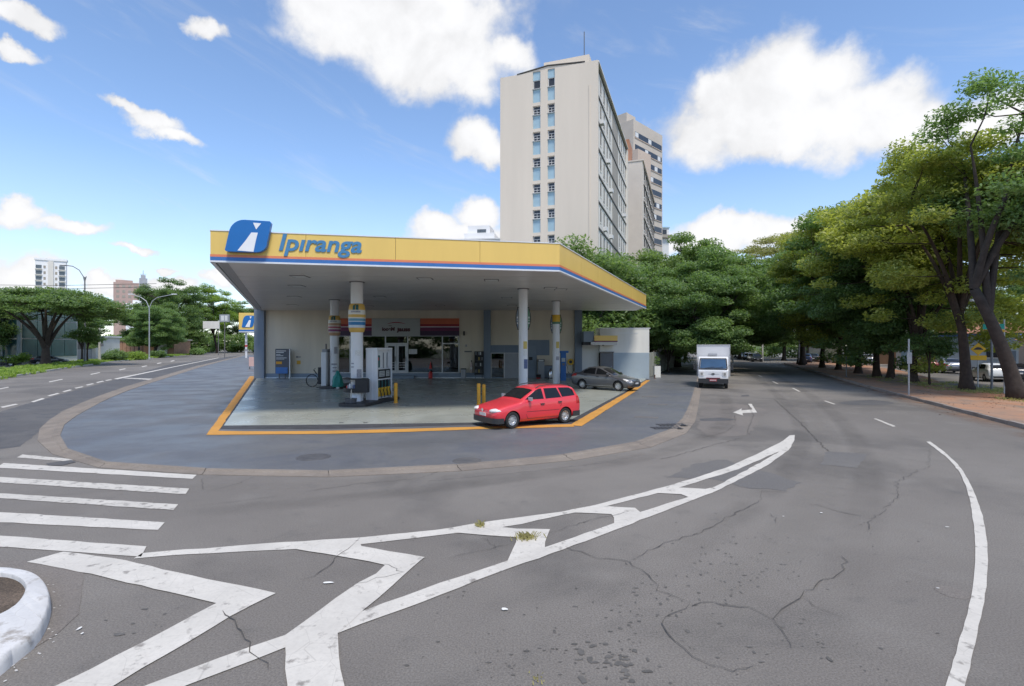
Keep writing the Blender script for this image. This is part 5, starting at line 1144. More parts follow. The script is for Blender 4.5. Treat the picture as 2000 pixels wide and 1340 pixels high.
for k in range(8):
    for x in (-4,-1.2,1.6,4.4): MB().bx(x-.7,x+.7,-.06,.04,37-3*k,38.5-3*k).build('window', 'stair_brown', fp)
fg = thing('grey_tower', 'distant slim grey tower with roof masts beside the pink one', 'building', (-219,304,0), math.radians(36))
MB().bx(-1.9,2.0,-1,8,0,43.0).build('wall', mat('far_grey', (.36,.37,.40), .85, .08, .3), fg); MB().bx(-1.2,1.2,0,5,43,45).build('roof_house', 'far_grey', fg); MB().tube([(0,2,45),(0,2,48)],.2,6).build('mast', 'far_grey', fg); MB().tube([(-1.5,2,45.6),(1.6,2,45.9)],.16,6).build('mast', 'far_grey', fg)
for k in range(7): MB().bx(-1.2,1.2,-1.06,-.96,38-4*k,39.3-4*k).build('window', 'stair_brown', fg)
fw_ = thing('low_white_block', 'distant low white block under the pink tower', 'building', (-205,280,0), math.radians(36))
MB().bx(-5,6,0,10,0,26).build('wall', 'far_white', fw_); MB().bx(-2,2,2,6,26,28).build('roof_house', 'far_white', fw_)
for k in range(4):
    for x in (-3,0,3): MB().bx(x-.7,x+.7,-.06,.04,23-3*k,24.4-3*k).build('window', 'pane_mid', fw_)

# ------------------------------------------------------------------ low buildings across the avenue
def G2(px, Y): return ((px-1000)/1000*Y, Y)
mat('teal_glass', (.035,.09,.10), .12, .25, .6); mat('steel_blue', (.20,.26,.30), .4, .1); mat('low_white', (.62,.60,.57), .85, .1, .5); mat('timber', (.30,.17,.10), .8, .2, 1); mat('cream_wall', (.55,.50,.40), .85, .12, .6)
ga = math.atan2(89,-45)-PI/2        # avenue direction
gl_ = thing('glass_showroom', 'teal glass showroom across the avenue at the far left', 'building', (-78.5,70,0), .0)
MB().bx(-8,5.5,6,16,0,9.5).build('core', 'low_white', gl_); MB().bx(-8.2,5.7,5.2,16.2,9.5,9.9).build('roof', 'steel_blue', gl_); MB().bx(-8,5.5,5.6,6.2,0,1.2).build('plinth', 'low_white', gl_)
for i in range(6):
    for z in (1.2,4.0,6.8): MB().bx(-7.95+i*2.25,-5.8+i*2.25,5.7,5.9,z,z+2.65).build('pane', 'teal_glass', gl_)
for i in range(7): MB().bx(-8.05+i*2.25,-7.93+i*2.25,5.5,5.95,0,9.5).build('mullion', 'steel_blue', gl_)
for i in range(4):
    for z in (1.2,4.0,6.8): MB().bx(5.5,5.62,6.3+i*2.4,8.55+i*2.4,z,z+2.65).build('pane', 'teal_glass', gl_)
MB().bx(-8,5.5,5.55,5.8,3.8,4.0).build('floor_band', 'low_white', gl_)
wl_ = thing('white_wall_house', 'long low white walled house across the avenue behind the flat topped tree', 'building', (-100,103,0), .0)
MB().bx(-4,9.5,4,10,0,4.2).build('wall', 'cream_wall', wl_); MB().bx(-4,9.7,1.5,1.8,0,1.7).build('garden_wall', 'low_white', wl_); MB().bx(8.2,14.2,2.5,9,0,4.6).build('garage_wall', 'low_white', wl_); MB().bx(7.9,14.5,2.2,9.2,4.6,4.9).build('roof', 'frame_white', wl_)
MB().bx(9.4,13.4,2.42,2.5,0,2.1).build('garage_door', mat('garage_grey', (.40,.41,.43), .6, .1, 1), wl_); MB().bx(9.4,13.4,2.43,2.5,2.1,4.0).build('window', 'pane_mid', wl_); MB().bx(-4.2,9.6,3.7,10,4.2,4.5).build('roof', 'low_white', wl_)
for x in (-2.5,.8,4.2): 
    w = MB().bx(x-.9,x+.9,3.93,4.02,1.9,3.4).build('window', 'pane_mid', wl_); MB().bx(x-1,x+1,3.88,4.0,1.75,1.9).build('sill', 'low_white', wl_)
tm = thing('timber_fence_house', 'low house with brown timber front beside the double arm lamp', 'building', (-119,150,0), 0)
MB().bx(-2,16,6,14,0,4.5).build('wall', 'timber', tm); MB().bx(-2.4,16.4,5.5,14.4,4.5,4.9).build('roof', 'stair_brown', tm); MB().bx(7.0,10,5.9,6.0,0,3).build('door', mat('orange_door', (.45,.22,.09), .7, .15), tm); MB().bx(10.6,14,5.8,6.0,0,3.4).build('gate_wall', 'low_white', tm)
for i in range(7): MB().bx(-1.9+i*1.2,-.85+i*1.2,5.88,6.0,.2,4.2).build('plank', 'timber', tm)

# second station of the same brand down the avenue
s2 = thing('far_station_sign', 'small yellow canopy end with blue emblem down the avenue', 'sign', (-62.3,119,0))
z0, z1 = HZ(649,119), HZ(611,119); MB().bx(-1.2,3.4,0,6,z0+.6,z1).build('fascia_panel', 'fascia_yellow', s2); MB().bx(-1.2,3.4,-.02,6,z0+.2,z0+.6).build('blue_band', 'fascia_blue', s2); MB().bx(-1.2,3.4,-.01,6,z0,z0+.2).build('white_trim', 'trim_white', s2)
lo = [(p[0]/W_*3.0-.45, p[1]/H_*2.75+z0+1.15) for p in ol]; MB().prism_xz(lo[::-1], -.10, -.02).build('board', 'logo_blue', s2)
fx2 = lambda x, y: (fx(x,y)[0]/W_*3.0-.45, fx(x,y)[1]/H_*2.75+z0+1.15)
MB().prism_xz([fx2(472,172),fx2(533,172),fx2(492,352),fx2(340,345)][::-1], -.14, -.09).build('emblem', 'logo_white', s2); MB().prism_xz([fx2(488,80),fx2(565,82),fx2(517,142)], -.14, -.09).build('emblem', 'logo_white', s2)
MB().lathe([(.25,0),(.25,z0+.05)],(0.0,1,0),14).build('column', 'column_white', s2); 
for z in (1.6,2.6,3.4): MB().lathe([(.27,z),(.27,z+.5)],(0.0,1,0),14).build('notice', 'paper_grey' if z != 2.6 else 'cooler_red', s2)
bb = thing('billboard', 'blank pale billboard panel among the trees down the avenue', 'billboard', (-92,158,0), .1)
zb = HZ(642,158); MB().bx(-3.2,1.6,0,.2,zb,zb+2.3).build('panel', 'block_side', bb); MB().tube([(1.2,.3,0),(1.2,.3,zb+2.3)],.12,8).build('post', 'light_rim', bb); MB().tube([(-3.4,.3,zb+2.3),(1.3,.3,zb-.4)],.1,6).build('brace', 'light_rim', bb)
bs = thing('box_sign', 'small grey illuminated box sign by the far station canopy', 'sign', (-68.8,122,0), 0)
zb = HZ(629,122); MB().bx(-.9,1.3,0,.5,zb,zb+1.8).build('box', 'grey_plastic', bs); MB().bx(-.5,.2,-.03,0,zb+.3,zb+1.5).bx(.4,1.0,-.03,0,zb+.3,zb+1.5).build('panel', 'paper_white', bs); MB().tube([(.2,.25,0),(.2,.25,zb)],.1,8).build('post', 'light_rim', bs)
pb = thing('banner_board', 'pale pink banner board standing at the shop corner', 'board', (-30.6,61,AZ), 0)
MB().bx(-.75,1.9,0,.05,.35,1.45).build('panel', mat('pink_board', (.58,.38,.34), .8, .08), pb); MB().bx(-.7,-.62,0,.05,0,.35).build('leg', 'iron', pb); MB().bx(1.5,1.58,0,.05,0,.35).build('leg', 'iron', pb)

# ------------------------------------------------------------------ houses beyond the service lane on the right
bh = thing('blue_house', 'pale blue house with blue cornice behind the white hatchback', 'house', (51.9,56.7,0), 0)
mat('house_blue', (.42,.48,.55), .85, .06, .6); mat('cornice_blue', (.10,.18,.48), .7, .1); mat('roof_tile', (.36,.17,.11), .85, .25, 2); mat('house_cream', (.62,.55,.42), .85, .08, .6)
bh.rotation_euler.z = math.radians(-62)
MB().bx(-4.4,3.2,0,8,0,3.9).build('wall', 'house_blue', bh); MB().bx(-4.5,3.3,-.12,8.1,3.9,4.2).build('cornice', 'cornice_blue', bh)
m = MB(); m.v = [(-4.6,-.2,4.22),(3.4,-.2,4.22),(3.4,8.2,4.22),(-4.6,8.2,4.22),(-1.5,4,5.6),(1.0,4,5.6)]; m.f = [(0,1,5,4),(1,2,5),(2,3,4,5),(3,0,4),(0,3,2,1)]; m.build('roof', 'roof_tile', bh)
MB().bx(-.6,.4,2,3,4.6,5.4).build('chimney', 'house_cream', bh)
for (x, w_, z0_, z1_) in ((1.0,.5,1.55,2.35),(-3.4,.5,1.9,2.9)):
    w = MB().bx(x-w_,x+w_,-.04,.02,z0_,z1_).build('window', 'pane_dark', bh); MB().bx(x-w_-.08,x+w_+.08,-.08,0,z0_-.1,z0_).build('sill', 'frame_white', bh)
d_ = MB().bx(2.2,2.95,-.04,.02,0,2.3).build('door', 'pillar_blue', bh); MB().bx(2.3,2.36,-.09,-.04,1.0,1.15).build('handle', 'steel', d_)
MB().bx(-2.0,-.8,-.05,.0,2.75,3.15).build('wall_sign', 'band_cream', bh)
ch = thing('cream_shop', 'low white shop with blue panels left of the pale blue house', 'house', (55.0,67.5,0), math.radians(-60))
MB().bx(-3.8,4.0,0,7,0,3.0).build('wall', 'low_white', ch); MB().bx(-3.9,4.1,-.5,7,3.0,3.9).build('cornice', 'frame_white', ch); MB().bx(-3.2,-1.2,-.05,.02,.3,2.7).build('blue_panel', 'panel_sky', ch); MB().bx(-.4,1.4,-.05,.02,0,2.6).build('door', 'dark_room', ch); MB().bx(1.9,3.7,-.05,.02,.2,2.7).build('blue_panel', 'cornice_blue', ch)
rh = thing('red_tiled_house', 'terracotta roofed house at the right edge behind the big trunk', 'house', (42.5,38.6,0), math.radians(-62))
MB().bx(-3.2,5,0,8,0,3.3).build('wall', mat('house_pink', (.55,.42,.36), .85, .08, .6), rh)
m = MB(); m.v = [(-3.5,-.3,3.3),(5.3,-.3,3.3),(5.3,8.3,3.3),(-3.5,8.3,3.3),(-.5,4,4.5),(2.5,4,4.5)]; m.f = [(0,1,5,4),(1,2,5),(2,3,4,5),(3,0,4),(0,3,2,1)]; m.build('roof', 'roof_tile', rh)
for x in (-2,0.5,3): 
    w = MB().bx(x-.55,x+.55,-.04,.02,1.1,2.3).build('window', 'pane_mid', rh); MB().bx(x-.65,x+.65,-.08,0,1.0,1.1).build('sill', 'frame_white', rh)
gw = thing('garden_wall', 'brown and white garden wall beyond the service lane', 'wall', (59,77,0), math.radians(-62)+0)
MB().bx(-4,3,0,.25,0,2.6).build('wall_panel', 'timber', gw); MB().bx(-9,-4.2,0,.25,0,2.4).build('wall_panel', 'low_white', gw); MB().bx(3.2,9,0,.25,0,2.5).build('wall_panel', 'house_cream', gw)
for x in (-9.1,-4.1,3.1,9.1): MB().bx(x-.15,x+.15,-.06,.31,0,2.75).build('post', 'low_white', gw)
gw2 = thing('rear_wall', 'long pale wall behind the farthest parked cars', 'wall', (70,100,0), math.radians(-62))
for i in range(6): MB().bx(-14+i*5,-9.2+i*5,0,.25,0,2.6+.2*(i%2)).build('wall_panel', ['low_white','house_cream','stair_brown'][i%3], gw2)

# ------------------------------------------------------------------ trees
leaf_mat('leaf_fresh', (.07,.098,.026), (.23,.24,.06)); leaf_mat('leaf_mid', (.036,.070,.030), (.10,.15,.055)); leaf_mat('leaf_dark', (.035,.068,.026), (.10,.145,.05)); leaf_mat('leaf_bright', (.058,.10,.020), (.155,.21,.04)); leaf_mat('leaf_olive', (.08,.085,.04), (.18,.18,.075))
mat('bark', (.048,.037,.030), .95, .35, 4, bump=.8, bscale=14); mat('bark_red', (.055,.036,.026), .95, .35, 4, bump=.8, bscale=14)
def leaves_mesh(name, cents, rads, counts, leaf_len, leaf_w, flat=.42, seed=0, tilt=.45):
    r = np.random.default_rng(seed); tot = int(sum(counts)); ci = np.repeat(np.arange(len(cents)), counts)
    d = r.normal(size=(tot,3)); d /= np.linalg.norm(d,axis=1)[:,None]+1e-9
    rad = r.random(tot)**.45
    d[:,2] = np.where(d[:,2] < 0, d[:,2]*.55, d[:,2])
    pos = np.array(cents)[ci]+d*rad[:,None]*np.array(rads)[ci][:,None]*np.array([1,1,flat])
    a = r.random(tot)*2*np.pi; el_ = r.normal(0,tilt,tot)-.15
    u = np.stack([np.cos(a)*np.cos(el_), np.sin(a)*np.cos(el_), np.sin(el_)],1)
    nrm = np.stack([r.normal(0,tilt,tot), r.normal(0,tilt,tot), np.ones(tot)],1); nrm += d*.5
    v = np.cross(nrm,u); v /= np.linalg.norm(v,axis=1)[:,None]+1e-9
    L = leaf_len*r.uniform(.6,1.35,tot)[:,None]; W = leaf_w*r.uniform(.6,1.35,tot)[:,None]
    V_ = np.empty((tot,4,3)); V_[:,0] = pos-u*L*.5; V_[:,1] = pos+v*W*.5-u*L*.05; V_[:,2] = pos+u*L*.5-np.array([0,0,1])*L*.12; V_[:,3] = pos-v*W*.5-u*L*.05
    me = bpy.data.meshes.new(name); me.vertices.add(tot*4); me.vertices.foreach_set('co', V_.reshape(-1).astype(np.float32))
    me.loops.add(tot*4); me.loops.foreach_set('vertex_index', np.arange(tot*4,dtype=np.int32)); me.polygons.add(tot); me.polygons.foreach_set('loop_start', np.arange(0,tot*4,4,dtype=np.int32)); me.polygons.foreach_set('loop_total', np.full(tot,4,dtype=np.int32)); me.update(); me.validate()
    return me
def bez(a, b, c, n):
    return [tuple(np.array(a)*(1-t)**2+2*np.array(b)*t*(1-t)+np.array(c)*t*t) for t in np.linspace(0,1,n)]
def tree_meshes(key, seed, H, R, th, lean=(0,0), trunk_r=.35, nclump=60, clump_r=1.5, per=600, leaf=(.26,.13), flat=.42, limbs=5, umbrella=0.0, low=0.0, squash=1.0, center=(0,0), fork=.85):
    r = random.Random(seed); m = MB()
    top = (lean[0],lean[1],th); bend = (lean[0]*.2+r.uniform(-.25,.25),lean[1]*.2+r.uniform(-.2,.2),th*.5)
    tp = bez((0,0,-.1),bend,top,9); rr = [trunk_r*(1.0-.38*i/8) for i in range(9)]; rr[0] = trunk_r*1.55; rr[1] = trunk_r*1.1
    m.tube(tp, rr, 10)
    zc = th+(H-th)*(.5-low*.3); rz = (H-th)*(.5+low*.3)
    cx, cy = center[0]+lean[0], center[1]+lean[1]
    # clump centres, spread through the envelope, kept apart
    pts = []; tries = 0; lobes = []
    for i in range(11):
        a = r.random()*2*PI; q = r.uniform(.3,.68); z = r.uniform(-.55,.62); lobes.append((cx+R*q*math.cos(a)*math.sqrt(1-z*z*.6), cy+R*q*math.sin(a)*squash*math.sqrt(1-z*z*.6), zc+rz*z, r.uniform(.30,.46)*R))
    while len(pts) < nclump and tries < nclump*60:
        tries += 1
        a = r.random()*2*PI; q = r.random()**.5; zz_ = r.uniform(-1,1)
        if umbrella: zz_ = 1-umbrella*q*q*.6-abs(r.gauss(0,.22))
        else:
            if q*q+zz_*zz_ > 1: continue
            if q*q+zz_*zz_ < .22 and r.random() < .7: continue
            if zz_ < -.35 and r.random() < .45: continue
        p = (cx+R*q*math.cos(a), cy+R*q*math.sin(a)*squash, zc+rz*zz_)
        if not umbrella and r.random() < .8:
            lb = r.choice(lobes); d3 = [r.gauss(0,1) for _ in range(3)]; nn = math.sqrt(sum(x*x for x in d3)); k3 = lb[3]*r.uniform(.55,1.0)/nn; p = (lb[0]+d3[0]*k3, lb[1]+d3[1]*k3, lb[2]+d3[2]*k3*.8)
            if p[2] < th*.9: continue
        if all((p[0]-o[0])**2+(p[1]-o[1])**2+((p[2]-o[2])*1.7)**2 > (clump_r*.62)**2 for o in pts): pts.append(p)
    lt = []
    for i in range(limbs):
        a = 2*PI*(i+r.uniform(-.3,.3))/limbs; q = r.uniform(.38,.62); z = zc+rz*(r.uniform(-.1,.35) if not umbrella else r.uniform(.3,.6))
        lt.append((cx+R*q*math.cos(a), cy+R*q*math.sin(a)*squash, z))
    lt.append((cx,cy,zc+rz*.45)); lp = []
    for e in lt:
        s0 = tp[6 if r.random() < .4 else 8] if fork < 1 else tp[8]
        mid = (s0[0]+(e[0]-s0[0])*.35, s0[1]+(e[1]-s0[1])*.35, s0[2]+(e[2]-s0[2])*.62+r.uniform(-.3,.5))
        c = bez(s0,mid,e,9); m.tube(c, [trunk_r*.55*(1-.78*k/8) for k in range(9)], 7, cap=False); lp.append(c)
    for p in pts:
        best = min(((sum((p[k]-q[k])**2 for k in range(3)), li, qi) for li, c in enumerate(lp) for qi, q in enumerate(c) if qi >= 3 and q[2] < p[2]+.6), default=None)
        if best is None: continue
        q = lp[best[1]][best[2]]; mid = ((p[0]+q[0])/2+r.uniform(-.2,.2),(p[1]+q[1])/2+r.uniform(-.2,.2),(p[2]+q[2])/2-.15)
        m.tube([q,mid,p],[trunk_r*.15,trunk_r*.09,trunk_r*.03],5,cap=False)
    me = bpy.data.meshes.new(key+'_trunk'); me.from_pydata(m.v,[],m.f); me.update(); me.polygons.foreach_set('use_smooth',[True]*len(me.polygons))
    rads = [clump_r*r.uniform(.7,1.3) for _ in pts]; cnt = [max(20,int(per*(q/clump_r)**2)) for q in rads]
    cr = leaves_mesh(key+'_crown', pts, rads, cnt, leaf[0], leaf[1], flat, seed)
    return me, cr
TREES = {}
def tree_kind(key, bark, leafm, **k):
    t, c = tree_meshes(key, **k); t.materials.append(MATS[bark]); TREES[key] = (t, c, leafm)
def tree(key, label, loc, rz=0.0, s=1.0, group=None, leafm=None, name='tree', sz=None):
    e = thing(name, label, 'tree', loc, rz, group); e.scale = (s,s,sz or s); t, c, lm = TREES[key]
    a = bpy.data.objects.new('trunk', t); C.objects.link(a); a.parent = e
    if leafm and leafm != lm:
        ck = (key, leafm)
        if ck not in TREES: c2 = c.copy(); c2.materials.clear(); c2.materials.append(MATS[leafm]); TREES[ck] = c2
        c = TREES[ck]
    elif not c.materials: c.materials.append(MATS[lm])
    b = bpy.data.objects.new('crown', c); C.objects.link(b); b.parent = e
    return e
tree_kind('street_a','bark_red','leaf_fresh', seed=3, H=16.5, R=6.8, th=4.6, lean=(.5,.2), trunk_r=.32, nclump=120, clump_r=1.15, per=470, leaf=(.24,.115), flat=.66, limbs=6, low=.15)
tree_kind('street_b','bark_red','leaf_fresh', seed=11, H=15.5, R=6.2, th=4.2, lean=(-.7,.4), trunk_r=.27, nclump=105, clump_r=1.15, per=460, leaf=(.25,.12), flat=.66, limbs=5, low=.2)
tree_kind('street_c','bark_red','leaf_fresh', seed=15, H=15.8, R=6.8, th=3.0, lean=(-.3,.2), trunk_r=.28, nclump=175, clump_r=1.25, per=400, leaf=(.28,.14), flat=.62, limbs=6, low=.30)
tree_kind('street_d','bark_red','leaf_mid', seed=17, H=15.0, R=6.6, th=2.8, lean=(.3,.2), trunk_r=.26, nclump=170, clump_r=1.25, per=400, leaf=(.29,.15), flat=.62, limbs=6, low=.32)
tree_kind('leaning','bark','leaf_mid', seed=21, H=18.0, R=5.6, th=5.6, lean=(-1.7,.6), trunk_r=.34, nclump=95, clump_r=1.1, per=480, leaf=(.23,.11), flat=.66, limbs=6, center=(2.6,0))
tree_kind('layered','bark','leaf_mid', seed=31, H=13.0, R=6.8, th=3.4, lean=(1.0,0), trunk_r=.36, nclump=150, clump_r=1.35, per=460, leaf=(.30,.15), flat=.55, limbs=6, low=.55)
tree_kind('tall_dark','bark','leaf_dark', seed=41, H=17.5, R=7.5, th=5.0, trunk_r=.36, nclump=125, clump_r=1.5, per=440, leaf=(.34,.18), flat=.65, limbs=6, low=.2)
tree_kind('bushy','bark','leaf_bright', seed=51, H=9.0, R=3.4, th=1.8, trunk_r=.18, nclump=70, clump_r=1.1, per=330, leaf=(.26,.13), flat=.7, limbs=5, low=.4)
tree_kind('acacia','bark','leaf_dark', seed=61, H=11.2, R=8.6, th=3.0, trunk_r=.60, nclump=130, clump_r=1.6, per=330, leaf=(.36,.18), flat=.42, limbs=6, umbrella=.85)
tree_kind('small','bark_red','leaf_mid', seed=71, H=5.0, R=1.9, th=2.2, trunk_r=.10, nclump=26, clump_r=.8, per=220, leaf=(.22,.10), flat=.45, limbs=4)
tree_kind('lacy','bark','leaf_olive', seed=81, H=19, R=8.5, th=8.5, trunk_r=.5, nclump=80, clump_r=1.7, per=230, leaf=(.34,.14), flat=.26, limbs=6, umbrella=.7)
GR = 'street trees on the red earth strip'
def gp(px, py, z=MZ): p = G(px, py, z); return (p[0], p[1], z)
tree('leaning','huge leaning tree with thick dark trunk at the right edge of the earth strip', gp(1990,780), 0.0, 1.0, GR)
tree('street_a','tall tree with a bent reddish trunk left of the yellow warning sign', gp(1888,762), 1.1, 1.0, GR)
tree('street_c','tree with stout trunk just right of the tall blank signpost', gp(1785,747), 2.4, 1.02, GR)
tree('street_d','slim trunked tree, right one of the close pair in the row', gp(1737,739.5), 3.9, .92, GR)
tree('street_d','darker tree, left one of the close pair in the row', gp(1713,736.5), .4, 1.14, GR, 'leaf_mid')
tree('street_c','tree with flared reddish foot standing before the white parked car', gp(1676,729.5), 5.2, 1.10, GR)
tree('street_d','tree with flared foot, third from the far end of the row', gp(1637,722), 4.1, 1.12, GR, 'leaf_mid')
tree('street_c','forked tree overhanging the road at the bend of the kerb', gp(1606,718), 2.2, 1.1, GR, 'leaf_mid')
tree('tall_dark','dark tree at the far end of the earth strip', gp(1566,713), 1.2, .95, GR)
tree('small','thin young tree leaning beside the service lane', gp(1816,752), .3, .8, None, None, 'young_tree')
tree('small','small fresh green tree in front of the close pair of trunks', gp(1745,737), 2.0, .95, None, 'leaf_bright', 'young_tree')
tree('lacy','airy feathery topped tree rising behind the row', (43,76,0), 1.0, 1.02, None, None)
tree('lacy','thin feathery tree seen against the sky right of the big cloud', (33.5,88,0), 2.6, .95, None, None)
GB = 'trees along the left pavement of the street'
tree('layered','broad layered tree hanging over the street behind the white truck', (22.0,57,AZ), .2, 1.04, GB, 'leaf_mid')
tree('layered','layered tree with low boughs behind the panel wall', (19.6,51.5,0), 2.4, .86, GB, 'leaf_mid')
tree('bushy','small bushy tree leaning over the panel wall near the annex', (16.2,53.0,0), 1.0, .80, GB, 'leaf_mid')
tree('tall_dark','tall dark round tree in front of the rear apartment wing', (22.0,68,0), .5, 1.03, GB)
tree('tall_dark','dark tree between the round tree and the bright layered one', (29,78,0), 2.5, 1.0, GB)
tree('layered','layered tree arching over the street further back', (29.5,70,0), 4.0, 1.15, GB, 'leaf_mid')
tree('layered','pale topped layered tree between the canopy tip and the truck', (16.0,60,0), 5.0, 1.0, GB, 'leaf_mid')
tree('bushy','upright bush tree above the canopy corner', (7.6,51.0,0), .4, 1.55, GB, 'leaf_dark', sz=1.45)
tree('bushy','bush tree sloping down behind the canopy edge', (10.6,52.5,0), 3.1, 1.35, GB, 'leaf_mid', sz=1.22)
tree('tall_dark','dark tree filling the gap under the canopy tip', (13.2,56,0), 3.3, .52, GB)
tree('tall_dark','dark low tree behind the small yellow annex canopy', (9.2,54,0), 1.3, .50, GB)
tree('tall_dark','farthest dark tree closing the street behind the parked row', (38,112,0), 3.7, .95, GB)
tree('tall_dark','dark backdrop tree right of the street end', (48,108,0), .9, .95, GB)
tree('tall_dark','dark backdrop tree left of the street end', (30,100,0), 5.0, .95, GB)
tree('tall_dark','dark backdrop tree behind the service lane', (60,104,0), 2.0, .9, GB)
tree('tall_dark','dark tree behind the long pale wall',(74,112,0), 4.0, .9, GB)
tree('tall_dark','dark tree at the end of the service lane',(86,108,0), 1.0, .85, GB)
tree('layered','low boughed tree beyond the far end of the earth strip',(52,98,0), 1.0, 1.05, GB)
tree('street_b','tree rising behind the blue house', (60,62,0), 3.0, .8, None, 'leaf_mid')
tree('street_b','tree behind the low white shop', (66,76,0), 1.3, .85, None, 'leaf_mid')
tree('street_a','tree behind the brown garden wall', (64,84,0), 2.3, .8, None, 'leaf_mid')
tree('street_b','tree at the right edge behind the terracotta roof', (50,42,0), 5.3, .9, None, 'leaf_mid')
GLF = 'trees across the avenue'
tree('acacia','flat topped spreading tree with forked dark trunk on the avenue verge', (-64.2,70.5,.14), .6, 1.0, GLF, sz=.92)
tree('bushy','rounded tree cut by the left edge of the picture', (-77,73,.14), 1.0, 1.35, GLF, 'leaf_mid')
tree('layered','low spreading tree beside the double arm street lamp', (-88,126,.14), 1.0, .98, GLF, 'leaf_mid')
tree('tall_dark','large dark tree behind the double arm street lamp', (-112,168,0), 2.0, 1.45, GLF)
tree('tall_dark','dark tree left of the double arm street lamp', (-102,140,0), 4.4, .82, GLF)
tree('street_b','bright green tree next to the canopy edge down the avenue', (-118,205,0), 1.4, 1.75, GLF, 'leaf_bright')
tree('layered','dense low tree left of the billboard',(-106,152,0), 2.1, 1.25, GLF, 'leaf_dark')
tree('layered','dense low tree behind the billboard',(-122,193,0), 3.3, 1.5, GLF, 'leaf_dark')
tree('tall_dark','dark tree at the far bend of the avenue', (-126,238,0), 5.0, 1.35, GLF)
tree('acacia','wide low tree behind the white garage', (-93,106,0), 2.7, .98, GLF)
tree('tall_dark','dark tree behind the white walled house', (-84,100,0), 3.7, .55, GLF)
tree('tall_dark','tree behind the teal showroom', (-98,92,0), 1.7, .62, GLF)
tree('tall_dark','dark tree further down the avenue, left of the billboard', (-128,190,0), .3, 1.0, GLF)
tree('tall_dark','far tree closing the avenue behind the small station sign', (-122,262,0), 2.8, 1.2, GLF)
tree('tall_dark','far dark tree hidden behind the shop corner', (-105,262,0), 1.8, 1.1, GLF)
tree('small','thin sapling with stake on the verge behind the flat topped tree', (-66.3,80,.14), .4, 1.3, GLF, 'leaf_dark', 'young_tree')
# wood on the horizon between the streets
me = leaves_mesh('wood', [(x, 290+30*math.sin(x*.05), 5+4*math.sin(x*.11)) for x in range(-330,330,7)], [9]*95, [260]*95, 1.3, .8, .8, 5)
o = mobj('treeline', me, 'leaf_dark'); tag(o, 'far off line of dark trees on the horizon', kind='stuff')
cs = [(x+random.gauss(0,2), 121+random.gauss(0,3)+max(0,(60-x))*.15, random.uniform(.5,5.5)) for x in np.arange(22,120,.8)]
tag(mobj('undergrowth', leaves_mesh('under', cs, [2.4]*len(cs), [420]*len(cs), .6, .36, .8, 15), 'leaf_dark'), 'dense dark undergrowth closing the view behind the right hand trees', kind='stuff')
cs = [(-60-x*.62+random.gauss(0,1.5), 120+x, random.uniform(.4,3.4)) for x in np.arange(40,190,1.6)]
# shrubs on the verge
cs = [(x, 232+random.gauss(0,4)-(x+150)*.25, random.uniform(.4,7)) for x in np.arange(-190,-84,.7)]
tag(mobj('undergrowth', leaves_mesh('under_b', cs, [3.0]*len(cs), [300]*len(cs), .9, .55, .8, 25), 'leaf_dark'), 'dark hedges and undergrowth closing the far end of the avenue', kind='stuff')
cs = [(random.uniform(-75,75), -34+random.gauss(0,3), random.uniform(.3,9)) for x in range(260)]  # unseen leaf mass, added so the shop glass mirrors something dark
tag(mobj('undergrowth', leaves_mesh('reflection_mass', cs, [3.2]*len(cs), [380]*len(cs), .7, .45, .8, 35), 'leaf_dark'), 'added unseen leaf mass behind the viewpoint, darkening the reflections in the shop glass', kind='stuff')
def shrub(px, Y, w, h, label, lm='leaf_mid', group='verge shrubs', name='shrub', base=.14, n=14, per=200):
    x, y = G2(px, Y); r = random.Random(int(px*7+Y)); cs = [(r.uniform(-w,w)*.6, r.uniform(-w,w)*.6, h*r.uniform(.25,.75)) for _ in range(n)]
    t = thing(name, label, 'shrub', (x,y,base), 0, group); mobj('foliage', leaves_mesh('shrub', cs, [w*.5]*n, [per]*n, .16*max(1,Y/50), .08*max(1,Y/50), .9, int(px)), lm, t)
    m = MB()
    for c in cs[:6]: m.tube([(0,0,0),(c[0]*.5,c[1]*.5,c[2]*.6),c],[.04,.03,.01],5)
    m.build('stem', 'bark', t)
shrub(30,72,1.6,1.6,'clipped round light green shrub by the showroom','leaf_bright'); shrub(228,96,2.2,1.9,'dark shrub at the end of the grassy verge near the garage','leaf_dark'); shrub(215,92,1.4,1.2,'low loose shrub on the verge before the garage','leaf_mid'); shrub(262,104,2.6,1.0,'low green hedge left of the double arm lamp','leaf_bright'); shrub(310,122,2.0,1.3,'low shrub right of the double arm lamp','leaf_mid'); shrub(385,160,2.6,1.6,'low shrub under the billboard','leaf_mid')
m_ = [o for o in bpy.data.objects if o.name.startswith('plant_pot')][0]
mobj('foliage', leaves_mesh('pot_plant', [(0,0,1.3),(.1,0,1.55),(-.08,.05,1.75)], [.28,.22,.14], [160,120,80], .12, .05, 1.2, 9), 'leaf_dark', m_)
# grass blades on the verge
r = np.random.default_rng(4); cs = []
for i in range(0, 58):
    a, b = np.array(kb[i]), np.array(ver_far[i]); 
    for _ in range(10): t = r.random()**1.3*.75+.02; cs.append((*(a+(b-a)*t+r.normal(0,.4,2)), .18))
me = leaves_mesh('grass', cs, [.75]*len(cs), [90]*len(cs), .42, .10, .34, 6, 1.1)
tag(mobj('grass', me, 'leaf_bright'), 'long tufted grass on the avenue verge', kind='stuff')
cs = [(*G(px+random.gauss(0,26), py+random.gauss(0,3.5))[:2], MZ+.05) for px, py in [(1960,770),(1925,766),(1900,768),(1850,762),(1985,785),(1820,755),(1780,750),(1745,742)] for _ in range(16)]
tag(mobj('grass', leaves_mesh('grass_b', cs, [.35]*len(cs), [30]*len(cs), .16, .03, .25, 8, 1.2), 'leaf_olive'), 'thin olive grass round the tree feet on the earth strip', kind='stuff')
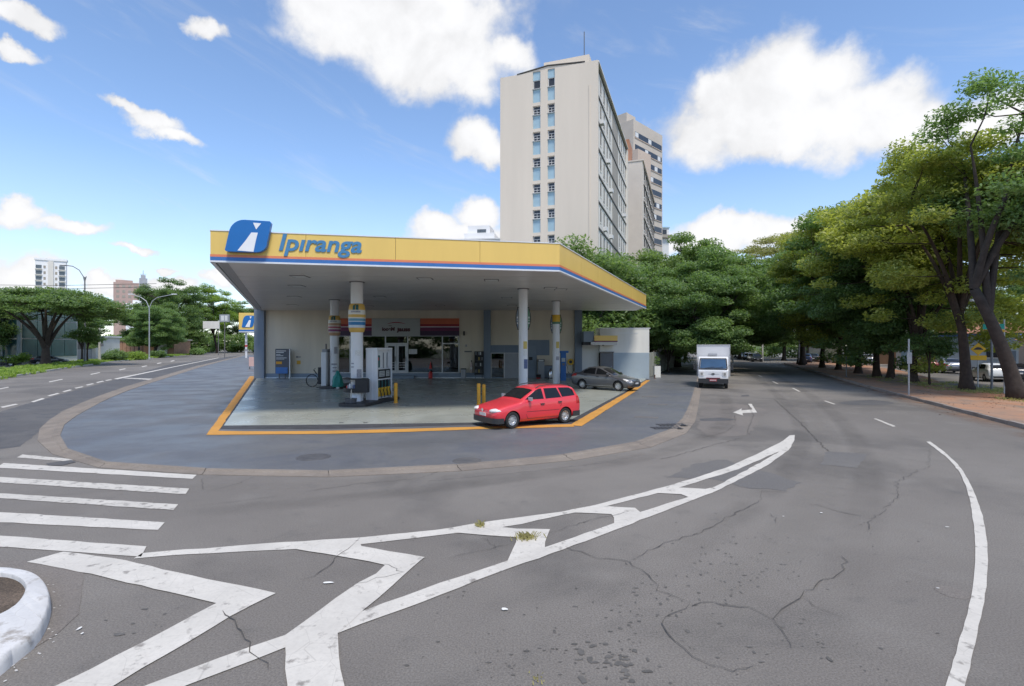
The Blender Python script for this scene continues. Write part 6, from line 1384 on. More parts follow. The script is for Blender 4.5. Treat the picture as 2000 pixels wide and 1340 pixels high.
cs = [(*G(px+random.gauss(0,70), py+random.gauss(0,9))[:2], MZ+.012) for px, py in [(1960,790),(1880,775),(1800,757),(1700,740),(1640,728),(1930,800)] for _ in range(20)]
tag(mobj('fallen_leaves', leaves_mesh('litter', cs, [.9]*len(cs), [4]*len(cs), .07, .04, .01, 18, .25), 'bark_red'), 'fallen brown leaves scattered on the earth strip', kind='stuff')
# weeds growing in the painted chevrons
mat('weed', (.30,.27,.10), .9, .3, 20)
def weed(px, py, w, n, h, label):
    p = G(px, py); m = MB(); rr = random.Random(px)
    for _ in range(n):
        x, y, a = rr.gauss(0,w), rr.gauss(0,.05), rr.random()*6.28; L = h*rr.uniform(.4,1.2); dx, dy = math.cos(a)*L*.7, math.sin(a)*L*.7
        m.add([(x-.006,y,.012),(x+.006,y,.012),(x+dx*.6+.004,y+dy*.6,.012+L*.75),(x+dx,y+dy,.012+L*.85)],[(0,1,2),(0,2,3)])
    t = thing('weed_tuft', label, 'weed', (p[0],p[1],0), 0, 'weeds in the road markings'); tag(m.build('blades','weed',t), kind='stuff')
weed(1026,1053,.085,150,.085,'dry yellowish weed tuft growing through the painted chevron'); weed(938,1029,.03,70,.07,'smaller dry weed tuft on the upper painted line'); weed(1052,1330,.03,14,.03,'dry leaf scrap and weed near the lower picture edge')
# ------------------------------------------------------------------ vehicles
def car_paint(name, col, metal=0.0, rough=.32): return mat(name, col, rough, .03, 2, metal=metal, coat=.6)
car_paint('car_red', (.70,.04,.055), 0, .30); car_paint('car_grey', (.13,.13,.14), .5, .3); car_paint('car_white', (.72,.72,.72)); car_paint('car_silver', (.42,.42,.44), .5, .3); car_paint('car_dark', (.035,.037,.045), .3, .3); car_paint('car_wine', (.16,.02,.03), .3); car_paint('car_blue', (.05,.08,.16), .4)
mat('car_glass', (.012,.013,.015), .05, 0, spec=.35); mat('lamp_clear', (.72,.70,.68), .15, .08, 20, spec=.8); mat('lamp_red', (.45,.02,.02), .2, .05); mat('rim_silver', (.52,.52,.52), .35, .05, metal=.6); mat('car_black', (.03,.03,.032), .55, .1); mat('plate_grey', (.55,.55,.56), .5, .1); mat('chrome', (.7,.7,.7), .15, 0, metal=1.0); mat('truck_glass', (.05,.10,.18), .08, .15, 1.5)
class Shape:
    """car body as stations along x (front is +x), each a half ring of ten points"""
    def __init__(s, stations):
        s.st = sorted(stations, key=lambda t: t[0]); s.xs = np.array([t[0] for t in s.st]); s.rings = np.array([s.ring(*t[1:]) for t in s.st])
        n = int((s.xs[-1]-s.xs[0])/.045); s.gx = np.linspace(s.xs[0], s.xs[-1], n); R_ = np.empty((n,10,2))
        for i in range(10):
            for j in range(2): R_[:,i,j] = np.interp(s.gx, s.xs, s.rings[:,i,j])
        for _ in range(2): R_[1:-1] = R_[:-2]*.25+R_[1:-1]*.5+R_[2:]*.25
        s.R = R_
    @staticmethod
    def ring(zb, zh, zr, wl, cab, tw=.74):
        hood = [(0,zb),(.82*wl,zb),(.965*wl,zb+.09),(wl,zb+(zh-zb)*.52),(.985*wl,zh-.13),(.94*wl,zh-.03),(.82*wl,zh+.002),(.60*wl,zh+.018),(.32*wl,zh+.028),(0,zh+.032)]
        cabr = [(0,zb),(.82*wl,zb),(.965*wl,zb+.09),(wl,zb+(zh-zb)*.52),(.985*wl,zh-.10),(.95*wl,zh),(.95*wl+(tw*wl-.95*wl)*.5,zh+(zr-zh)*.5),(tw*wl+.02,max(zr-.055,zh+(zr-zh)*.5)),(tw*wl*.85,zr),(0,zr+.022)]
        return [(a[0]*(1-cab)+b[0]*cab, a[1]*(1-cab)+b[1]*cab) for a, b in zip(hood, cabr)]
    def at(s, x):
        return np.array([[np.interp(x, s.gx, s.R[:,i,j]) for j in range(2)] for i in range(10)])
    def side_y(s, x, z):
        r = s.at(x); 
        for i in range(1,8):
            z0, z1 = r[i,1], r[i+1,1]
            if z0 <= z <= z1 and z1 > z0: t = (z-z0)/(z1-z0); return r[i,0]*(1-t)+r[i+1,0]*t
        return r[7,0] if z > r[7,1] else r[3,0]
    def body_mesh(s, wheels, wr):
        sub = 3; n = len(s.gx); prof = []
        full = []
        for k in range(n):
            h = s.R[k]; pts = [tuple(h[0])]
            for i in range(9):
                for q in range(1, sub+1): t = q/sub; pts.append((h[i,0]*(1-t)+h[i+1,0]*t, h[i,1]*(1-t)+h[i+1,1]*t))
            P_ = np.array(pts); Q = P_.copy(); Q[1:-1] = P_[:-2]*.25+P_[1:-1]*.5+P_[2:]*.25
            right = [(y, z) for y, z in Q]; left = [(-y, z) for y, z in Q[1:-1]][::-1]
            full.append(right+left)
        m = len(full[0]); vs_ = [(s.gx[k], y, z) for k in range(n) for y, z in full[k]]; fs = [(k*m+i, k*m+(i+1)%m, (k+1)*m+(i+1)%m, (k+1)*m+i) for k in range(n-1) for i in range(m)]
        fs.append(tuple(range(m-1,-1,-1))); fs.append(tuple(range((n-1)*m, n*m)))
        me = bpy.data.meshes.new('body'); me.from_pydata(vs_, [], fs); me.update()
        bm = bmesh.new(); bm.from_mesh(me); bmesh.ops.recalc_face_normals(bm, faces=bm.faces); bm.to_mesh(me); bm.free()
        ob = bpy.data.objects.new('tmp', me); C.objects.link(ob); cut = MB()
        W = max(r[3][0] for r in s.rings)
        for wx_ in wheels:
            for sg in (-1, 1): 
                c = MB(); c.lathe([(0,-.16),(wr+.045,-.16),(wr+.045,.3),(0,.3)], (wx_, sg*(W-.12)+(.0 if sg > 0 else -.14), wr), 30, axis='y'); cut.add(c.v, c.f)
        cm = bpy.data.meshes.new('cut'); cm.from_pydata(cut.v, [], cut.f); bm = bmesh.new(); bm.from_mesh(cm); bmesh.ops.remove_doubles(bm, verts=bm.verts, dist=1e-4); bmesh.ops.recalc_face_normals(bm, faces=bm.faces); bm.to_mesh(cm); bm.free()
        co = bpy.data.objects.new('cut', cm); C.objects.link(co); md = ob.modifiers.new('b', 'BOOLEAN'); md.operation = 'DIFFERENCE'; md.object = co; md.solver = 'EXACT'
        bpy.context.view_layer.update(); dg = bpy.context.evaluated_depsgraph_get(); out = bpy.data.meshes.new_from_object(ob.evaluated_get(dg))
        bpy.data.objects.remove(ob); bpy.data.objects.remove(co)
        if len(out.polygons) < 200: out = me
        return out
    def panel(s, poly, side, offs=.010):
        """closed outline in (x,z) laid on the body side"""
        pts = []
        for i in range(len(poly)):
            a, b = poly[i], poly[(i+1)%len(poly)]; k = max(1, int(math.dist(a,b)/.12))
            for j in range(k): t = j/k; pts.append((a[0]*(1-t)+b[0]*t, a[1]*(1-t)+b[1]*t))
        v = [(x, side*(s.side_y(x, z)+offs), z) for x, z in pts]; v2 = [(x, side*(s.side_y(x, z)-.02), z) for x, z in pts]; n = len(v)
        cx = sum(p[0] for p in pts)/n; cz = sum(p[1] for p in pts)/n; vs_ = list(v2)+list(v); f = [(i,(i+1)%n,n+(i+1)%n,n+i) for i in range(n)]
        for q in (.72,.44,.18):
            vs_ += [(cx+(x-cx)*q, side*(s.side_y(cx+(x-cx)*q, cz+(z-cz)*q)+offs), cz+(z-cz)*q) for x, z in pts]
        for lv in range(1,4): f += [(lv*n+i, lv*n+(i+1)%n, (lv+1)*n+(i+1)%n, (lv+1)*n+i) for i in range(n)]
        f.append(tuple(range(4*n,5*n)))
        return MB().add(vs_, f)
    def strip(s, pts, side, w=.012, offs=.004):
        m = MB()
        for a, b in zip(pts[:-1], pts[1:]):
            d = math.dist(a,b); nx, nz = -(b[1]-a[1])/d*w/2, (b[0]-a[0])/d*w/2; q = [(a[0]+nx,a[1]+nz),(b[0]+nx,b[1]+nz),(b[0]-nx,b[1]-nz),(a[0]-nx,a[1]-nz)]
            m.add([(x, side*(s.side_y(x,z)+offs), z) for x, z in q], [(0,1,2,3)])
        return m
    def screen(s, x0, x1, t0=7.0, inset=.07, offs=.012, nx=7, ny=9):
        """glass between two stations across the top of the ring (windscreen or rear window)"""
        m = MB(); vs_ = []
        for i in range(nx):
            x = x0+(x1-x0)*i/(nx-1); r = s.at(x); h = [tuple(r[k]) for k in (7,8,9)]; w = h[0][0]-inset
            for j in range(ny):
                y = -w+2*w*j/(ny-1); ay = abs(y); z = np.interp(-ay, [-h[0][0]-.001,-h[1][0],0], [h[0][1],h[1][1],h[2][1]]); vs_.append((x, y, z))
        V_ = np.array(vs_).reshape(nx,ny,3); du = np.gradient(V_,axis=0); dv = np.gradient(V_,axis=1); nn = np.cross(du,dv); nn /= np.linalg.norm(nn,axis=2)[:,:,None]; nn *= np.sign(nn[:,:,2:3]); V_ = V_+nn*offs
        m.v = [tuple(p) for p in V_.reshape(-1,3)]; m.f = [(i*ny+j, (i+1)*ny+j, (i+1)*ny+j+1, i*ny+j+1) for i in range(nx-1) for j in range(ny-1)]
        return m
def wheel_parts(wr):
    ty = MB().lathe([(wr*.62,-.09),(wr*.90,-.10),(wr*.985,-.075),(wr,-.03),(wr,.03),(wr*.985,.075),(wr*.90,.10),(wr*.62,.09)], (0,0,0), 30, axis='y')
    rim = MB().lathe([(0,.060),(wr*.12,.062),(wr*.15,.050),(wr*.36,.046),(wr*.42,.060),(wr*.60,.078),(wr*.66,.082),(wr*.67,.06),(wr*.67,-.08)], (0,0,0), 30, axis='y')
    holes = MB()
    for k in range(9):
        a = 2*PI*k/9; c = (wr*.48*math.cos(a), .078, wr*.48*math.sin(a)); n = 8
        holes.add([(c[0]+wr*.055*math.cos(2*PI*j/n)*1.0, c[1]+.003, c[2]+wr*.055*math.sin(2*PI*j/n)*1.3) for j in range(n)], [tuple(range(n))])
    return ty, rim, holes
CARM = {}
def car_kind(key, stations, wheels, wr, wins, wind, rear, fixed):
    sh = Shape(stations); CARM[key] = dict(sh=sh, body=sh.body_mesh(wheels, wr), wheels=wheels, wr=wr, wins=wins, wind=wind, rear=rear, W=max(r[3][0] for r in sh.rings), **fixed)
def make_car(key, label, cat, loc, rz, paint, group=None, name='parked_car', scale=(1,1,1), detail=True):
    k = CARM[key]; sh = k['sh']; t = thing(name, label, cat, loc, rz, group); t.scale = scale
    me = k['body'].copy(); mobj('body', me, paint, t, smooth=True, angle=50)
    sh.screen(*k['wind']).build('windscreen', 'car_glass', t, smooth=True)
    if k['rear']: sh.screen(*k['rear']).build('rear_window', 'car_glass', t, smooth=True)
    for sd in (-1, 1):
        for p in k['wins']:
            sh.panel(p, sd).build('side_window', 'car_glass', t)
        if detail:
            for p in k['seams']: sh.strip(p, sd).build('door_seam', 'car_black', t)
            for (x, z) in k['handles']: y = sh.side_y(x, z); MB().rbox((x, sd*(y+.015), z), (.17,.035,.045), .015, axis='y').build('door_handle', 'car_black', t)
        for wx_ in k['wheels']:
            e = bpy.data.objects.new('wheel', None); C.objects.link(e); e.parent = t; e.location = (wx_, sd*(k['W']-.125), k['wr']); e.rotation_euler = (0,0,0 if sd > 0 else PI)
            ty, rim, holes = k.setdefault('wp', None) or wheel_parts(k['wr'])
            ty.build('tyre', 'rubber', e, smooth=True); rim.build('rim', 'rim_silver', e, smooth=True); tag(holes.build('rim_holes', 'car_black', e), kind='stuff')
            a0, a1 = -.35, PI+.35; MB().lathe([(k['wr']+.042,-.12),(k['wr']+.042,.07)], (wx_, sd*(k['W']-.12), k['wr']), 20, axis='y', a0=a0, a1=a1).build('arch_liner', 'car_black', t)
        mx, mz = k['mirror']; y = sh.side_y(mx, mz-.02)
        MB().rbox((mx, sd*(y+.075), mz+.055), (.11,.19,.13), .04).build('mirror', k.get('mirror_mat','car_black') if detail else 'car_black', t, bevel=.015)
    for nm, fn in k['extras']:
        r = fn(sh); 
        for m, mm_ in r: m.build(nm, mm_, t, smooth=True, angle=35)
    return t
def front_lamp(sh, sd, x0, x1, z0, z1, y0f, nose=True):
    pass
def ellipse_panel(sh, sd, cx, cz, rx, rz_, offs=.014): return sh.panel([(cx+rx*math.cos(2*PI*k/16), cz+rz_*math.sin(2*PI*k/16)*(1 if math.sin(2*PI*k/16) > 0 else .8)) for k in range(16)], sd, offs)
def ellipsoid(c, r, rz):
    m = MB(); prof = [(math.cos(a), math.sin(a)) for a in np.linspace(-PI/2,PI/2,11)]; m.lathe(prof,(0,0,0),20); m.v = [tuple(x+y for x, y in zip(rotz((p[0]*r[0],p[1]*r[1],p[2]*r[2]),rz),c)) for p in m.v]; return m
def nose_patch(sh, y0, y1, z0, z1, offs=.012, rear=False, n=6, m_=4):
    """rectangle wrapped on the nose or tail: for each (y,z) find the x of the surface"""
    mm_ = MB(); vs_ = []
    xs_ = sh.gx[::-1] if not rear else sh.gx
    for i in range(m_):
        z = z0+(z1-z0)*i/(m_-1)
        for j in range(n):
            y = y0+(y1-y0)*j/(n-1); hit = xs_[0]
            for x in xs_[:24]:
                r = sh.at(x)
                if r[0,1] <= z <= r[9,1] and sh_half(r, z) >= abs(y): hit = x; break
                hit = x
            vs_.append((hit+(offs if not rear else -offs), y, z))
    mm_.v = vs_; mm_.f = [((i*n+j),(i*n+j+1),((i+1)*n+j+1),((i+1)*n+j)) for i in range(m_-1) for j in range(n-1)]
    return mm_
def sh_half(r, z):
    best = 0
    for i in range(1,9):
        a, b = r[i], r[i+1]
        if min(a[1],b[1]) <= z <= max(a[1],b[1]): t = 0 if abs(b[1]-a[1]) < 1e-6 else (z-a[1])/(b[1]-a[1]); best = max(best, a[0]*(1-t)+b[0]*t)
    return best
# red estate: L about 4.1
W_ST = [(2.03,.36,.60,.60,.60,0),(1.98,.27,.66,.66,.72,0),(1.86,.21,.72,.72,.79,0),(1.5,.19,.80,.80,.815,0),(1.05,.18,.885,.885,.825,0),(.92,.18,.905,.905,.825,0),(.84,.18,.925,.94,.825,1),(.12,.18,.95,1.36,.825,1),(-.35,.18,.955,1.425,.825,1),(-1.1,.18,.965,1.425,.825,1),(-1.6,.19,.975,1.395,.82,1),(-1.82,.22,.98,1.32,.80,1),(-1.98,.26,.97,1.08,.77,1),(-2.06,.32,.86,.90,.72,.6),(-2.09,.38,.72,.74,.66,.2)]
def bevelled(m, w=.035):
    bm = bmesh.new(); vs_ = [bm.verts.new(p) for p in m.v]; [bm.faces.new([vs_[i] for i in f]) for f in m.f]; bmesh.ops.bevel(bm, geom=[e for e in bm.edges if e.calc_face_angle(0) > 1.0], offset=w, segments=3, profile=.5, affect='EDGES', clamp_overlap=True)
    bm.verts.index_update(); o = MB(); o.v = [tuple(v.co) for v in bm.verts]; o.f = [tuple(v.index for v in f.verts) for f in bm.faces]; bm.free(); return o
def wagon_extras():
    def bump_(sh):
        half = [(1.655,.812),(1.86,.805),(1.98,.745),(2.05,.62),(2.075,.4),(2.085,0)]; fr_ = half+[(x,-y) for x, y in half[-2::-1]]
        hr = [(-1.60,.822),(-1.90,.79),(-2.04,.72),(-2.10,.5),(-2.12,0)]; rr_ = hr+[(x,-y) for x, y in hr[-2::-1]]
        return [(bevelled(MB().prism(fr_[::-1],.20,.385)),'car_black'),(bevelled(MB().prism(rr_,.24,.44)),'car_black')]
    def lamps(sh): return [(ellipsoid((1.86,.585,.635),(.24,.16,.085),-.66),'lamp_clear'),(ellipsoid((1.86,-.585,.635),(.24,.16,.085),.66),'lamp_clear')]
    def grille(sh): return [(nose_patch(sh,-.33,.33,.60,.615,.022,False,7,2),'car_wine'),(nose_patch(sh,-.33,.33,.645,.66,.02,False,7,2),'car_wine')]
    def emb(sh): return [(MB().lathe([(0,-.01),(.055,-.008),(.06,.01)],(0,0,0),14,axis='y'),'chrome')]
    def plate(sh): return [(MB().bx(2.03,2.06,-.2,.2,.43,.54),'plate_grey')]
    def rails(sh):
        out = []
        for sd in (-1,1): out.append((MB().tube([(.05,sd*.56,1.365),(-.1,sd*.56,1.435),(-.5,sd*.57,1.475),(-1.2,sd*.57,1.475),(-1.55,sd*.56,1.44),(-1.66,sd*.555,1.38)],.017,6),'car_black'))
        return out
    def tails(sh): return [(sh.panel([(-1.80,.72),(-1.80,1.0),(-1.95,1.0),(-2.0,.72)],sd,.012),'lamp_red') for sd in (-1,1)]
    def emblem(sh):
        n = 14; z0, x0 = .635, nose_patch(sh,-.01,.01,.63,.64,.03,False,2,2).v[0][0]
        return [(MB().add([(x0, .06*math.cos(2*PI*k/n), z0+.06*math.sin(2*PI*k/n)) for k in range(n)],[tuple(range(n))]),'chrome')]
    return [('bumper',bump_),('headlight',lamps),('grille_slot',grille),('number_plate',plate),('roof_rail',rails),('tail_light',tails),('emblem',emblem)]
car_kind('wagon', W_ST, (1.27,-1.22), .295,
  [[(.64,.985),(.10,1.30),(-.06,1.345),(-.16,1.35),(-.17,.985)], [(-.27,.985),(-.27,1.352),(-.88,1.352),(-1.02,1.0)], [(-1.08,1.01),(-.97,1.352),(-1.52,1.335),(-1.70,1.24),(-1.74,1.04)]],
  (.74,.20), (-1.84,-1.99), dict(seams=[[(.70,.93),(.66,.45),(.60,.30)],[(-.21,.97),(-.22,.30)],[(-1.05,.99),(-1.0,.72),(-.93,.66)],[(.60,.30),(-.93,.30)],[(.66,.56),(-.9,.55)]], handles=[(-.08,.80),(-.93,.83)], mirror=(.52,.955), mirror_mat='car_silver', extras=wagon_extras()))
S_ST = [(2.16,.34,.56,.56,.62,0),(2.10,.24,.64,.64,.74,0),(1.95,.19,.70,.70,.82,0),(1.55,.18,.80,.80,.85,0),(1.2,.17,.86,.86,.86,0),(1.09,.17,.885,.885,.865,0),(1.02,.17,.90,.915,.865,1),(.05,.17,.94,1.38,.87,1),(-.35,.17,.95,1.445,.87,1),(-.9,.17,.965,1.41,.87,1),(-1.35,.18,.99,1.22,.865,1),(-1.60,.19,1.02,1.04,.86,1),(-1.68,.19,1.02,1.02,.86,0),(-1.95,.22,1.02,1.02,.84,0),(-2.13,.27,.95,.95,.80,0),(-2.20,.36,.78,.78,.72,0)]
def sedan_extras():
    def lamps(sh): return [(nose_patch(sh,.46,.76,.55,.68,.02,False,7,4),'lamp_clear'),(nose_patch(sh,-.76,-.46,.55,.68,.02,False,7,4),'lamp_clear')]+[(sh.panel([(1.98,.57),(1.70,.70),(1.62,.76),(1.75,.76),(2.02,.67)],sd,.012),'lamp_clear') for sd in (-1,1)]
    def tails(sh): return [(sh.panel([(-1.70,.86),(-1.72,.99),(-1.98,.98),(-2.13,.90),(-2.10,.78)],sd,.012),'lamp_red') for sd in (-1,1)]+[(nose_patch(sh,.45,.78,.76,.90,.02,True,6,3),'lamp_red'),(nose_patch(sh,-.78,-.45,.76,.90,.02,True,6,3),'lamp_red')]
    def grille(sh): return [(nose_patch(sh,-.40,.40,.55,.64,.02,False,9,3),'car_black'),(nose_patch(sh,-.62,.62,.27,.42,.02,False,11,3),'car_black'),(nose_patch(sh,-.42,.42,.635,.65,.026,False,7,2),'chrome')]
    def plate(sh): return [(nose_patch(sh,-.2,.2,.43,.53,.03,False,3,2),'plate_grey'),(nose_patch(sh,-.2,.2,.62,.73,.03,True,3,2),'plate_grey')]
    def sill(sh): return [(sh.strip([(1.0,.30),(-1.0,.30)],sd,.02,.008),'chrome') for sd in (-1,1)]
    def refl(sh): return [(nose_patch(sh,-.6,.6,.30,.42,.02,True,9,3),'car_black')]
    return [('headlight',lamps),('tail_light',tails),('grille',grille),('number_plate',plate),('sill_trim',sill),('bumper',refl)]
car_kind('sedan', S_ST, (1.33,-1.27), .315,
  [[(.78,.985),(.10,1.29),(-.10,1.355),(-.22,1.365),(-.24,.99)], [(-.33,.99),(-.32,1.365),(-.75,1.35),(-1.12,1.22),(-1.22,1.05)]],
  (.92,.14), (-.95,-1.52), dict(seams=[[(.80,.93),(.74,.45),(.66,.28)],[(-.28,.97),(-.30,.28)],[(-1.1,1.0),(-1.06,.72),(-.95,.66)],[(.66,.28),(-.95,.28)]], handles=[(-.12,.86),(-1.0,.89)], mirror=(.62,.97), mirror_mat='car_grey', extras=sedan_extras()))
H_ST = [(1.92,.34,.58,.58,.62,0),(1.86,.24,.66,.66,.74,0),(1.7,.19,.74,.74,.80,0),(1.2,.18,.87,.87,.82,0),(1.03,.18,.895,.895,.825,0),(.95,.18,.91,.925,.825,1),(.2,.18,.94,1.36,.83,1),(-.3,.18,.95,1.44,.83,1),(-1.0,.18,.97,1.43,.83,1),(-1.45,.20,.98,1.36,.82,1),(-1.75,.24,.97,1.05,.80,1),(-1.86,.30,.90,.94,.76,.5),(-1.90,.38,.72,.74,.70,0)]
def hatch_extras():
    def lamps(sh): return [(nose_patch(sh,.40,.70,.56,.70,.02,False,7,4),'lamp_clear'),(nose_patch(sh,-.70,-.40,.56,.70,.02,False,7,4),'lamp_clear')]
    def tails(sh): return [(nose_patch(sh,.55,.72,.70,.93,.02,True,5,4),'lamp_red'),(nose_patch(sh,-.72,-.55,.70,.93,.02,True,5,4),'lamp_red')]
    def grille(sh): return [(nose_patch(sh,-.36,.36,.60,.68,.02,False,7,3),'car_black'),(nose_patch(sh,-.7,.7,.26,.40,.02,False,11,3),'car_black'),(nose_patch(sh,-.72,.72,.30,.46,.02,True,11,3),'car_black')]
    def plate(sh): return [(nose_patch(sh,-.2,.2,.50,.60,.03,True,3,2),'plate_grey'),(nose_patch(sh,-.2,.2,.44,.53,.03,False,3,2),'plate_grey')]
    return [('headlight',lamps),('tail_light',tails),('grille',grille),('number_plate',plate)]
car_kind('hatch', H_ST, (1.2,-1.18), .29,
  [[(.74,.985),(.18,1.29),(-.02,1.35),(-.12,1.36),(-.13,.99)], [(-.22,.99),(-.22,1.362),(-.85,1.358),(-1.15,1.27),(-1.22,1.02)]],
  (.84,.28), (-1.5,-1.76), dict(seams=[[(.72,.93),(.66,.45),(.6,.3)],[(-.17,.97),(-.18,.3)],[(-1.02,1.0),(-.96,.66)]], handles=[(-.04,.83),(-.92,.86)], mirror=(.6,.965), extras=hatch_extras()))
# --- the cars in the picture
pr = G(1050,829,FZ)
make_car('wagon','bright red estate car with roof rails parked across the forecourt edge','car',(0.55,18.35,FZ-.004),math.radians(180+33),'car_red',None,'estate_car',(.90,1.0,.94))
make_car('sedan','dark grey metallic saloon parked nose out at the forecourt corner','car',(5.98,32.6,FZ-.004),math.radians(-40),'car_grey',None,'saloon_car',(.98,1.0,1.0))
LANE = math.atan2(24,14)     # heading of the service lane, away from the camera
def pc_(key, px, py, rz, paint, label, sc_=1.0, name='parked_car', det=False, grp='cars parked along the service lane'):
    p = G(px, py); return make_car(key, label, 'car', (p[0],p[1],0.0), rz, paint, grp, name, (sc_,)*3, det)
pc_('hatch',1934,744,LANE+.12,'car_white','white hatchback with its back to us beside the blue house',1.0)
pc_('sedan',1973,743,LANE,'car_dark','dark saloon half hidden by the big leaning trunk')
pc_('sedan',1853,728,LANE+.06,'car_silver','silver saloon with open road behind it left of the white hatchback',1.05)
pc_('hatch',1806,727,LANE+.02,'car_wine','dark wine red hatchback with lit tail lamps left of the silver saloon',1.08)
pc_('hatch',1692,713,LANE,'car_silver','light grey hatchback seen between two tree trunks far along the lane',1.15)
pc_('wagon',1640,711,LANE+.9,'car_white','white estate car crossing behind the flared trunk',1.25)
pc_('sedan',1588,708,LANE,'car_dark','dark saloon at the far end of the service lane',1.1)
pc_('hatch',1574,709,LANE,'car_blue','dark blue hatchback behind the far lamp post',1.1)
# row of parked cars at the far right side of the street, up the road
for i in range(8):
    Y = 92+i*6.2; X = 44.0+(i*6.2)*.33
    make_car(['hatch','sedan'][i%2],['dark hatchback, nearest of the row parked up the street','grey saloon second in the row parked up the street','black hatchback third in the row parked up the street','silver saloon fourth in the row parked up the street','dark blue hatchback fifth in the row parked up the street','dark saloon sixth in the row parked up the street','grey hatchback seventh in the row parked up the street','dark saloon last of the row parked up the street'][i],'car',(X,Y,0),math.atan2(1,.36)+PI,['car_dark','car_grey','car_dark','car_silver','car_blue','car_dark','car_grey','car_dark'][i],'cars parked up the street','parked_car',(1,1,1),False)
make_car('sedan','dark car cut by the left edge before the showroom','car',(-71.5,71.5,0),.5,'car_dark','cars across the avenue','parked_car',(1,1,1),False)
make_car('sedan','dark car standing behind the flat topped tree trunk','car',(-70.8,78.5,0),.6,'car_dark','cars across the avenue','parked_car',(1,1,1),False)
make_car('hatch','silver car behind the banner board by the far station','car',(-55.5,112,AZ),2.1,'car_silver','cars across the avenue','parked_car',(1.1,)*3,False)

# --- small box truck
TX, TY = 13.2, 33.6
trk = thing('box_truck', 'small white box truck parked facing us at the pavement edge', 'truck', (TX,TY,0), math.atan2(1,.40)-PI/2)
W2 = .92
def prof_prism(poly, w, name, material, bev=.04, parent=trk):
    m = MB(); n = len(poly); m.v = [(-w,y,z) for y,z in poly]+[(w,y,z) for y,z in poly]; m.f = [tuple(range(n-1,-1,-1)),tuple(range(n,2*n))]+[(i,(i+1)%n,n+(i+1)%n,n+i) for i in range(n)]
    m.f = [f[::-1] for f in m.f]
    return m.build(name, material, parent, bevel=bev)
mat('truck_white', (.74,.74,.75), .35, .03, 2, coat=.4); mat('box_white', (.60,.60,.61), .6, .06, 1, streak=True)
prof_prism([(-.02,.62),(-.06,.72),(-.06,1.18),(.02,1.30),(.26,1.98),(.36,2.08),(1.45,2.1),(1.45,.62)], W2, 'cab', 'truck_white', .05)
ws = MB(); ws.v = [(-.80,.005,1.34),(.80,.005,1.34),(.74,.235,1.94),(-.74,.235,1.94)]; ws.v = [(x,y-.035,z) for x,y,z in ws.v]; ws.f = [(0,1,2,3)]; ws.build('windscreen', 'truck_glass', trk)
fs_ = MB(); 
for a, b in (((-.86,-.028,1.30),(.86,-.028,1.30)),((.86,-.028,1.30),(.79,.21,1.98)),((.79,.21,1.98),(-.79,.21,1.98)),((-.79,.21,1.98),(-.86,-.028,1.30))): fs_.tube([a,b],.028,6)
fs_.build('windscreen_seal', 'car_black', trk)
MB().tube([(-.5,-.06,1.36),(.1,-.03,1.44)],.012,5).build('wiper', 'car_black', trk); MB().tube([(.1,-.06,1.36),(.6,-.03,1.44)],.012,5).build('wiper', 'car_black', trk)
for sd in (-1, 1):
    wdw = MB(); wdw.v = [(sd*(W2+.008),y,z) for y,z in ((.22,1.36),(.40,1.92),(1.15,1.94),(1.15,1.36))]; wdw.f = [(0,1,2,3) if sd > 0 else (3,2,1,0)]; wdw.build('side_window', 'car_glass', trk)
    MB().rbox((sd*.70,-.075,.98),(.26,.05,.30),.03,axis='y').build('headlight', 'lamp_clear', trk); MB().bx(sd*.70-.07,sd*.70+.07,-.108,-.1,.88,1.06).build('lamp_reflector', 'chrome', trk)
    MB().rbox((sd*.66,-.075,.70),(.44,.05,.10),.02,axis='y').build('indicator', 'lamp_clear', trk)
    MB().tube([(sd*W2,.1,1.5),(sd*(W2+.2),-.05,1.55)],.016,6).build('mirror_arm', 'car_black', trk); MB().rbox((sd*(W2+.22),-.05,1.42),(.14,.06,.36),.03,axis='y').build('mirror', 'car_black', trk)
    for y in (.62, 3.3):
        e = bpy.data.objects.new('wheel', None); C.objects.link(e); e.parent = trk; e.location = (sd*.80,y,.35); e.rotation_euler = (0,0,-PI/2 if sd > 0 else PI/2)
        ty, rim, holes = wheel_parts(.35); ty.build('tyre', 'rubber', e, smooth=True); rim.build('rim', 'rim_silver', e, smooth=True); tag(holes.build('rim_holes', 'car_black', e), kind='stuff')
MB().rbox((0,-.09,.52),(1.84,.14,.30),.06,axis='y').build('bumper', 'car_black', trk); MB().bx(-.42,.42,-.125,-.062,.66,.73).build('grille_slot', 'car_wine', trk)
pl3 = MB().bx(-.22,.22,-.185,-.165,.50,.64).build('number_plate', mat('plate_red', (.45,.08,.10), .5, .1), trk)
for k in range(7): MB().bx(-.19+k*.055,-.155+k*.055,-.190,-.186,.535,.60).build('plate_digit', 'paper_white', pl3)
# bow-tie shaped badge with a bar either side
MB().prism_xz([(-.12,1.0),(-.05,1.0),(-.045,1.03),(.045,1.03),(.05,1.0),(.12,1.0),(.11,.95),(.05,.95),(.045,.92),(-.045,.92),(-.05,.95),(-.11,.95)], -.085, -.062).build('badge', 'car_black', trk)
MB().bx(-.30,-.13,-.072,-.061,.965,.98).bx(.13,.36,-.072,-.061,.97,.985).build('badge_bar', 'grey_plastic', trk)
MB().bx(-W2-.13,W2+.13,1.55,4.9,.72,2.86).build('cargo_box', 'box_white', trk, bevel=.03)
for (x0,x1,z0,z1) in ((-W2-.15,W2+.15,2.84,2.90),): MB().bx(x0,x1,1.52,1.60,z0,z1).build('box_edge', 'frame_alu', trk)
for sd in (-1,1): MB().bx(sd*(W2+.10),sd*(W2+.145),1.52,1.60,.72,2.84).build('box_edge', 'frame_alu', trk)
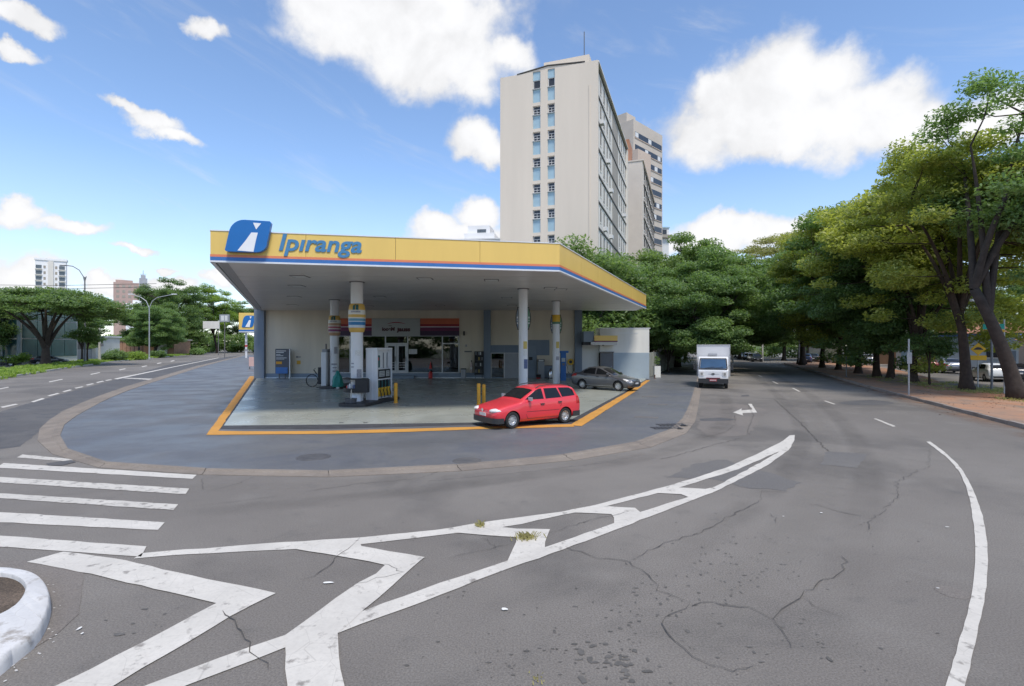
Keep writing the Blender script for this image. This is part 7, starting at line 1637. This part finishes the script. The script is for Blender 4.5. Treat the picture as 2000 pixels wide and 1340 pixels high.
MB().rbox((-.04,1.5,2.22),(.56,.12,.14),.03,axis='y').build('vent', 'grey_plastic', trk); MB().bx(-.45,.45,.3,4.8,.42,.62).build('chassis', 'car_black', trk)

# ------------------------------------------------------------------ lamps, posts and signs
mat('galv', (.42,.43,.44), .45, .1, 3, metal=.5); mat('galv_dark', (.20,.20,.21), .5, .1, 3, metal=.4)
l1 = thing('street_lamp', 'slim double arm street lamp on the avenue verge', 'street lamp', (-71.2,100.5,.14), 0, 'avenue street lamps')
zt = HZ(600,100.5)-.14; MB().tube([(0,0,0),(0,0,zt*.5),(0,0,zt)],[.13,.11,.09],10).build('pole', 'galv', l1); MB().lathe([(.2,0),(.2,.3),(.14,.4)],(0,0,0),12).build('base', 'galv', l1)
for sd, e in ((1,4.6),(-1,3.3)):
    MB().tube([(0,0,zt-.2),(sd*.6,0,zt+1.2),(sd*1.6,0,zt+1.9),(sd*e,0,zt+2.5)],.075,7).build('arm', 'galv', l1); MB().rbox((sd*(e+.3),0,zt+2.55),(1.0,.3,.16),.07).build('lantern', 'trim_white', l1)
l2 = thing('street_lamp', 'tall lamp with one long curved arm behind the flat topped tree', 'street lamp', (-68.0,81.5,.14), 0, 'avenue street lamps')
zt = HZ(552,81.5)-.14; MB().tube([(0,0,0),(0,0,zt*.5),(0,0,zt+.9)],[.14,.12,.09],10).build('pole', 'galv_dark', l2); MB().lathe([(.22,0),(.22,.3),(.15,.4)],(0,0,0),12).build('base', 'galv_dark', l2)
MB().tube([(0,0,zt),(-.25,0,zt+1.0),(-.9,0,zt+2.0),(-1.9,0,zt+2.6),(-3.1,0,zt+2.75)],.07,7).build('arm', 'galv_dark', l2); MB().rbox((-3.5,0,zt+2.72),(.9,.28,.14),.06).build('lantern', 'galv_dark', l2); MB().tube([(0,0,zt+.1),(.25,0,zt+1.0)],.05,6).build('stub_arm', 'galv_dark', l2)
l3 = thing('utility_pole', 'pale concrete utility pole by the white garage', 'pole', (-72.9,90.5,.0), 0)
MB().tube([(0,0,0),(0,0,HZ(640,90.5))],[.22,.15],10).build('pole', 'kerb_pale', l3); MB().bx(-.8,.8,-.06,.06,5.0,5.15).build('cross_arm', 'galv_dark', l3); MB().rbox((.5,-.1,3.0),(.4,.3,.5),.05).build('meter_box', 'galv_dark', l3)
l4 = thing('utility_pole', 'white pole at the extreme left edge of the picture', 'pole', (-56.25,56,.14), 0)
MB().tube([(0,0,0),(0,0,6)],[.16,.13],10).build('pole', 'kerb_pale', l4); MB().bx(-.7,.1,-.05,.05,5.6,5.72).build('cross_arm', 'galv_dark', l4)
for (z, lb) in ((HZ(549,66),'upper thin cable strung across the left trees'),(HZ(556,66),'lower thin cable strung across the left trees')):
    o = MB().tube([(-76,66,z+.1),(-70,68,z-.25),(-62,70,z-.1),(-50,72,z+.4)],.03,5).build('cable', 'car_black'); tag(o, lb, 'cable', 'overhead cables')
s1 = thing('signpost', 'tall plain grey signpost with a narrow plate near the kerb', 'signpost', gp(1775,771), 0)
zt = HZ(662,G(1775,771,MZ)[1])-MZ; MB().tube([(0,0,0),(0,0,zt)],.042,10).build('post', 'galv', s1); MB().rbox((.0,-.05,zt-1.05),(.26,.015,.62),.03,axis='y').build('plate', 'galv', s1)
s2_ = thing('signpost', 'short grey post standing further along the kerb', 'signpost', gp(1653,736), 0)
MB().tube([(0,0,0),(0,0,1.75)],.045,8).build('post', 'galv_dark', s2_); MB().lathe([(.1,0),(.1,.03),(.05,.05)],(0,0,0),10).build('foot', 'galv_dark', s2_)
yb = G(1912,760,MZ); ys_ = thing('warning_sign', 'yellow diamond speed bump sign above a yellow plate', 'road sign', (yb[0]+.75,yb[1]+.9,MZ), math.radians(-22))
Yq = yb[1]+.7; k_ = Yq/1000
MB().tube([(0,0,0),(0,0,HZ(672,Yq)-MZ)],.035,10).build('post', 'galv', ys_)
zc_ = HZ(682,Yq)-MZ; r_ = .40
dia = MB().prism_xz([(r_*math.cos(a), zc_+r_*math.sin(a)) for a in (-PI/2,0,PI/2,PI)], -.06, -.04).build('diamond_plate', mat('sign_yellow', (.72,.40,.01), .4, .05), ys_)
MB().prism_xz([(r_*.93*math.cos(a), zc_+r_*.93*math.sin(a)) for a in (-PI/2,0,PI/2,PI)], -.064, -.061).build('border', 'sign_yellow', dia)
MB().prism_xz([(-.26,zc_-.04),(.26,zc_-.04),(.2,zc_+.02),(.12,zc_+.10),(0,zc_+.13),(-.12,zc_+.10),(-.2,zc_+.02)], -.075, -.065).build('bump_symbol', 'car_black', dia)
MB().prism_xz([(-.42,zc_-.70),(.42,zc_-.70),(.42,zc_-.40),(-.42,zc_-.40)], -.06, -.04).build('lower_plate', 'sign_yellow', ys_)
gs = thing('street_name_sign', 'green street name plate on a pole by the leaning tree', 'road sign', (G(1972,776,MZ)[0]+1.2,G(1972,776,MZ)[1]+2.2,MZ), math.radians(-20))
Yq = gs.location.y; z_ = HZ(638,Yq)-MZ; MB().tube([(.5,0,0),(.5,0,z_+.4)],.035,8).build('post', 'galv', gs); MB().rbox((0.0,-.05,z_),(.95,.02,.30),.03,axis='y').build('plate', mat('sign_teal', (.01,.30,.22), .4, .05), gs); MB().rbox((.25,-.05,z_-.25),(.5,.02,.14),.03,axis='y').build('lower_plate', 'pump_yellow', gs)
fl = thing('street_lamp', 'thin grey lamp post beside the forked tree up the street', 'street lamp', gp(1561,711.5), 0, 'street posts up the road')
MB().tube([(0,0,0),(0,0,6.4)],.09,8).build('pole', 'galv', fl); MB().rbox((.9,0,5.2),(1.0,.15,.5),.05,axis='y').build('traffic_board', 'trim_white', fl); MB().tube([(0,0,6.2),(.9,0,6.6)],.05,6).build('arm', 'galv', fl)
for (X, Y, lb) in ((36.2,84,'pale slim post in the trees left of the forked tree'),(45.0,92,'pale slim post at the end of the red earth strip'),(35.5,97,'pale slim post behind the parked row up the street')):
    t = thing('utility_pole', lb, 'pole', (X,Y,0), 0, 'street posts up the road'); MB().tube([(0,0,0),(0,0,8)],[.16,.12],8).build('pole', 'kerb_pale', t); MB().bx(-.6,.6,-.05,.05,7.3,7.45).build('cross_arm', 'galv_dark', t)
cu = thing('camera_lamp', 'white lamp arm reaching out of the foliage at the right', 'lamp', (G(1935,770,MZ)[0]+1.5,G(1935,770,MZ)[1]+2.5,MZ), 0)
Yq = cu.location.y; z_ = HZ(600,Yq)-MZ; MB().tube([(.9,0,0),(.9,0,z_)],.06,8).build('post', 'galv_dark', cu); MB().tube([(.9,0,z_),(.1,0,z_+.3)],.05,7).build('arm', 'trim_white', cu); MB().rbox((-.1,0,z_+.42),(.5,.2,.14),.05).build('lantern', 'trim_white', cu)
